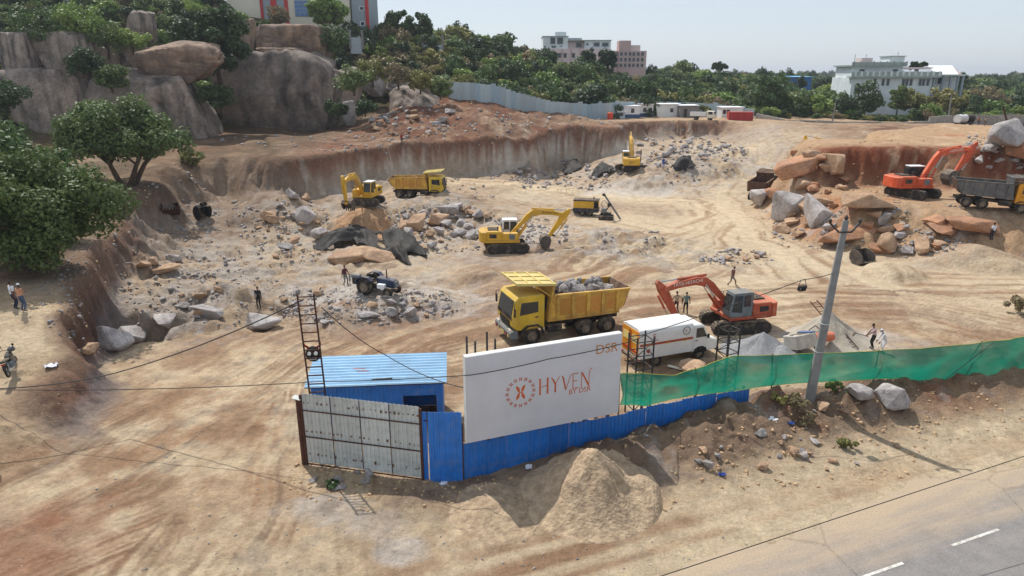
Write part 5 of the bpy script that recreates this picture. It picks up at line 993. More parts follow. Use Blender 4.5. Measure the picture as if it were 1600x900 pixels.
p = PY(1432, 303, 73.5); EX['hit'] = excavator('crawler_excavator', 'bright orange excavator reaching over the grey tipper on the red bank', (p.x, p.y + .8, gz(p.x, p.y + .8) - .05), R(-62), R(3), 33, -116, -52, ORG, BLACK, scale=1.08, boom_text=('HITACHI', WLET), pitch=R(0))
p = P(1152, 521); EX['tata'] = excavator('crawler_excavator', 'faded orange excavator with grey cab parked behind the explosives van', (p.x + .2, p.y + 1.4, gz(p.x, p.y + 1.4)), R(186), R(196), 17, -118, -40, ORG2, GREYM, boom_text=('TATA HITACHI', WLET), scale=.98)
p = PY(1300, 236, 97); EX['far'] = excavator('crawler_excavator', 'amber excavator arm showing above the red bank crest', (p.x + 3.4, p.y + 5, gz(p.x + 3.4, p.y + 5)), R(180), R(176), 31, -85, -40, YEL, scale=.95)

def wheel(parent, x, y, r=.52, w=.3, rim=RIM):
    wv = MB(); s = 1 if y > 0 else -1; prof = [(.0, r*.55), (w*.1, r*.9), (w*.22, r), (w*.78, r), (w*.9, r*.9), (w, r*.55)]; n = 22; vs = []
    o = bpy.data.objects.new('wheel', None); col.objects.link(o); o.parent = parent; o.location = (x, y, r)
    for u, rr in prof: vs += [(rr*math.cos(2*math.pi*k/n), s*(u - w), rr*math.sin(2*math.pi*k/n)) for k in range(n)]
    fs = [(i*n + k, i*n + (k+1) % n, (i+1)*n + (k+1) % n, (i+1)*n + k) for i in range(len(prof)-1) for k in range(n)]; wv.add(vs, fs if s < 0 else [f[::-1] for f in fs]); wv.build('tyre', TYRE, o)
    q = MB(); q.tube([(0, -s*w*.9, 0), (0, -s*w*.12, 0)], r*.57, 18); q.tube([(0, -s*w*.12, 0), (0, s*.02, 0)], [r*.3, r*.24], 12)
    for k in range(8): a = k*math.pi/4; q.tube([(r*.4*math.cos(a), -s*w*.13, r*.4*math.sin(a)), (r*.4*math.cos(a), -s*w*.03, r*.4*math.sin(a))], .028, 6)
    q.build('rim', rim, o); return o
def tipper(name, label, loc, yaw, cab_m=YEL2, body_m=BODY_Y, panel_m=RUSTY_PANEL, canopy=True, pitch=0, roll=0, raised=0.0, cab_len=1.75, scale=1.0):
    t = thing(name, label, 'dump truck', loc, yaw, pitch=pitch, roll=roll, scale=scale)
    for s in (-1, 1):
        wheel(t, 2.45, s*1.22); wheel(t, -.85, s*1.22, w=.56); wheel(t, -2.25, s*1.22, w=.56); MB().bb(-3.2, 3.2, s*.42 - .06, s*.42 + .06, .72, .98).build('chassis_rail', CHASSIS, t)
    for x in (2.45, -.85, -2.25): MB().cyl((x, -1.0, .52), (x, 1.0, .52), .09, n=8).build('axle', CHASSIS, t)
    # cab
    c = [(1.72, .92), (3.3, .92), (3.58, 1.15), (3.6, 1.72), (3.42, 2.62), (3.25, 2.82), (1.8, 2.86), (1.72, 2.75)]; cab = MB().prism(c, -1.2, 1.2).build('cab', cab_m, t, bevel=.05)
    MB().add([(3.63, -1.02, 1.74), (3.63, 1.02, 1.74), (3.45, .98, 2.58), (3.45, -.98, 2.58), (3.58, -1.02, 1.74), (3.58, 1.02, 1.74), (3.4, .98, 2.58), (3.4, -.98, 2.58)], [(0, 1, 2, 3), (7, 6, 5, 4), (0, 4, 5, 1), (1, 5, 6, 2), (2, 6, 7, 3), (3, 7, 4, 0)]).build('windscreen', GLASS, cab)
    MB().box((3.6, 0, 1.62), (.06, 2.1, .2), rot=(0, -.1, 0)).build('wiper_panel', BLACK, cab); MB().bb(3.575, 3.62, -.72, .72, 1.12, 1.42).build('grille', BLACK, cab)
    for s in (-1, 1):
        d = MB().prism([(2.0, 1.2), (3.15, 1.2), (3.3, 1.75), (3.2, 2.6), (2.0, 2.6)], s*1.215 - .012, s*1.215 + .012).build('door', cab_m, cab, bevel=.01); MB().prism([(2.12, 1.9), (3.2, 1.8), (3.1, 2.5), (2.12, 2.5)], s*1.232 - .008, s*1.232 + .008).build('door_window', GLASS, d); MB().bb(2.1, 2.3, s*1.225, s*1.26, 1.6, 1.65).build('handle', BLACK, d)
        MB().bb(3.62, 3.7, s*.9 - .17, s*.9 + .17, .78, .98).build('headlight', LAMP, t); MB().prism([(1.75, .6), (1.85, 1.0), (2.15, 1.2), (2.75, 1.2), (3.05, 1.0), (3.15, .62), (3.05, .62), (2.95, .95), (2.7, 1.12), (2.2, 1.12), (1.95, .95), (1.85, .6)], s*1.24 - .1, s*1.24 + .08).build('mudguard', CHASSIS, t)
        MB().tube([(3.45, s*1.2, 2.6), (3.6, s*1.42, 2.5), (3.58, s*1.44, 2.1)], .022, 5).build('mirror_arm', BLACK, cab); MB().bb(3.54, 3.6, s*1.44 - .1, s*1.44 + .1, 1.85, 2.3).build('mirror', BLACK, cab)
    MB().prism([(3.25, .45), (3.72, .5), (3.76, .8), (3.66, .92), (3.3, .92)], -1.22, 1.22).build('bumper', GREYM if cab_m is not CABOR else CHASSIS, t, bevel=.03); MB().bb(3.765, 3.78, -.3, .3, .56, .7).build('number_plate', CANOPY, t)
    for k in range(6): MB().bb(3.765, 3.775, -1.05 + k*.38, -.9 + k*.38, .55, .72).build('bumper_stripe', CANOPY if k % 2 else REDL, t)
    MB().bb(.5, 1.6, -1.15, -.6, .55, 1.05).build('fuel_tank', CHASSIS, t, bevel=.08); MB().bb(.6, 1.5, .6, 1.15, .55, 1.0).build('air_tank', CHASSIS, t, bevel=.08); MB().cyl((1.45, .7, .8), (1.45, .7, 2.5), .1, n=9).build('snorkel', CHASSIS, t)
    # tipping body, hinged at the tail
    b = bpy.data.objects.new('tipping_body', None); col.objects.link(b); b.parent = t; b.location = (-2.9, 0, 1.15); b.rotation_euler = (0, -raised, 0); X0, X1, Zf, Zt = -.55, 4.35, .12, 1.55
    side = [(X0 + .3, Zf + .35), (X0 - .1, Zt - .12), (X1 - .3, Zt), (X1 + .1, Zf), (X0 + .75, Zf)]
    for s in (-1, 1):
        MB().prism(side, s*1.2 - .03, s*1.2 + .03).build('side_wall', body_m, b); MB().bar((X0 - .08, s*1.22, Zt - .1), (X1 - .3, s*1.22, Zt + .02), .14, .1).build('top_rail', body_m, b); MB().bar((X0 + .6, s*1.22, Zf + .04), (X1 + .1, s*1.22, Zf + .04), .12, .12).build('bottom_rail', body_m, b)
        for k in range(5): x = X0 + .62 + k*.92; MB().bb(x, x + .2, s*1.27 - .06, s*1.27 + .06, Zf + .1, Zt - .06).build('side_rib', body_m, b)
        if panel_m:
            for k in range(4): x = X0 + .86 + k*.92; MB().bb(x, x + .62, s*1.235 - .003, s*1.235 + .003, Zf + .25, Zt - .22).build('side_panel', panel_m, b)
    MB().bb(X0 + .6, X1, -1.17, 1.17, Zf, Zf + .08).build('floor', BROWNSTEEL, b); MB().prism([(X0 + .3, Zf + .36), (X0 + .72, Zf + .0), (X0 + .78, Zf + .1), (X0 + .36, Zf + .42)], -1.17, 1.17).build('tail_floor', BROWNSTEEL, b)
    MB().prism([(X1 - .05, Zf), (X1 + .1, Zf), (X1 - .24, Zt + (.62 if canopy else .1)), (X1 - .36, Zt + (.62 if canopy else .1))], -1.17, 1.17).build('front_wall', body_m, b)
    MB().prism([(X0 + .22, Zf + .3), (X0 - .16, Zt - .06), (X0 - .09, Zt - .06), (X0 + .29, Zf + .3)], -1.165, 1.165).build('tailgate', BROWNSTEEL if canopy else body_m, b)
    if canopy:
        z0 = Zt + .56; cn = MB().prism([(X1 - .4, z0), (X1 - .4, z0 + .07), (X1 + 1.9, z0 + .3), (X1 + 1.9, z0 + .23)], -1.25, 1.25).build('cab_guard', CANOPY if body_m is BODY_Y else body_m, b)
        for k in range(4): y = -1.2 + k*.8; MB().bar((X1 - .4, y, z0 + .1), (X1 + 1.9, y, z0 + .33), .07, .06).build('guard_rib', CANOPY if body_m is BODY_Y else body_m, cn)
        for f in (.02, .35, .68, .99): x = X1 - .4 + 2.3*f; MB().bar((x, -1.25, z0 + .1 + .23*f), (x, 1.25, z0 + .1 + .23*f), .07, .07).build('guard_rib', CANOPY if body_m is BODY_Y else body_m, cn)
        for s in (-1, 1): MB().bar((X1 - .2, s*1.2, Zt - .1), (X1 + .9, s*1.2, z0 + .15), .06).build('guard_strut', body_m, b)
    return t
a, b = P(845, 534), P(948, 519); d = b - a; yaw1 = math.atan2(-d.y, -d.x); mid = a.lerp(b, .5); nrm = Vector((math.sin(yaw1), -math.cos(yaw1), 0)) * -1
mid = mid + Vector((-math.sin(yaw1), math.cos(yaw1), 0))*-1.15
truck1_loc = Vector((mid.x - .1*math.cos(yaw1), mid.y, gz(mid.x, mid.y))); truck1_loc.x -= .35; truck1 = tipper('tipper_truck', 'yellow tipper truck loaded with broken grey rock behind the hoarding', truck1_loc, yaw1, scale=1.2)
p = PY(652, 318, 88); truck2 = tipper('tipper_truck', 'yellow tipper truck parked by the quarry wall next to the excavator', (p.x, p.y + 1.2, gz(p.x, p.y + 1.2)), R(-6), scale=1.0)
p = PY(1545, 337, 66.5); truck3 = tipper('tipper_truck', 'grey tipper truck with amber cab waiting under the orange excavator', (p.x + .6, p.y + 1.2, gz(p.x, p.y + 1.2) + .05), R(-21), cab_m=CABOR, body_m=TIPGREY, panel_m=None, pitch=R(4))
p = PY(1190, 312, 91); truck4 = tipper('tipper_truck', 'rust-brown tipper half hidden behind the blasted rock bank', (p.x + .8, p.y + 2.5, gz(p.x, p.y) + .0), R(58), cab_m=GREYM, body_m=BROWNSTEEL, panel_m=None, canopy=True)

def van():
    a, b = P(1017, 573), P(1106, 556); d = (b - a); yaw = math.atan2(d.y, d.x) - .03; c = a.lerp(b, .5); c = c + Vector((-math.sin(yaw) - .4*math.cos(yaw), math.cos(yaw) - .4*math.sin(yaw), 0))*.85; c.z = gz(c.x, c.y)
    VW = mat('van_white', (228, 228, 226), rough=.4, nscale=1.0, namt=.05, dust=.16); t = thing('explosives_van', 'white box van with orange stripe and orange rear doors marked E', 'van', c, yaw, scale=1.06); OR = mat('van_orange', (214, 116, 30), rough=.5, nscale=2, namt=.12, rgb2=(226, 168, 44)); SR = mat('van_stripe', (178, 82, 44), rough=.5, nscale=2, namt=.1)
    for x in (-1.35, 1.6):
        for s in (-1, 1): wheel(t, x, s*.9, .37, .24)
    for s in (-1, 1): MB().bb(-2.5, 2.2, s*.4 - .05, s*.4 + .05, .42, .58).build('chassis_rail', CHASSIS, t)
    box = MB(); pr = [(-.98, .62), (.98, .62), (.98, 2.12), (.9, 2.34), (.6, 2.44), (-.6, 2.44), (-.9, 2.34), (-.98, 2.12)]; n = len(pr); box.add([(x, y, z) for x in (-2.6, 1.0) for y, z in pr], [tuple(range(n-1, -1, -1)), tuple(range(n, 2*n))] + [(i, (i+1) % n, (i+1) % n + n, i+n) for i in range(n)]); bx = box.build('cargo_box', VW, t, bevel=.03)
    for s in (-1, 1):
        MB().bb(-2.58, .96, s*.985 - .006, s*.985 + .006, 1.42, 1.56).build('stripe', SR, bx)
        for k in range(3): MB().bb(-2.1 + k*1.2, -1.85 + k*1.2, s*.986 - .008, s*.986 + .008, 1.38, 1.43).build('reflector', CANOPY, bx)
        rz = 0 if s < 0 else math.pi; tx = lambda nm, body, sz, x, z: text(nm, body, sz, SR, bx, (x if s < 0 else -x - 1.6, s*.993, z), rot=(math.pi/2, 0, rz))
        tx('lettering', 'E', .42, -1.75, 1.8); tx('lettering', 'EXPLOSIVES', .1, -1.9, 1.66); tx('lettering', 'E', .2, .42, 1.93)
        q = MB(); q.tube([(.5 + .23*math.cos(a_), s*.992, 2.0 + .23*math.sin(a_)) for a_ in np.linspace(0, 2*math.pi, 19)], .018, 5); q.build('round_emblem', DARKSTEEL, bx); q = MB(); q.prism([(-2.15, 1.1), (-2.0, .95), (-1.85, 1.1), (-2.0, 1.25)], s*.99 - .005, s*.99 + .005); q.build('hazard_diamond', REDL, bx)
    for s in (-1, 1):
        d_ = MB().bb(-2.63, -2.602, s*.46 - .43, s*.46 + .43, .75, 2.25).build('rear_door', OR, bx); MB().bb(-2.65, -2.631, s*.46 - .3, s*.46 + .3, 1.5, 1.95).build('door_panel', CANOPY, d_); MB().cyl((-2.66, s*.08, .85), (-2.66, s*.08, 2.15), .02, n=6).build('door_bar', REDL, d_); MB().bb(-2.66, -2.632, s*.46 - .33, s*.46 + .33, .95, 1.05).build('door_band', REDL, d_)
        MB().bb(-2.64, -2.6, s*.85 - .08, s*.85 + .08, .5, .62).build('tail_lamp', REDL, t)
    MB().bb(-2.66, -2.55, -.95, .95, .42, .52).build('rear_bumper', CHASSIS, t)
    c_ = [(1.04, .5), (2.78, .5), (2.86, .75), (2.8, 1.12), (2.12, 1.34), (1.78, 2.12), (1.6, 2.2), (1.04, 2.22)]; cab = MB().prism(c_, -.9, .9).build('cab', VW, t, bevel=.06)
    for s in (-1, 1):
        d_ = MB().prism([(1.15, .72), (2.0, .72), (2.1, 1.34), (1.74, 2.08), (1.15, 2.08)], s*.905 - .01, s*.905 + .01).build('door', VW, cab); MB().prism([(1.24, 1.42), (1.98, 1.42), (1.7, 2.0), (1.24, 2.0)], s*.922 - .008, s*.922 + .008).build('door_window', GLASS, d_); MB().bb(1.2, 1.35, s*.916, s*.935, 1.22, 1.26).build('handle', BLACK, d_)
        MB().bb(2.82, 2.88, s*.62 - .13, s*.62 + .13, .8, 1.02).build('headlight', LAMP, cab); MB().prism([(1.1, .45), (1.2, .72), (1.45, .84), (1.75, .84), (2.0, .72), (2.1, .45)], s*.905 - .015, s*.905 + .012).build('wheel_arch', BLACK, cab); MB().bb(2.0, 2.06, s*1.02 - .08, s*1.02 + .08, 1.35, 1.6).build('mirror', BLACK, cab)
    MB().add([(2.15, -.76, 1.38), (2.15, .76, 1.38), (1.83, .7, 2.08), (1.83, -.7, 2.08), (2.1, -.76, 1.36), (2.1, .76, 1.36), (1.78, .7, 2.06), (1.78, -.7, 2.06)], [(0, 1, 2, 3), (7, 6, 5, 4), (0, 4, 5, 1), (1, 5, 6, 2), (2, 6, 7, 3), (3, 7, 4, 0)]).build('windscreen', GLASS, cab)
    MB().bb(2.78, 2.92, -.92, .92, .4, .62).build('front_bumper', CHASSIS, t); MB().bb(2.83, 2.88, -.42, .42, .72, .98).build('grille', BLACK, cab)
van()
def tractor():
    p = G(592, 461, 30); t = thing('farm_tractor', 'blue farm tractor with air compressor parked by the black mats', 'tractor', (p.x, p.y + .6, gz(p.x, p.y + .6)), R(-22), scale=.92); TB = mat('tractor_blue', (38, 56, 86), rough=.5, nscale=2, namt=.15, dust=.35)
    for s in (-1, 1): wheel(t, -.95, s*.98, .72, .38); wheel(t, 1.15, s*.8, .42, .24); MB().prism([(-1.75, .9), (-1.6, 1.4), (-1.1, 1.62), (-.5, 1.58), (-.2, 1.3), (-.3, 1.25), (-.6, 1.5), (-1.1, 1.54), (-1.5, 1.32), (-1.65, .9)], s*.82 - .2, s*.82 + .2).build('mudguard', TB, t)
    MB().prism([(-.1, .75), (1.55, .7), (1.62, 1.0), (1.5, 1.35), (-.1, 1.5)], -.32, .32).build('bonnet', TB, t, bevel=.06); MB().bb(1.5, 1.64, -.28, .28, .75, 1.25).build('grille', GREYM, t); MB().bb(-1.3, .2, -.3, .3, .5, .95).build('gearbox', CHASSIS, t); MB().bb(.9, 1.4, -.7, .7, .35, .5).build('front_axle', CHASSIS, t)
    MB().cyl((.7, .0, 1.4), (.7, .0, 2.15), .05, n=8).build('exhaust', BLACK, t); MB().bb(-1.05, -.6, -.28, .28, 1.1, 1.22).build('seat', BLACK, t, bevel=.04); MB().bb(-1.12, -1.02, -.28, .28, 1.2, 1.6).build('backrest', BLACK, t, bevel=.04); MB().cyl((-.1, 0, 1.3), (-.35, 0, 1.62), .025, n=6).build('steering_column', BLACK, t)
    MB().tube([(-.35 + .08*math.cos(a_), .2*math.sin(a_), 1.64 + .1*math.cos(a_)) for a_ in np.linspace(0, 6.28, 13)], .018, 5).build('steering_wheel', BLACK, t); MB().bb(-2.3, -1.3, -.6, .6, .75, 1.35).build('compressor_unit', CHASSIS, t, bevel=.06); MB().cyl((-2.2, -.65, 1.5), (-1.4, -.65, 1.5), .18, n=12).build('air_tank', GREYM, t); MB().bb(.2, .85, -.75, -.4, .7, 1.05).build('battery_box', ROOFW, t)
tractor()
def compressor():
    p = P(918, 338); t = thing('air_compressor', 'yellow towable air compressor on the white gravel', 'compressor', (p.x, p.y + .8, gz(p.x, p.y + .8)), R(-12)); CB = mat('compressor_blue', (52, 58, 74), rough=.6, namt=.15, dust=.42)
    MB().bb(-1.7, 1.5, -.8, .8, .45, .95).build('base', CB, t, bevel=.04); MB().bb(-1.65, 1.45, -.78, .78, .952, 1.85).build('canopy', YEL, t, bevel=.05); MB().bb(-1.7, 1.5, -.82, .82, 1.85, 2.0).build('lid', CHASSIS, t, bevel=.04); MB().bb(.9, 1.47, -.8, -.782, 1.0, 1.8).build('vent_grille', BLACK, t); MB().cyl((-1.7, 0, .6), (-2.6, 0, .5), .06, n=6).build('tow_bar', CHASSIS, t); MB().cyl((.8, .2, 2.0), (.8, .2, 2.3), .07, n=8).build('exhaust', CHASSIS, t)
    for x in (-.5, .5):
        for s in (-1, 1): wheel(t, x, s*.9, .34, .2)
    p = P(948, 344); d = thing('drill_rig', 'crawler drill rig with slanted mast beside the yellow compressor', 'drill rig', (p.x, p.y + .6, gz(p.x, p.y + .6)), R(-10))
    for s in (-1, 1): MB().prism([(-.9, .1), (-.75, 0), (.75, 0), (.9, .1), (.9, .4), (.75, .5), (-.75, .5), (-.9, .4)], s*.6 - .15, s*.6 + .15).build('track', TRACK, d)
    MB().bb(-.7, .6, -.42, .42, .45, .85).build('deck', CHASSIS, d); MB().bb(-.6, 0, -.3, .3, .85, 1.35).build('power_pack', GREYM, d); MB().bar((-.35, -.35, 3.1), (1.75, -.35, .1), .16, .2).build('mast', GREYM, d); MB().bb(-.55, -.2, -.5, -.2, 2.9, 3.2).build('mast_head', CHASSIS, d); MB().bar((-.2, -.1, .8), (.45, -.35, 1.9), .12).build('boom_arm', CHASSIS, d); MB().bb(.1, .55, -.5, -.22, 1.65, 2.05).build('drifter', CHASSIS, d)
    MB().tube([(-.4, .1, 1.3), (-.7, 0, 1.9), (-.3, -.3, 2.4), (.2, -.4, 1.9)], .035, 5).build('hose', BLACK, d); MB().tube([(-.5, .3, .9), (-1.1, .4, 1.0), (-1.9, .2, .5)], .04, 5).build('air_hose', BLACK, d)
compressor()
def small_truck():
    p = PY(1098, 190, 150); t = thing('pickup_truck', 'small white cargo truck parked by the cabins', 'truck', (p.x, p.y, gz(p.x, p.y)), R(-25))
    for x in (-1.4, 1.5):
        for s in (-1, 1): wheel(t, x, s*.85, .4, .24)
    MB().bb(-2.6, .7, -.95, .95, .75, .9).build('bed_floor', CHASSIS, t)
    for s in (-1, 1): MB().bb(-2.6, .7, s*.95 - .03, s*.95 + .03, .9, 1.75).build('bed_side', WHITE, t)
    MB().bb(-2.63, -2.57, -.95, .95, .9, 1.75).build('tailgate', WHITE, t); MB().bb(.66, .72, -.95, .95, .9, 1.9).build('headboard', WHITE, t); c = MB().prism([(.8, .55), (2.45, .55), (2.5, 1.2), (2.2, 1.95), (.8, 2.0)], -.9, .9).build('cab', CREAM, t, bevel=.06); MB().box((2.41, 0, 1.56), (.05, 1.5, .6), rot=(0, -.38, 0)).build('windscreen', GLASS, c); MB().bb(2.42, 2.55, -.92, .92, .45, .8).build('bumper', CANOPY, t)
    for s in (-1, 1): MB().prism([(1.2, 1.3), (2.1, 1.3), (2.0, 1.85), (1.2, 1.85)], s*.905 - .01, s*.905 + .01).build('door_window', GLASS, c)
    # tanker by the wall
    p = PY(1503, 206, 138); k = thing('water_tanker', 'white and black water tanker trailer by the grey wall', 'tanker', (p.x, p.y, gz(p.x, p.y)), R(20))
    for s in (-1, 1): wheel(k, -.9, s*.95, .45, .28, RIM); wheel(k, .9, s*.95, .45, .28, RIM)
    MB().bb(-2.1, 2.1, -.5, .5, .6, .8).build('frame', CHASSIS, k); MB().cyl((-1.9, 0, 1.5), (.1, 0, 1.5), .85, n=16).build('tank', WHITE, k, smooth=False); MB().cyl((.104, 0, 1.5), (1.9, 0, 1.5), .87, n=16).build('tank_cover', BLACK, k); MB().cyl((-.8, 0, 2.3), (-.8, 0, 2.45), .25, n=10).build('manhole', CHASSIS, k)
small_truck()
def motorcycle():
    g = G(22, 585, 20); t = thing('motorcycle', 'black motorcycle leaning on its stand on the sandy slope', 'motorcycle', g, R(112), roll=R(-8), scale=1.05)
    for x in (-.66, .68):
        o = bpy.data.objects.new('wheel', None); col.objects.link(o); o.parent = t; o.location = (x, 0, .31); MB().tube([(.26*math.cos(a_), 0, .26*math.sin(a_)) for a_ in np.linspace(0, 2*math.pi, 21)], .055, 7, cap=False).build('tyre', TYRE, o); q = MB(); q.tube([(0, -.06, 0), (0, .06, 0)], .06, 8)
        for k in range(6): a_ = k*math.pi/3; q.tube([(0, 0, 0), (.24*math.cos(a_), 0, .24*math.sin(a_))], .012, 4)
        q.build('rim', GREYM, o)
    MB().prism([(-.1, .62), (.42, .68), (.5, .86), (.3, .98), (-.02, .9), (-.12, .74)], -.13, .13).build('fuel_tank', mat('bike_black', (34, 34, 38), rough=.35, namt=.1, dust=.15), t, bevel=.05); MB().prism([(-.85, .8), (-.1, .72), (-.08, .82), (-.5, .86), (-.85, .92)], -.13, .13).build('seat', BLACK, t, bevel=.04); MB().bb(-.25, .25, -.14, .14, .3, .6).build('engine', GREYM, t, bevel=.04)
    for s in (-1, 1): MB().tube([(.68, s*.08, .31), (.5, s*.09, .72), (.42, s*.09, 1.0)], .025, 6).build('fork', CHROME, t); MB().tube([(.42, 0, 1.02), (.38, s*.25, 1.08), (.28, s*.36, 1.04)], .018, 5).build('handlebar', BLACK, t); MB().tube([(.4, s*.2, 1.08), (.42, s*.28, 1.25)], .01, 4).build('mirror_stem', BLACK, t); MB().cyl((.43, s*.28, 1.27), (.41, s*.28, 1.27), .06, n=10).build('mirror', BLACK, t); MB().tube([(-.66, s*.1, .31), (-.6, s*.11, .7)], .03, 6).build('shock_absorber', CHROME, t)
    MB().cyl((.5, 0, .9), (.58, 0, .9), .1, n=12).build('headlight', LAMP, t); MB().tube([(.1, -.16, .35), (-.4, -.18, .3), (-.85, -.2, .38)], [.03, .045, .05], 7).build('exhaust', CHROME, t); MB().prism([(-.95, .45), (-.85, .66), (-.66, .72), (-.45, .66), (-.66, .68), (-.82, .62)], -.07, .07).build('mudguard', BLACK, t); MB().tube([(-.05, .1, .35), (-.1, .34, .02)], .014, 5).build('side_stand', CHROME, t); MB().bb(-.92, -.88, -.06, .06, .7, .78).build('tail_lamp', REDL, t)
    h = thing('riding_helmet', 'grey helmet resting on the motorcycle handlebar', 'helmet', g + Vector((-.15, .4, 1.12)), 0); bm = bmesh.new(); bmesh.ops.create_icosphere(bm, subdivisions=2, radius=.17)
    for v in bm.verts: v.co.z = max(v.co.z, -.1)
    me = bpy.data.meshes.new('shell'); bm.to_mesh(me); bm.free(); link('shell', me, mat('helmet_grey', (88, 92, 98), rough=.35, namt=.08), h, smooth=True); MB().box((0, -.14, .02), (.24, .06, .1)).build('visor', GLASS, h, bevel=.02)
motorcycle()
# ---------------------------------------------------------------- broken rock
def hull_rock(seed, n=15, sub=1):
    """angular blasted block: convex hull of a few points, a lightly chipped surface"""
    rng = np.random.default_rng(seed); P_ = rng.normal(size=(n, 3)); P_ /= (np.abs(P_)**3.2).sum(1)[:, None]**(1/3.2); P_ *= rng.uniform(.78, 1.0, n)[:, None]*np.array([1, rng.uniform(.65, .95), rng.uniform(.5, .8)])
    bm = bmesh.new(); [bm.verts.new(p_) for p_ in P_]; r = bmesh.ops.convex_hull(bm, input=bm.verts); bmesh.ops.delete(bm, geom=[v for v in bm.verts if not v.link_faces], context='VERTS')
    if sub:
        bmesh.ops.dissolve_limit(bm, angle_limit=R(14), verts=bm.verts, edges=bm.edges); bmesh.ops.bevel(bm, geom=list(bm.edges), offset=.05, segments=1, affect='EDGES', clamp_overlap=True); bmesh.ops.triangulate(bm, faces=bm.faces)
    me = bpy.data.meshes.new('rock'); bm.to_mesh(me); bm.free(); return me
ROCKS = [hull_rock(100 + i) for i in range(14)]
ROCK_CLOD = rock_mat('earth_clod', (192, 164, 130), (160, 130, 100), stain=.05)
def rock_set(meshes, m):
    out = []
    for me in meshes: c = me.copy(); c.materials.clear(); c.materials.append(m); out.append(c)
    return out
RK = {'grey': rock_set(ROCKS, ROCK_GREY), 'tan': rock_set(ROCKS, ROCK_TAN), 'red': rock_set(ROCKS, ROCK_RED)}
rr = random.Random(12)
def rock_at(px, py, size, kind, label, group=None, flat=1.0, yaw=None, stretch=1.0, sink=.18, seed=None, lift=0.0, name='boulder'):
    g = G(px, py); o = bpy.data.objects.new(name, RK[kind][(seed if seed is not None else rr.randrange(14)) % 14]); col.objects.link(o); s = size/2
    o.location = g + Vector((0, 0, s*.62*flat*(1 - sink*1.6) + lift)); o.scale = (s*stretch, s, s*1.12*flat); o.rotation_euler = (rr.uniform(-.35, .35)/max(1, stretch), rr.uniform(-.3, .3)/max(1, stretch), rr.uniform(0, 6.28) if yaw is None else yaw)
    return tag(o, label, 'rock', group)
def field(n, box, sizes, kinds, label, group, power=2.2):
    x0, y0, x1, y1 = box
    for i in range(n):
        a = rr.uniform(0, 6.283); q = math.sqrt(rr.random()); px = (x0+x1)/2 + (x1-x0)/2*q*math.cos(a); py = (y0+y1)/2 + (y1-y0)/2*q*math.sin(a)
        s = sizes[0] + (sizes[1]-sizes[0])*rr.random()**power; kd = rr.choice(kinds); f = (s - sizes[0])/(sizes[1] - sizes[0])
        lab = ('large ' if f > .5 else 'small ' if f < .12 else 'middling ') + {'grey': 'grey ', 'tan': 'tan ', 'red': 'rust-red '}[kd] + label
        rock_at(px, py, s, kd, lab, group, name='stone' if sizes[1] < 1.35 else 'rock', flat=rr.uniform(.7, 1.1), stretch=rr.uniform(1, 1.35))
field(46, (600, 322, 770, 392), (.6, 2.3), ['grey', 'grey', 'tan'], 'angular boulder in the rubble ridge below the parked yellow tipper', 'boulders of the rubble ridge')
field(24, (395, 300, 500, 405), (.5, 2.2), ['grey', 'tan'], 'rough boulder in the broken bank beyond the mats and soil heap', 'boulders of the broken bank')
field(30, (430, 452, 720, 502), (.3, 1.0), ['grey', 'grey', 'tan'], 'stone on the rubble slope below the blue tractor', 'stones below the tractor')
field(34, (795, 250, 970, 296), (.6, 1.7), ['grey'], 'broken block at the foot of the quarry wall', 'blocks at the quarry wall foot')
field(34, (985, 214, 1150, 268), (.8, 2.6), ['grey', 'grey', 'tan'], 'broken block in the rubble behind the digger seen from the rear', 'blocks behind the far digger')
field(36, (1325, 335, 1500, 402), (.7, 2.4), ['tan', 'red', 'grey'], 'blasted boulder at the foot of the red bank', 'boulders at the red bank foot')
field(24, (1195, 232, 1335, 335), (1.0, 3.2), ['red', 'tan', 'red'], 'jagged block in the red bank above the grey rock faces', 'blocks of the red bank')
field(16, (1180, 335, 1330, 385), (.6, 2.0), ['tan', 'grey'], 'boulder tumbled before the grey rock faces of the bank', 'boulders before the rock faces')
field(24, (1520, 228, 1620, 272), (.7, 2.0), ['grey'], 'broken rock heaped behind the amber-cab tipper', 'rocks behind the grey tipper')
field(14, (1105, 392, 1200, 414), (.4, 1.3), ['grey', 'tan'], 'stone in the pile beyond the walking man', 'stones beyond the walking man')
field(34, (1000, 630, 1420, 745), (.22, .8), ['grey', 'tan'], 'stone lying on the roadside spoil bank', 'stones on the spoil bank')
field(9, (470, 735, 590, 765), (.3, .8), ['grey'], 'stone at the foot of the sheet gate', 'stones at the gate')
field(10, (720, 775, 810, 815), (.18, .4), ['grey', 'tan'], 'stone in the low gravelly spill by the blue fence', 'stones of the gravel spill')
field(22, (575, 160, 720, 215), (.8, 2.6), ['grey', 'tan'], 'broken rock on the brown slope under the pale fence end', 'rocks on the slope above the wall')
field(12, (240, 440, 350, 500), (.4, 1.3), ['grey', 'tan'], 'stone along the dug ledge by the hollow', 'stones on the dug ledge')
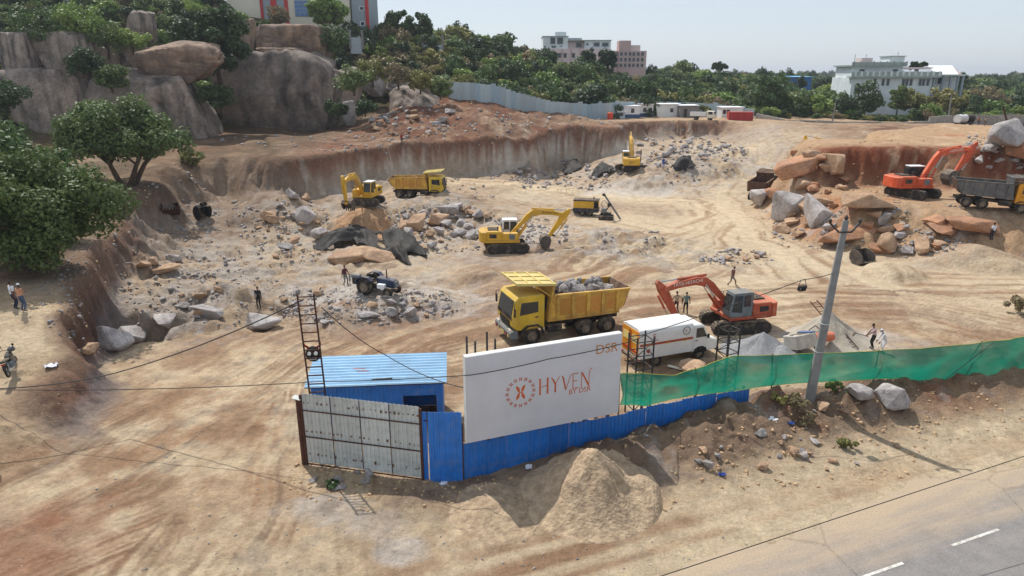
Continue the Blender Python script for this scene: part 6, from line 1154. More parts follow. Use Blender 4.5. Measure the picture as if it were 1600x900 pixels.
for args in [(405, 512, 3.0, 'grey', 'big pale slab boulder with a man standing behind it', dict(flat=.75, stretch=1.2, yaw=.2, seed=3)), (1398, 632, 2.2, 'grey', 'large white boulder in front of the green net', dict(flat=1.05, seed=5, stretch=1.1, yaw=.4)), (1340, 622, 2.0, 'grey', 'grey rock half buried under the net edge beside the white boulder', dict(flat=.7, seed=8)),
        (172, 540, 3.4, 'grey', 'wet grey rock face at the bottom of the dug hollow', dict(flat=.9, seed=3, sink=.3)), (212, 532, 3.2, 'grey', 'second grey rock face beside the first in the hollow', dict(flat=.95, seed=7, sink=.3)), (140, 548, 1.6, 'tan', 'crumbled pale rock on the hollow rim', dict(flat=.6)), (262, 506, 2.4, 'grey', 'pale rock shelf at the inner end of the hollow', dict(flat=.6, seed=9)), (318, 490, 2.6, 'grey', 'grey broken rock ledge between hollow and pale slab', dict(flat=.6, stretch=1.3, seed=4, sink=.4)),
        (226, 420, 1.5, 'tan', 'round pale boulder below the tree-shaded bank', dict(seed=1)), (258, 424, 1.9, 'tan', 'long pale slab beside the round boulder below the bank', dict(flat=.6, stretch=1.5, yaw=.3)), (272, 410, 1.6, 'grey', 'pale block behind the long slab below the bank', dict()), (240, 412, 1.0, 'tan', 'small pale stone between the boulders below the bank', dict()),
        (552, 402, 4.2, 'tan', 'split brown rock shelf under the black mats', dict(flat=.6, stretch=1.3, yaw=.1, seed=2, sink=.5)), (596, 404, 3.6, 'tan', 'second half of the split brown rock shelf by the mats', dict(flat=.6, stretch=1.2, yaw=-.1, seed=6, sink=.5)), (498, 374, 2.4, 'grey', 'white-topped block beside the black mat end', dict(seed=4)), (529, 384, 1.7, 'grey', 'pointed grey block between folds of black mat', dict(seed=9, flat=1.2)),
        (630, 362, 3.0, 'tan', 'tilted flat-faced tan block in the rubble ridge', dict(seed=7, flat=.9, stretch=1.3)), (655, 358, 3.2, 'tan', 'large brown block behind the tilted tan block', dict(seed=10)), (688, 352, 3.0, 'tan', 'warm-faced block near the top of the rubble ridge', dict(seed=11)), (480, 345, 3.2, 'grey', 'dark grey boulder in the hollow beside the orange heap', dict(seed=12)), (735, 372, 2.0, 'grey', 'white boulder behind the yellow excavator counterweight', dict(seed=13)),
        (1225, 340, 5.2, 'grey', 'tall grey rock face at the corner of the bank by the brown tipper', dict(flat=1.25, yaw=.2, seed=3)), (1268, 352, 5.4, 'grey', 'second tall grey rock face next to the pale clay seam', dict(flat=1.2, yaw=-.3, seed=7)), (1186, 318, 3.4, 'grey', 'tilted pale slab in front of the brown tipper tail', dict(flat=1.2, seed=9)), (1252, 262, 6.2, 'red', 'big orange slanting rock on top of the bank', dict(flat=.8, stretch=1.4, yaw=.35, seed=2, sink=.5)), (1300, 268, 4.6, 'tan', 'white-veined rock beside the big orange rock', dict(flat=.9, seed=4)),
        (1360, 328, 5.6, 'tan', 'large flat tan slab perched on the boulder pile', dict(flat=.55, stretch=1.2, yaw=-.25, seed=5, lift=.3)), (1322, 372, 4.4, 'red', 'orange-topped slab at the base of the boulder pile', dict(flat=.5, stretch=1.6, yaw=.1, seed=6)), (1520, 362, 4.2, 'red', 'long red slab beside the man in the white shirt', dict(flat=.62, stretch=1.5, yaw=.05, seed=8)), (1472, 362, 3.0, 'red', 'broken red slab next to the long red slab', dict(flat=.55, stretch=1.3, seed=10)), (1460, 350, 2.6, 'red', 'upper red block above the broken red slab', dict(flat=.7, seed=11)),
        (1385, 388, 2.8, 'tan', 'rounded tan boulder by the spare bucket', dict(seed=12)), (1438, 392, 2.3, 'tan', 'square tan boulder near the scattered white stones', dict(seed=13)), (1562, 240, 6.0, 'grey', 'huge grey block standing on the upper bank', dict(flat=1.35, seed=1)), (1598, 244, 5.0, 'red', 'rusty block beside the huge grey block', dict(flat=.9, seed=2)), (1500, 690, .0, 'grey', '', {}),
        (1003, 800, .75, 'red', 'round brown boulder at the end of the sand heap', dict(seed=3)), (1284, 640, .9, 'tan', 'brown stone lying beside the utility pole foot', dict(seed=5)), (1258, 716, .75, 'grey', 'pale stone at the toe of the spoil bank', dict(seed=7)), (1092, 585, 2.2, 'tan', 'pale boulder behind the net beside the white van', dict(flat=.5, stretch=1.3)), (640, 496, 1.3, 'grey', 'pale block at the bottom edge of the rubble slope', dict(seed=4)), (612, 492, 1.2, 'grey', 'rounded grey block at the rubble slope edge', dict(seed=6)), (575, 497, 1.5, 'grey', 'wide flat stone at the rubble slope edge', dict(flat=.6, stretch=1.4)), (508, 506, .95, 'grey', 'flat white stone behind the ladder frame', dict(flat=.6))]:
    if args[2] > 0: rock_at(args[0], args[1], args[2], args[3], args[4], **args[5])
# load of the near tipper
def load_rocks(truck, n, label, group, zbase, seed):
    q = random.Random(seed); M = Matrix.LocRotScale(truck.location, truck.rotation_euler, truck.scale)
    for i in range(n):
        x, y = q.uniform(-2.75, 1.0), q.uniform(-.85, .85); h = zbase + .62*(1 - (y/1.15)**2)*(1 - ((x + .5)/2.6)**2*.55) + q.uniform(-.1, .06); s = q.uniform(.22, .46); o = bpy.data.objects.new('load_stone', RK['grey' if n > 20 else 'red'][i % 14]); col.objects.link(o)
        o.location = M @ Vector((x, y, h)); o.scale = (s, s*.9, s*.95); o.rotation_euler = (q.uniform(0, 6), q.uniform(0, 6), q.uniform(0, 6)); tag(o, label, 'rock', group)
    bm = bmesh.new(); bmesh.ops.create_grid(bm, x_segments=24, y_segments=12, size=1)
    for v in bm.verts: x, y = v.co.x*2.1 - .85, v.co.y*1.12; v.co = M @ Vector((x, y, zbase + .5*(1 - v.co.y**2)*(1 - v.co.x**2*.5) - .1 + .06*math.sin(x*9)*math.cos(y*11)))
    me = bpy.data.meshes.new('rubble_load'); bm.to_mesh(me); bm.free(); tag(link('rubble_load', me, mat('rock_dust', (150, 142, 136), rough=.95, nscale=4, namt=.2, bump=.6)), 'crushed stone filling the tipper under its ' + ('grey blocks' if n > 20 else 'soil load'), kind='stuff')
load_rocks(truck1, 60, 'broken grey rock heaped in the near yellow tipper', 'rocks loaded in the tipper', 2.36, 4); load_rocks(truck2, 10, 'brown lump in the load of the tipper by the quarry wall', 'lumps loaded in the far tipper', 1.85, 5)
# small rubble: thousands of chips, one object per kind of ground
def rubble(name, label, pts, sizes, m, seed):
    rng = np.random.default_rng(seed); T = []
    for k in range(6):
        me = hull_rock(300 + k, 9, 0); v = np.array([q.co[:] for q in me.vertices]); f = np.array([p_.vertices[:] for p_ in me.polygons if len(p_.vertices) == 3]); T.append((v, f)); bpy.data.meshes.remove(me)
    VV, FF, off = [], [], 0; pts = np.asarray(pts); ch = rng.integers(0, 6, len(pts))
    for i, (p_, s) in enumerate(zip(pts, sizes)):
        v, f = T[ch[i]]; a = rng.uniform(0, 6.28); c, d = math.cos(a), math.sin(a); sc = s*rng.uniform(.7, 1.2, 3)*.5; w = v*sc; w = np.stack([w[:, 0]*c - w[:, 1]*d, w[:, 0]*d + w[:, 1]*c, w[:, 2] + s*.03], 1) + p_; VV.append(w); FF.append(f + off); off += len(v)
    tag(link(name, np_mesh(name, np.concatenate(VV), np.concatenate(FF)), m), label, kind='stuff')
def px_points(n, boxes, seed):
    rng = np.random.default_rng(seed); out = []
    w = np.array([b[4] for b in boxes], float); ch = rng.choice(len(boxes), n, p=w/w.sum()); px, py = np.empty(n), np.empty(n)
    for i, k in enumerate(ch):
        a, q = rng.uniform(0, 6.283), rng.random()**.5; x0, y0, x1, y1, _ = boxes[k]; px[i] = (x0+x1)/2 + (x1-x0)/2*q*math.cos(a); py[i] = (y0+y1)/2 + (y1-y0)/2*q*math.sin(a)
    u, v = px - 800, py - 450; fw = F*CP - v*SP; up = -(F*SP + v*CP); a, b = u/fw, up/fw
    Y = -CAM_H/b; Y = np.clip(Y, 10, 400)
    for _ in range(14): z = land(a*Y, Y); Yn = np.clip((z - CAM_H)/np.minimum(b, -.03), 10, 400); Y = .5*Y + .5*Yn
    X = a*Y; k = fbm(X/(Y*.02), Y/(Y*.06), 3, seed + 50) + .9*rng.random(n) > .38      # chips lie in drifts
    X, Y = X[k], Y[k]; return np.stack([X, Y, land(X, Y)], 1)
ZG = [(60, 380, 290, 548, 4), (330, 205, 960, 240, 3), (570, 150, 900, 215, 6), (200, 300, 420, 440, 4), (590, 318, 790, 398, 6), (380, 300, 520, 420, 4), (420, 445, 730, 508, 6), (790, 245, 985, 300, 5), (970, 212, 1170, 275, 5), (770, 340, 900, 385, 4), (930, 355, 1040, 400, 2), (1320, 330, 1520, 405, 4), (1170, 320, 1340, 390, 3), (1500, 222, 1640, 280, 4), (1090, 390, 1210, 418, 1), (230, 400, 330, 440, 1), (230, 430, 480, 510, 3)]
pt = px_points(14000, ZG, 1); q_ = np.random.default_rng(2); rubble('rubble', 'grey broken stone strewn over the dug ground', pt, .09 + .75*q_.random(len(pt))**4*(pt[:, 1]/70), ROCK_GREY, 3)
pt = px_points(6000, [(a_, b_, c_, d_, w_) for a_, b_, c_, d_, w_ in ZG] + [(1180, 220, 1460, 335, 12), (560, 190, 960, 240, 4)], 11); rubble('earth_clods', 'tan and red clods strewn over the dug ground', pt, .1 + .4*q_.random(len(pt))**3*(pt[:, 1]/70), ROCK_CLOD, 5)
pt = px_points(5200, [(960, 600, 1500, 770, 6), (700, 740, 1060, 830, 5), (440, 700, 760, 800, 3), (1150, 590, 1640, 700, 3)], 21); rubble('spoil_pebbles', 'pebbles and grit in the roadside spoil', pt, .025 + .3*q_.random(len(pt))**5, ROCK_CLOD, 7)
pt = px_points(900, [(-20, 540, 700, 900, 3), (700, 430, 1600, 560, 2), (600, 800, 1600, 900, 2)], 31); rubble('loose_stones', 'small loose stones on the driven earth', pt, .03 + .16*q_.random(len(pt))**3, ROCK_GREY, 9)

# ---------------------------------------------------------------- heaps of sand and gravel
def heap(name, label, px, py, r, h, m, ry=1.0, seed=1, jag=.22, dz=0.0, cat='heap', ridge=None):
    c = G(px, py); n, k = 72, 26; rng = np.random.default_rng(seed); V = [(0, 0, h)]; 
    A, Q = np.meshgrid(np.linspace(0, 2*np.pi, n, endpoint=False), np.linspace(.04, 1.12, k)); 
    X = (Q*np.cos(A)*r).ravel(); Y = (Q*np.sin(A)*r*ry).ravel(); q = Q.ravel(); off = seed*7.1
    lob = 1 + jag*fbm(np.cos(A).ravel()*1.4 + off, np.sin(A).ravel()*1.4 + off, 3, seed); X, Y = X*lob, Y*lob
    ru = fbm(X/r*3.6 + off, Y/r*3.6, 5, seed + 3); gully = fbm(A.ravel()*4 + off, q*.5, 3, seed + 5)
    z = h*np.clip(1 - np.sqrt(q**2 + .002), 0, 1)**1.55 + h*.17*ru*sst(q, .05, .35)*(1.05 - q) + h*.16*gully*sst(q, .08, .4)*np.clip(1-q, 0, 1)
    if ridge: z = np.maximum(z, h*.4*np.clip(1 - np.hypot((X - ridge[0])/r, (Y - ridge[1])/r/ry)*1.35, 0, 1) + h*.06*ru*(q < .9))
    g = land(c.x + X, c.y + Y) - c.z; edge = sst(q, .9, 1.06); zz = np.maximum(g + (z)*(1 - edge), g - .25*sst(q, .98, 1.12)); zz = np.where(q > 1.02, g - .2, zz)
    V = np.concatenate([[[0, 0, h*.965]], np.stack([X, Y, zz], 1)]); Fc = [(0, 1 + i, 1 + (i+1) % n) for i in range(n)]
    me = bpy.data.meshes.new(name); me.from_pydata([tuple(v) for v in V], [], Fc + [(1 + j*n + i, 1 + (j+1)*n + i, 1 + (j+1)*n + (i+1) % n, 1 + j*n + (i+1) % n) for j in range(k-1) for i in range(n)]); me.update(); me.shade_smooth()
    o = link(name, me, m); o.location = c + Vector((0, 0, dz)); return tag(o, label, cat)
SANDY = mat('pale_sandy_spoil', (174, 152, 124), rough=.95, nscale=2.8, namt=.2, rgb2=(130, 110, 89), bump=1.0, bscale=7); GRAVEL = mat('grey_gravel', (172, 172, 172), rough=.9, nscale=14, namt=.25, rgb2=(120, 120, 122), bump=1.0, bscale=26); MSAND = mat('grey_sand', (176, 166, 150), rough=.95, nscale=1.2, namt=.12, bump=.5, bscale=9)
heap('sand_heap', 'tall pale heap of sandy spoil on the road shoulder', 928, 776, 2.9, 2.3, SANDY, ry=.85, seed=3, ridge=(1.4, .1)); heap('sand_heap', 'low gravelly spill between the blue fence and sand heap', 770, 800, 1.7, .4, SANDY, seed=5, jag=.35)
heap('gravel_heap', 'rounded grey gravel heap behind the net by the orange excavator', 1190, 548, 2.6, 1.35, GRAVEL, ry=.9, seed=7); heap('gravel_heap', 'low grey gravel heap in front of the taller gravel heap', 1222, 556, 1.6, .8, GRAVEL, seed=8); heap('sand_heap', 'grey sand heap with a ladder lying against it', 1290, 530, 3.1, 2.2, MSAND, ry=.9, seed=9)
heap('soil_heap', 'orange brown soil heap under the excavator by the quarry wall', 566, 352, 4.2, 1.3, mat('orange_soil', (168, 132, 98), rough=.95, nscale=.8, namt=.2, bump=.9, bscale=4), seed=11)
# ---------------------------------------------------------------- people
SKIN = mat('skin', (112, 76, 56), rough=.6, namt=.06); HAIR = mat('hair', (26, 22, 20), rough=.7, namt=.1)
def cloth(name, rgb): return mat('cloth_' + name, rgb, rough=.9, nscale=9, namt=.12)
def ik(a, b, l1, l2, hint):
    """middle joint of a two-bone limb from a to b, bending towards hint"""
    d = b - a; L = min(d.length, (l1 + l2)*.998); u = d.normalized(); x = (l1*l1 - l2*l2 + L*L)/(2*L); h = math.sqrt(max(0, l1*l1 - x*x)); n = (hint - u*hint.dot(u)); n.normalize(); return a + u*x + n*h, a + u*L
def person(label, loc, yaw, shirt, trousers, hl=(.0, .27, .78), hr=(.0, -.27, .78), fl=(0, .1, 0), fr=(0, -.1, 0), lean=0.0, height=1.72, shoe=(40, 36, 34), head_yaw=0.0, cap=None, bare=False, hip=.93, group=None, sleeve=.55):
    """x forward, y to the figure's left; hands and feet are given, elbows and knees follow"""
    V = Vector; k = height/1.75; hipz = hip; pel = V((0, 0, hipz)); lf = lambda z: V((math.sin(lean)*(z - hipz), 0, hipz + math.cos(lean)*(z - hipz)))
    wst, chs, nk, hb = lf(1.1), lf(1.34), lf(1.47), lf(1.53); J = [pel, wst, chs, nk, hb]; rad = [(.155, .12), (.145, .105), (.17, .115), (.058, .06), (.055, .06)]; E = [(0, 1), (1, 2), (2, 3), (3, 4)]; limb = []
    for s, hand, foot in ((1, hl, fl), (-1, hr, fr)):
        sh = lf(1.41) + V((0, s*.19, 0)); el, wr = ik(sh, V(hand), .29, .27, V((-.9, s*.5, -.3))); hp = pel + V((0, s*.1, -.04)); kn, an = ik(hp, V(foot) + V((0, 0, .09)), .43, .42, V((1, 0, 0))); toe = an + V((.17, s*.03, -.05)); b = len(J)
        J += [sh, el, wr, hp, kn, an, toe]; rad += [(.07, .07), (.047, .047), (.033, .033), (.095, .095), (.062, .062), (.045, .045), (.042, .034)]; E += [(2, b), (b, b+1), (b+1, b+2), (0, b+3), (b+3, b+4), (b+4, b+5), (b+5, b+6)]; limb.append((s, sh, el, wr))
    me = bpy.data.meshes.new('tmp'); me.from_pydata([tuple(j) for j in J], E, []); me.update(); ob = bpy.data.objects.new('tmp', me); col.objects.link(ob); sk = ob.modifiers.new('s', 'SKIN'); sk.use_smooth_shade = True
    for sv, r in zip(me.skin_vertices[0].data, rad): sv.radius = r
    me.skin_vertices[0].data[0].use_root = True; ob.modifiers.new('d', 'SUBSURF').levels = 1; ob.modifiers['d'].render_levels = 1
    dg = bpy.context.evaluated_depsgraph_get(); dg.update(); body = bpy.data.meshes.new_from_object(ob.evaluated_get(dg)); bpy.data.objects.remove(ob); bpy.data.meshes.remove(me)
    bm = bmesh.new(); bm.from_mesh(body); bpy.data.meshes.remove(body); A = [np.array(j) for j in J]
    def seg(p_, i, j): a, b = A[i], A[j]; t = max(0, min(1, float(np.dot(p_-a, b-a)/max(1e-6, np.dot(b-a, b-a))))); return np.linalg.norm(p_ - a - t*(b-a)), t
    for f in bm.faces:                              # cloth or skin by the nearest bone
        c = np.array(f.calc_center_median()); best = min(((*seg(c, i, j), i, j) for i, j in E), key=lambda q: q[0]); _, t, i, j = best
        f.smooth = True
        if j in (1,) : f.material_index = 1 if t > .25 else 2
        elif (i, j) == (1, 2): f.material_index = 1
        elif i == 2 and j == 3: f.material_index = 1 if t < .45 else 0
        elif i >= 2 and j > 4 and i == 2: f.material_index = 1
        elif j <= 4: f.material_index = 0
        else:
            r = (j - 5) % 7
            f.material_index = {1: 1 if t < sleeve*1.6 else 0, 2: (1 if sleeve > .9 else 0), 3: 2, 4: 2, 5: 2 if not bare else 0, 6: 3}.get(r, 1)
    def extra(mb, mi, smooth=True):
        vs = [bm.verts.new(v) for v in mb.v]
        for f in mb.f:
            try: nf = bm.faces.new([vs[i] for i in f]); nf.material_index = mi; nf.smooth = smooth
            except ValueError: pass
    for s, sh, el, wr in limb:                      # palm, four fingers and a thumb
        d = (wr - el).normalized(); side = d.cross(V((0, 0, 1)));  side = side if side.length > .1 else V((1, 0, 0)); side.normalize(); nrm = side.cross(d); q = MB(); q.tube([wr - d*.02, wr + d*.05, wr + d*.09], [.03, .04, .034], 7)
        for n_, (o_, L) in enumerate(((-.03, .07), (-.01, .085), (.01, .08), (.03, .062))): a = wr + d*.085 + side*o_; q.tube([a, a + d*L*.5 + nrm*.008, a + d*L*.85 - nrm*.02], [.011, .01, .007], 5)
        a = wr + d*.03 - side*.035; q.tube([a, a - side*.025 + d*.03, a - side*.03 + d*.065], [.013, .011, .008], 5); extra(q, 0)
    hc = hb + V((math.sin(lean)*.12 + .015, 0, .115)); b2 = bmesh.new(); bmesh.ops.create_icosphere(b2, subdivisions=3, radius=1); fw = Matrix.Rotation(head_yaw, 3, 'Z'); idx = {}
    for v in b2.verts:                              # skull with brow, nose and chin
        p_ = v.co.copy(); x, y, z = p_; r = V((x*.098, y*.076, z*.122)); 
        if z < -.2: r.y *= 1 + .35*(z + .2); r.x *= 1 + (.1 if x > 0 else .3)*(z + .2)
        if x > .75 and abs(y) < .28: r.x += .028*max(0, 1 - abs(z + .12)/.3)*max(0, 1 - abs(y)/.28)
        if x > .6 and abs(abs(y) - .38) < .2 and abs(z - .05) < .16: r.x -= .008
        idx[v] = bm.verts.new(hc + fw @ r)
    for f in b2.faces:
        nf = bm.faces.new([idx[v] for v in f.verts]); nf.smooth = True; c = f.calc_center_median(); hairy = c.z > .42 or (c.x < -.1 and c.z > -.35) or (abs(c.y) > .75 and c.z > .1 and c.x < .25)
        eye = c.x > .7 and .0 < c.z < .16 and .25 < abs(c.y) < .52; mouth = c.x > .6 and -.56 < c.z < -.44 and abs(c.y) < .3
        nf.material_index = 4 if (hairy or eye) else (5 if mouth else 0)
    b2.free()
    for s in (-1, 1): q = MB(); q.tube([hc + fw @ V((-.005, s*.074, -.02)), hc + fw @ V((-.012, s*.09, .0)), hc + fw @ V((-.005, s*.08, .03))], [.012, .02, .008], 6); extra(q, 0)
    bmesh.ops.recalc_face_normals(bm, faces=bm.faces); me = bpy.data.meshes.new('person'); bm.to_mesh(me); bm.free()
    for m in (SKIN, shirt, trousers, cloth('shoe%d' % shoe[0], shoe), HAIR, mat('lips', (96, 56, 48), namt=.05)): me.materials.append(m)
    o = link('person', me, None); o.location = loc; o.rotation_euler = (0, 0, yaw); o.scale = (k,)*3; tag(o, label, 'person', group)
    if cap is not None:
        q = MB(); n = 14; dome = [(0, 0, .128)] + [(.104*math.sin(a)*math.cos(b), .086*math.sin(a)*math.sin(b), .128*math.cos(a)) for a in (.5, .95, 1.35) for b in np.linspace(0, 6.283, n, endpoint=False)]
        q.add([hc + fw @ V(v) for v in dome], [(0, 1 + i, 1 + (i+1) % n) for i in range(n)] + [(1 + j*n + i, 1 + (j+1)*n + i, 1 + (j+1)*n + (i+1) % n, 1 + j*n + (i+1) % n) for j in range(2) for i in range(n)]); q.build('cap', cap, o, smooth=True)
    return o
W_ = cloth('white', (214, 216, 222)); PK = cloth('pink', (206, 176, 178)); SAL = cloth('salmon', (206, 150, 120)); BLK = cloth('black', (38, 36, 38)); NAVY = cloth('navy', (44, 50, 66)); JEAN = cloth('jeans', (72, 90, 118)); GRY = cloth('grey', (112, 112, 112)); MAR = cloth('maroon', (84, 48, 50)); TEAL = cloth('teal', (112, 138, 136)); BEI = cloth('beige', (190, 172, 146)); OLV = cloth('khaki', (122, 112, 92)); BLU = cloth('blue', (44, 76, 150))
g = G(32, 486, 25); person('man in white shirt and dark trousers standing on the ledge', g + Vector((-.5, .3, 0)), R(60), W_, NAVY, hl=(.2, .2, .95), height=1.76); person('man in salmon shirt and white cap with folded arms on the ledge', g + Vector((.25, -.1, 0)), R(75), SAL, JEAN, hl=(.22, -.1, 1.2), hr=(.22, .12, 1.18), cap=W_, height=1.72, sleeve=.95)
g = G(402, 493, 30); person('man in black standing behind the pale slab boulder', g + Vector((0, .6, .35)), R(-95), BLK, BLK, height=1.75, sleeve=1.0, hl=(.12, .28, .82))
g = G(540, 446, 30); pj = person('man in maroon shirt holding a drill rod on the rubble', g, R(-30), MAR, GRY, hl=(.42, .1, 1.0), hr=(-.05, -.3, .82), fl=(.1, .12, 0), fr=(-.12, -.1, 0), sleeve=.95)
def drill_rod(p_):
    t = thing('rock_drill', 'upright hand-held rock drill beside the man in maroon', 'drill', p_); MB().cyl((0, 0, 0), (0, 0, .55), .025, n=6).build('steel', CHASSIS, t); MB().cyl((0, 0, .45), (0, 0, .95), .075, n=9).build('body', GREYM, t); MB().bar((-.2, 0, 1.0), (.2, 0, 1.0), .04).build('handle', CHASSIS, t)
drill_rod(g + Vector((.42, -.18, 0)))
g = G(1143, 447, 30); person('man in dark vest striding past the orange excavator', g, R(8), MAR, GRY, hl=(.22, .24, .95), hr=(-.2, -.25, .85), fl=(-.36, .08, .04), fr=(.34, -.08, 0), bare=True, lean=.12, hip=.88)
g = P(1056, 489); g.z = gz(g.x, g.y); person('man in beige shirt walking between tipper and van', g, R(100), BEI, MAR, hl=(.3, .3, .9), hr=(-.1, -.4, 1.0), fl=(.2, .1, 0), fr=(-.25, -.1, .03), hip=.9); g = P(1071, 490); g.z = gz(g.x, g.y); person('man in teal shirt walking beside the man in beige', g, R(85), TEAL, BLK, hl=(.0, .3, .85), hr=(.15, -.3, .85), fl=(.22, .1, 0), fr=(-.24, -.1, .03), hip=.9)
g = G(1381, 552, 30); person('man in white with a white cap bending by the sand heap', g, R(170), W_, W_, hl=(.45, .2, .75), hr=(.5, -.15, .8), lean=.45, cap=W_, height=1.7, hip=.88, sleeve=1.0); pq = person('man in pale pink shirt working with a hoe behind the net', g + Vector((-.35, .75, 0)), R(175), PK, BLK, hl=(.5, .15, 1.0), hr=(.42, -.2, .85), lean=.22, height=1.76)
t_ = thing('hoe', 'long handled hoe held out over the sand', 'tool', g + Vector((-.4, .8, 0))); MB().cyl((-.35, -.1, .85), (-1.3, -.1, 1.15), .02, n=6).build('handle', RUST, t_); MB().box((-1.35, -.1, 1.05), (.06, .2, .26), rot=(0, .5, 0)).build('blade', CHASSIS, t_)
g = G(1549, 376, 40); person('man in white shirt and dark trousers watching the red bank', g, R(100), W_, NAVY, height=1.76)
g = G(628, 226, 85); person('distant man in red top on the bench above the quarry wall', g, R(-60), cloth('red', (150, 52, 44)), NAVY, fl=(.15, .1, 0), fr=(-.12, -.1, 0))
g = G(1036, 263, 80); person('man in blue overalls beside the rubble near the black tarp', g, R(-80), BLU, BLU, sleeve=1.0)
g = G(-4, 738, 18); person('man in dark clothes at the edge of the bare earth', g + Vector((-.1, 0, 0)), R(170), BLK, BLK, hl=(.15, .25, .85), fl=(.1, .1, 0), fr=(-.12, -.1, 0))
g = PY(1526, 207, 138); g.z = gz(g.x, g.y); person('distant man in orange shirt beside the water tanker', g, R(-90), cloth('orange', (196, 112, 72)), JEAN); person('distant man in pale shirt beyond the water tanker', g + Vector((1.6, .5, 0)), R(-70), BEI, OLV)
# ---------------------------------------------------------------- blasting mats, spare buckets and odds and ends
MATB = mat('black_mat', (24, 24, 26), rough=.6, nscale=3, namt=.25, dust=.08, bump=.3)
def black_mat(label, corners, lift, ribs, seed, hump=.5, thick=.07, cat='blasting mat', name='blasting_mat'):
    """heavy ribbed sheet thrown over rocks: corners in photo pixels, (a,b,c,d) round the sheet"""
    A = [G(*c) + Vector((0, 0, l)) for c, l in zip(corners, lift)]; n, m = 44, 16; rng = random.Random(seed); U, Vv = np.meshgrid(np.linspace(0, 1, n), np.linspace(0, 1, m)); U, Vv = U.ravel(), Vv.ravel()
    a = [np.array(q) for q in A]; P3 = np.outer((1-U)*(1-Vv), a[0]) + np.outer(U*(1-Vv), a[1]) + np.outer(U*Vv, a[2]) + np.outer((1-U)*Vv, a[3])
    crump = fbm(U*3.2 + seed, Vv*2.2 + seed, 3, seed); P3[:, 2] += hump*np.sin(np.pi*U)*np.sin(np.pi*np.clip(Vv*.9 + .1, 0, 1)) +   .5*crump + .06*np.sin(Vv*ribs*2*np.pi); P3[:, 1] += .4*fbm(U*2.5 + 9, Vv*2, 2, seed + 1); P3[:, 0] += .3*fbm(U*2 + 3, Vv*3, 2, seed + 2)
    P3[:, 2] = np.maximum(P3[:, 2], land(P3[:, 0], P3[:, 1]) + .08); idx = np.arange(n*m).reshape(m, n); top = np.stack([idx[:-1, :-1], idx[:-1, 1:], idx[1:, 1:], idx[1:, :-1]], -1).reshape(-1, 4); bot = top[:, ::-1] + n*m
    rim = list(idx[0]) + list(idx[1:, -1]) + list(idx[-1, -2::-1]) + list(idx[-2:0:-1, 0]); side = [(rim[(i+1) % len(rim)], rim[i], rim[i] + n*m, rim[(i+1) % len(rim)] + n*m) for i in range(len(rim))]
    me = np_mesh(name, np.concatenate([P3, P3 - np.array([0, 0, thick])]), np.concatenate([top, bot, np.array(side)])); me.shade_smooth(); return tag(link(name, me, MATB), label, cat)
black_mat('long arched black mat draped over the split rock shelf', [(490, 386), (560, 370), (600, 374), (500, 392)], [.1, 1.1, 1.0, .1], 4, 3, 1.1); black_mat('ribbed black mat sliding off the rock shelf towards the mat heap', [(545, 366), (592, 382), (588, 398), (545, 378)], [1.1, .9, .5, .6], 5, 4, .3)
black_mat('crumpled black mat at the bottom of the mat heap', [(592, 392), (640, 396), (640, 416), (595, 402)], [.2, .2, .1, .2], 6, 5, .8); black_mat('folded black mat on top of the mat heap', [(594, 376), (650, 380), (668, 404), (604, 396)], [.9, .6, .1, .5], 6, 6, 1.4); black_mat('rolled black mat edge lying along the mat heap', [(628, 374), (668, 398), (664, 406), (618, 386)], [.9, .2, .1, .8], 3, 7, .5)
black_mat('curved black mat leaning on blocks at the quarry wall foot', [(922, 276), (944, 264), (958, 268), (930, 278)], [.2, .9, .5, .1], 3, 8, 1.0); black_mat('dark mat heaped against the quarry wall foot', [(878, 268), (902, 258), (908, 266), (882, 274)], [.3, 1.3, .6, .1], 3, 9, .8)
black_mat('black tarpaulin bundle on the pale haul road edge', [(1048, 262), (1080, 254), (1086, 263), (1055, 267)], [.1, .9, .3, .1], 2, 10, 1.4, cat='tarpaulin', name='tarpaulin'); black_mat('black tarpaulin over a stack beside the huge grey block', [(1578, 205), (1625, 196), (1630, 212), (1574, 212)], [.5, 2.2, .5, .2], 3, 11, 1.8, cat='tarpaulin', name='tarpaulin')
def spare_bucket(label, px, py, yaw, tilt, s, m=BUCKET):
    g = G(px, py); q = bucket_mesh(1.3); t = thing('digger_bucket', label, 'excavator bucket', g + Vector((0, 0, .62*s)), yaw, scale=s, pitch=tilt); o = MB(); o.add(q.v, q.f, Matrix.Translation((0, 0, .5))); o.build('shell', m, t)
    for y in np.linspace(-.5, .5, 5): MB().box((.5, y, -.71), (.3, .12, .09), taper=(.6, .8)).build('tooth', m, t)
    for y in (-.2, .2): MB().prism([(-.45, .5), (-.1, .66), (-.05, .95), (-.25, 1.0), (-.5, .75)], y - .03, y + .03).build('hanger_lug', m, t)
spare_bucket('dark spare bucket lying open under the shaded bank', 268, 336, R(-60), R(-60), 1.3, RUST); spare_bucket('dark spare bucket tipped over next to the other one by the bank', 318, 340, R(-30), R(40), 1.2, BLACK); spare_bucket('brown spare bucket standing by the boulder pile', 1345, 412, R(-70), R(-35), 1.2)
def ladder():
    a, b = G(1336, 549, 25), PY(1271, 470, 44.5); t = thing('wooden_ladder', 'rusty ladder lying up the grey sand heap', 'ladder', a); d = b - a; s = Vector((.22, 0, .05))
    for k in (-1, 1): MB().bar(s*k + Vector((0, 0, .1)), d + s*k, .05).build('side_rail', RUST, t)
    for i in range(11): f = (i + .6)/11; MB().bar(d*f - s + Vector((0, 0, .1*(1-f))), d*f + s + Vector((0, 0, .1*(1-f))), .035).build('rung', RUST, t)
ladder()
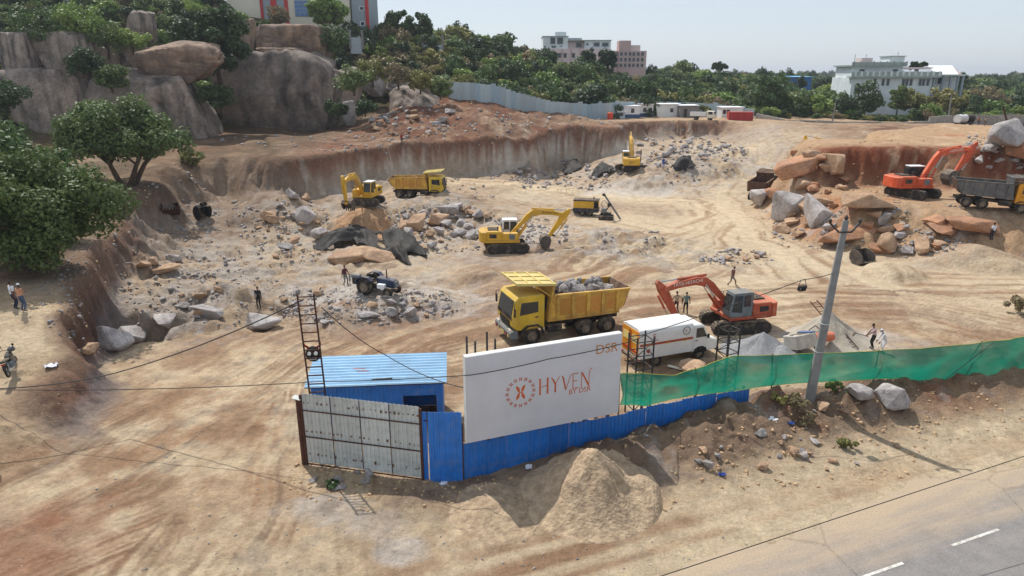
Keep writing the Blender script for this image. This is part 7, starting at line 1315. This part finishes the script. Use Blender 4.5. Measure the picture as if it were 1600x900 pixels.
def mixer():
    g = G(1255, 553, 28); t = thing('mixer_machine', 'grey slatted machine casing with orange drum tilted by the gravel', 'machine', g + Vector((0, .2, .35)), R(25), roll=R(-18)); CS = mat('casing_grey', (190, 184, 174), rough=.7, nscale=3, namt=.15, dust=.3); OD = mat('drum_orange', (214, 116, 84), rough=.6, nscale=2, namt=.12, dust=.25)
    MB().bb(-1.0, .75, -.55, .55, 0, .9).build('casing', CS, t, bevel=.04); MB().bb(.2, .74, -.5, .5, .9, .98).build('blue_panel', mat('panel_blue', (92, 112, 150), rough=.6, namt=.1), t)
    for r in range(3):
        for k in range(5): MB().bb(-.55 + k*.2, -.42 + k*.2, -.4 + r*.28, -.2 + r*.28, .9, .91).build('vent_slot', BLACK, t)
    MB().cyl((-.8, 0, .9), (-.8, 0, .92), .14, n=14).build('filler_hole', BLACK, t); MB().cyl((.95, -.1, .45), (2.3, -.35, .4), .34, .3, n=16).build('drum', OD, t, smooth=False); MB().tube([(1.3, .5, .3), (1.6, .8, .9), (2.1, .7, 1.1), (2.4, .4, .6), (2.4, .2, .1)], .035, 6).build('hose', BLACK, t)
    for x in (-.8, .5):
        for y in (-.5, .5): MB().bar((x, y, -.5), (x, y, .02), .08).build('leg', CHASSIS, t)
mixer()
def cone_barrel():
    g = PY(953, 192, 148); z = gz(g.x, g.y); t = thing('water_drum', 'red plastic drum near the small kiosk', 'drum', (g.x, g.y, z)); n = 14; MB().tube([(0, 0, 0), (0, 0, .4), (0, 0, .8), (0, 0, 1.3), (0, 0, 1.5)], [.55, .62, .6, .62, .4], n).build('body', mat('drum_red', (196, 66, 40), rough=.5, namt=.08, dust=.2), t); MB().cyl((0, 0, 1.5), (0, 0, 1.58), .25, n=12).build('lid', BLACK, t)
cone_barrel()
# litter, plank and dry brush
def litter():
    q = random.Random(8)
    for i, (px, py, c, lab) in enumerate([(80, 572, W_, 'white torn sack near the motorcycle'), (1128, 743, BLU, 'blue plastic scrap at the toe of the spoil bank'), (1235, 662, BLU, 'small blue wrapper below the pole'), (693, 757, W_, 'white plastic bag at the foot of the blue wicket'), (826, 731, W_, 'crumpled white bag in the fence shadow'), (1205, 654, W_, 'white rubble sack on the spoil bank by the pole'), (290, 376, W_, 'white paper sheet on the shaded ground by the buckets')]):
        g = G(px, py); bm = bmesh.new(); bmesh.ops.create_grid(bm, x_segments=7, y_segments=5, size=.14 if i not in (0, 5) else .3)
        for v in bm.verts: v.co.z += q.uniform(0, .09); v.co.x += q.uniform(-.05, .05); v.co.y += q.uniform(-.05, .05)
        me = bpy.data.meshes.new('litter'); bm.to_mesh(me); bm.free(); o = link('plastic_scrap', me, c); o.location = g + Vector((0, 0, .02)); o.rotation_euler.z = q.uniform(0, 6); tag(o, lab, 'litter')
litter()
g = P(1066, 577, .1); t_ = thing('timber_plank', 'pale plank lying on the ground beside the van wheel', 'plank', (g.x, g.y, gz(g.x, g.y) + .08), R(-35)); MB().bb(-.9, .9, -.09, .09, 0, .07).build('board', CREAM, t_)
for lab, px, py, r, k, sd in [('dry brown bush at the edge of the haul road', 1594, 492, 1.5, 3, 3), ('dry weeds around the foot of the utility pole', 1246, 640, .75, 3, 4), ('green weeds beside the utility pole', 1216, 628, .5, 2, 5), ('green weeds growing under the net beside the pole', 1300, 612, .6, 0, 6), ('low green weeds at the gate foot', 520, 762, .35, 0, 7), ('dry weed tuft on the spoil bank below the pole', 1262, 664, .6, 3, 8), ('sparse green weed on the lower spoil bank', 1322, 700, .45, 2, 9)]:
    g = G(px, py); plant('dry_bush' if k == 3 else 'weed', lab, 'bush', g, g + Vector((0, 0, r*.55)), (r, r, r*.6), int(500 + 500*r), .07 + .03*r, LEAF[k], sd, nclump=12, trunk_r=.015, trunks=3)
# hanging creepers on the outcrop and shrubs along the ledge
for lab, px, py, r, k, sd, Y in [('green creeper hanging between the granite blocks', 132, 96, 3.4, 1, 21, 108), ('green bush in the cleft below the perched brown boulder', 172, 118, 3.2, 0, 22, 108), ('bush growing at the foot of the giant dome', 526, 168, 2.6, 1, 23, 122), ('pink flowering bush before the striped building', 436, 22, 3.2, 3, 24, 155), ('leafy bush on the dome top by the cracked block', 520, 60, 4.5, 0, 25, 138), ('thick green bush on top of the split blocks', 60, 38, 5.0, 0, 26, 112), ('light green bush behind the rounded block', 120, 30, 5.0, 4, 27, 114), ('bright bush over the perched boulder', 205, 62, 3.0, 4, 28, 117), ('dark bush spilling down beside the dark slab', 8, 150, 4.2, 1, 29, 100), ('dark bush filling the gap between dome and giant dome', 338, 150, 3.6, 1, 30, 116), ('green bush above the half-hidden block', 165, 58, 4.4, 0, 31, 116), ('tall bush at the shoulder of the leaning slab', 552, 122, 3.8, 0, 32, 124), ('olive bush among the jumbled grey rocks', 582, 112, 3.6, 2, 33, 132), ('brown bush beside the fractured pale rock', 622, 116, 3.6, 3, 34, 133), ('olive bush over the dark fractured rock', 656, 124, 3.4, 2, 35, 133), ('green bush at the fence end above the red slope', 688, 136, 2.8, 0, 36, 134), ('dark bush beside the cracked blue-grey face', 570, 164, 2.4, 1, 37, 120)]:
    c = PY(px, py, Y); plant('outcrop_bush', lab, 'bush', c - Vector((0, 0, r*.7)), c, (r, r*.8, r*.65), 2300, .24, LEAF[k], sd, nclump=24, flat=-.5, r0=.3, r1=.5)
# ---------------------------------------------------------------- air
def haze():
    m = bpy.data.materials.new('haze_air'); m.use_nodes = True; N = m.node_tree.nodes; N.remove(N['Principled BSDF']); v = N.new('ShaderNodeVolumePrincipled'); v.inputs['Color'].default_value = (.86, .92, 1, 1); v.inputs['Density'].default_value = .0002; v.inputs['Anisotropy'].default_value = .35
    m.node_tree.links.new(v.outputs[0], N['Material Output'].inputs['Volume']); o = MB().bb(-6200, 6200, -300, 5400, -30, 62).build('haze', m); tag(o, 'thin pale haze lying over the whole place', kind='stuff')
haze()
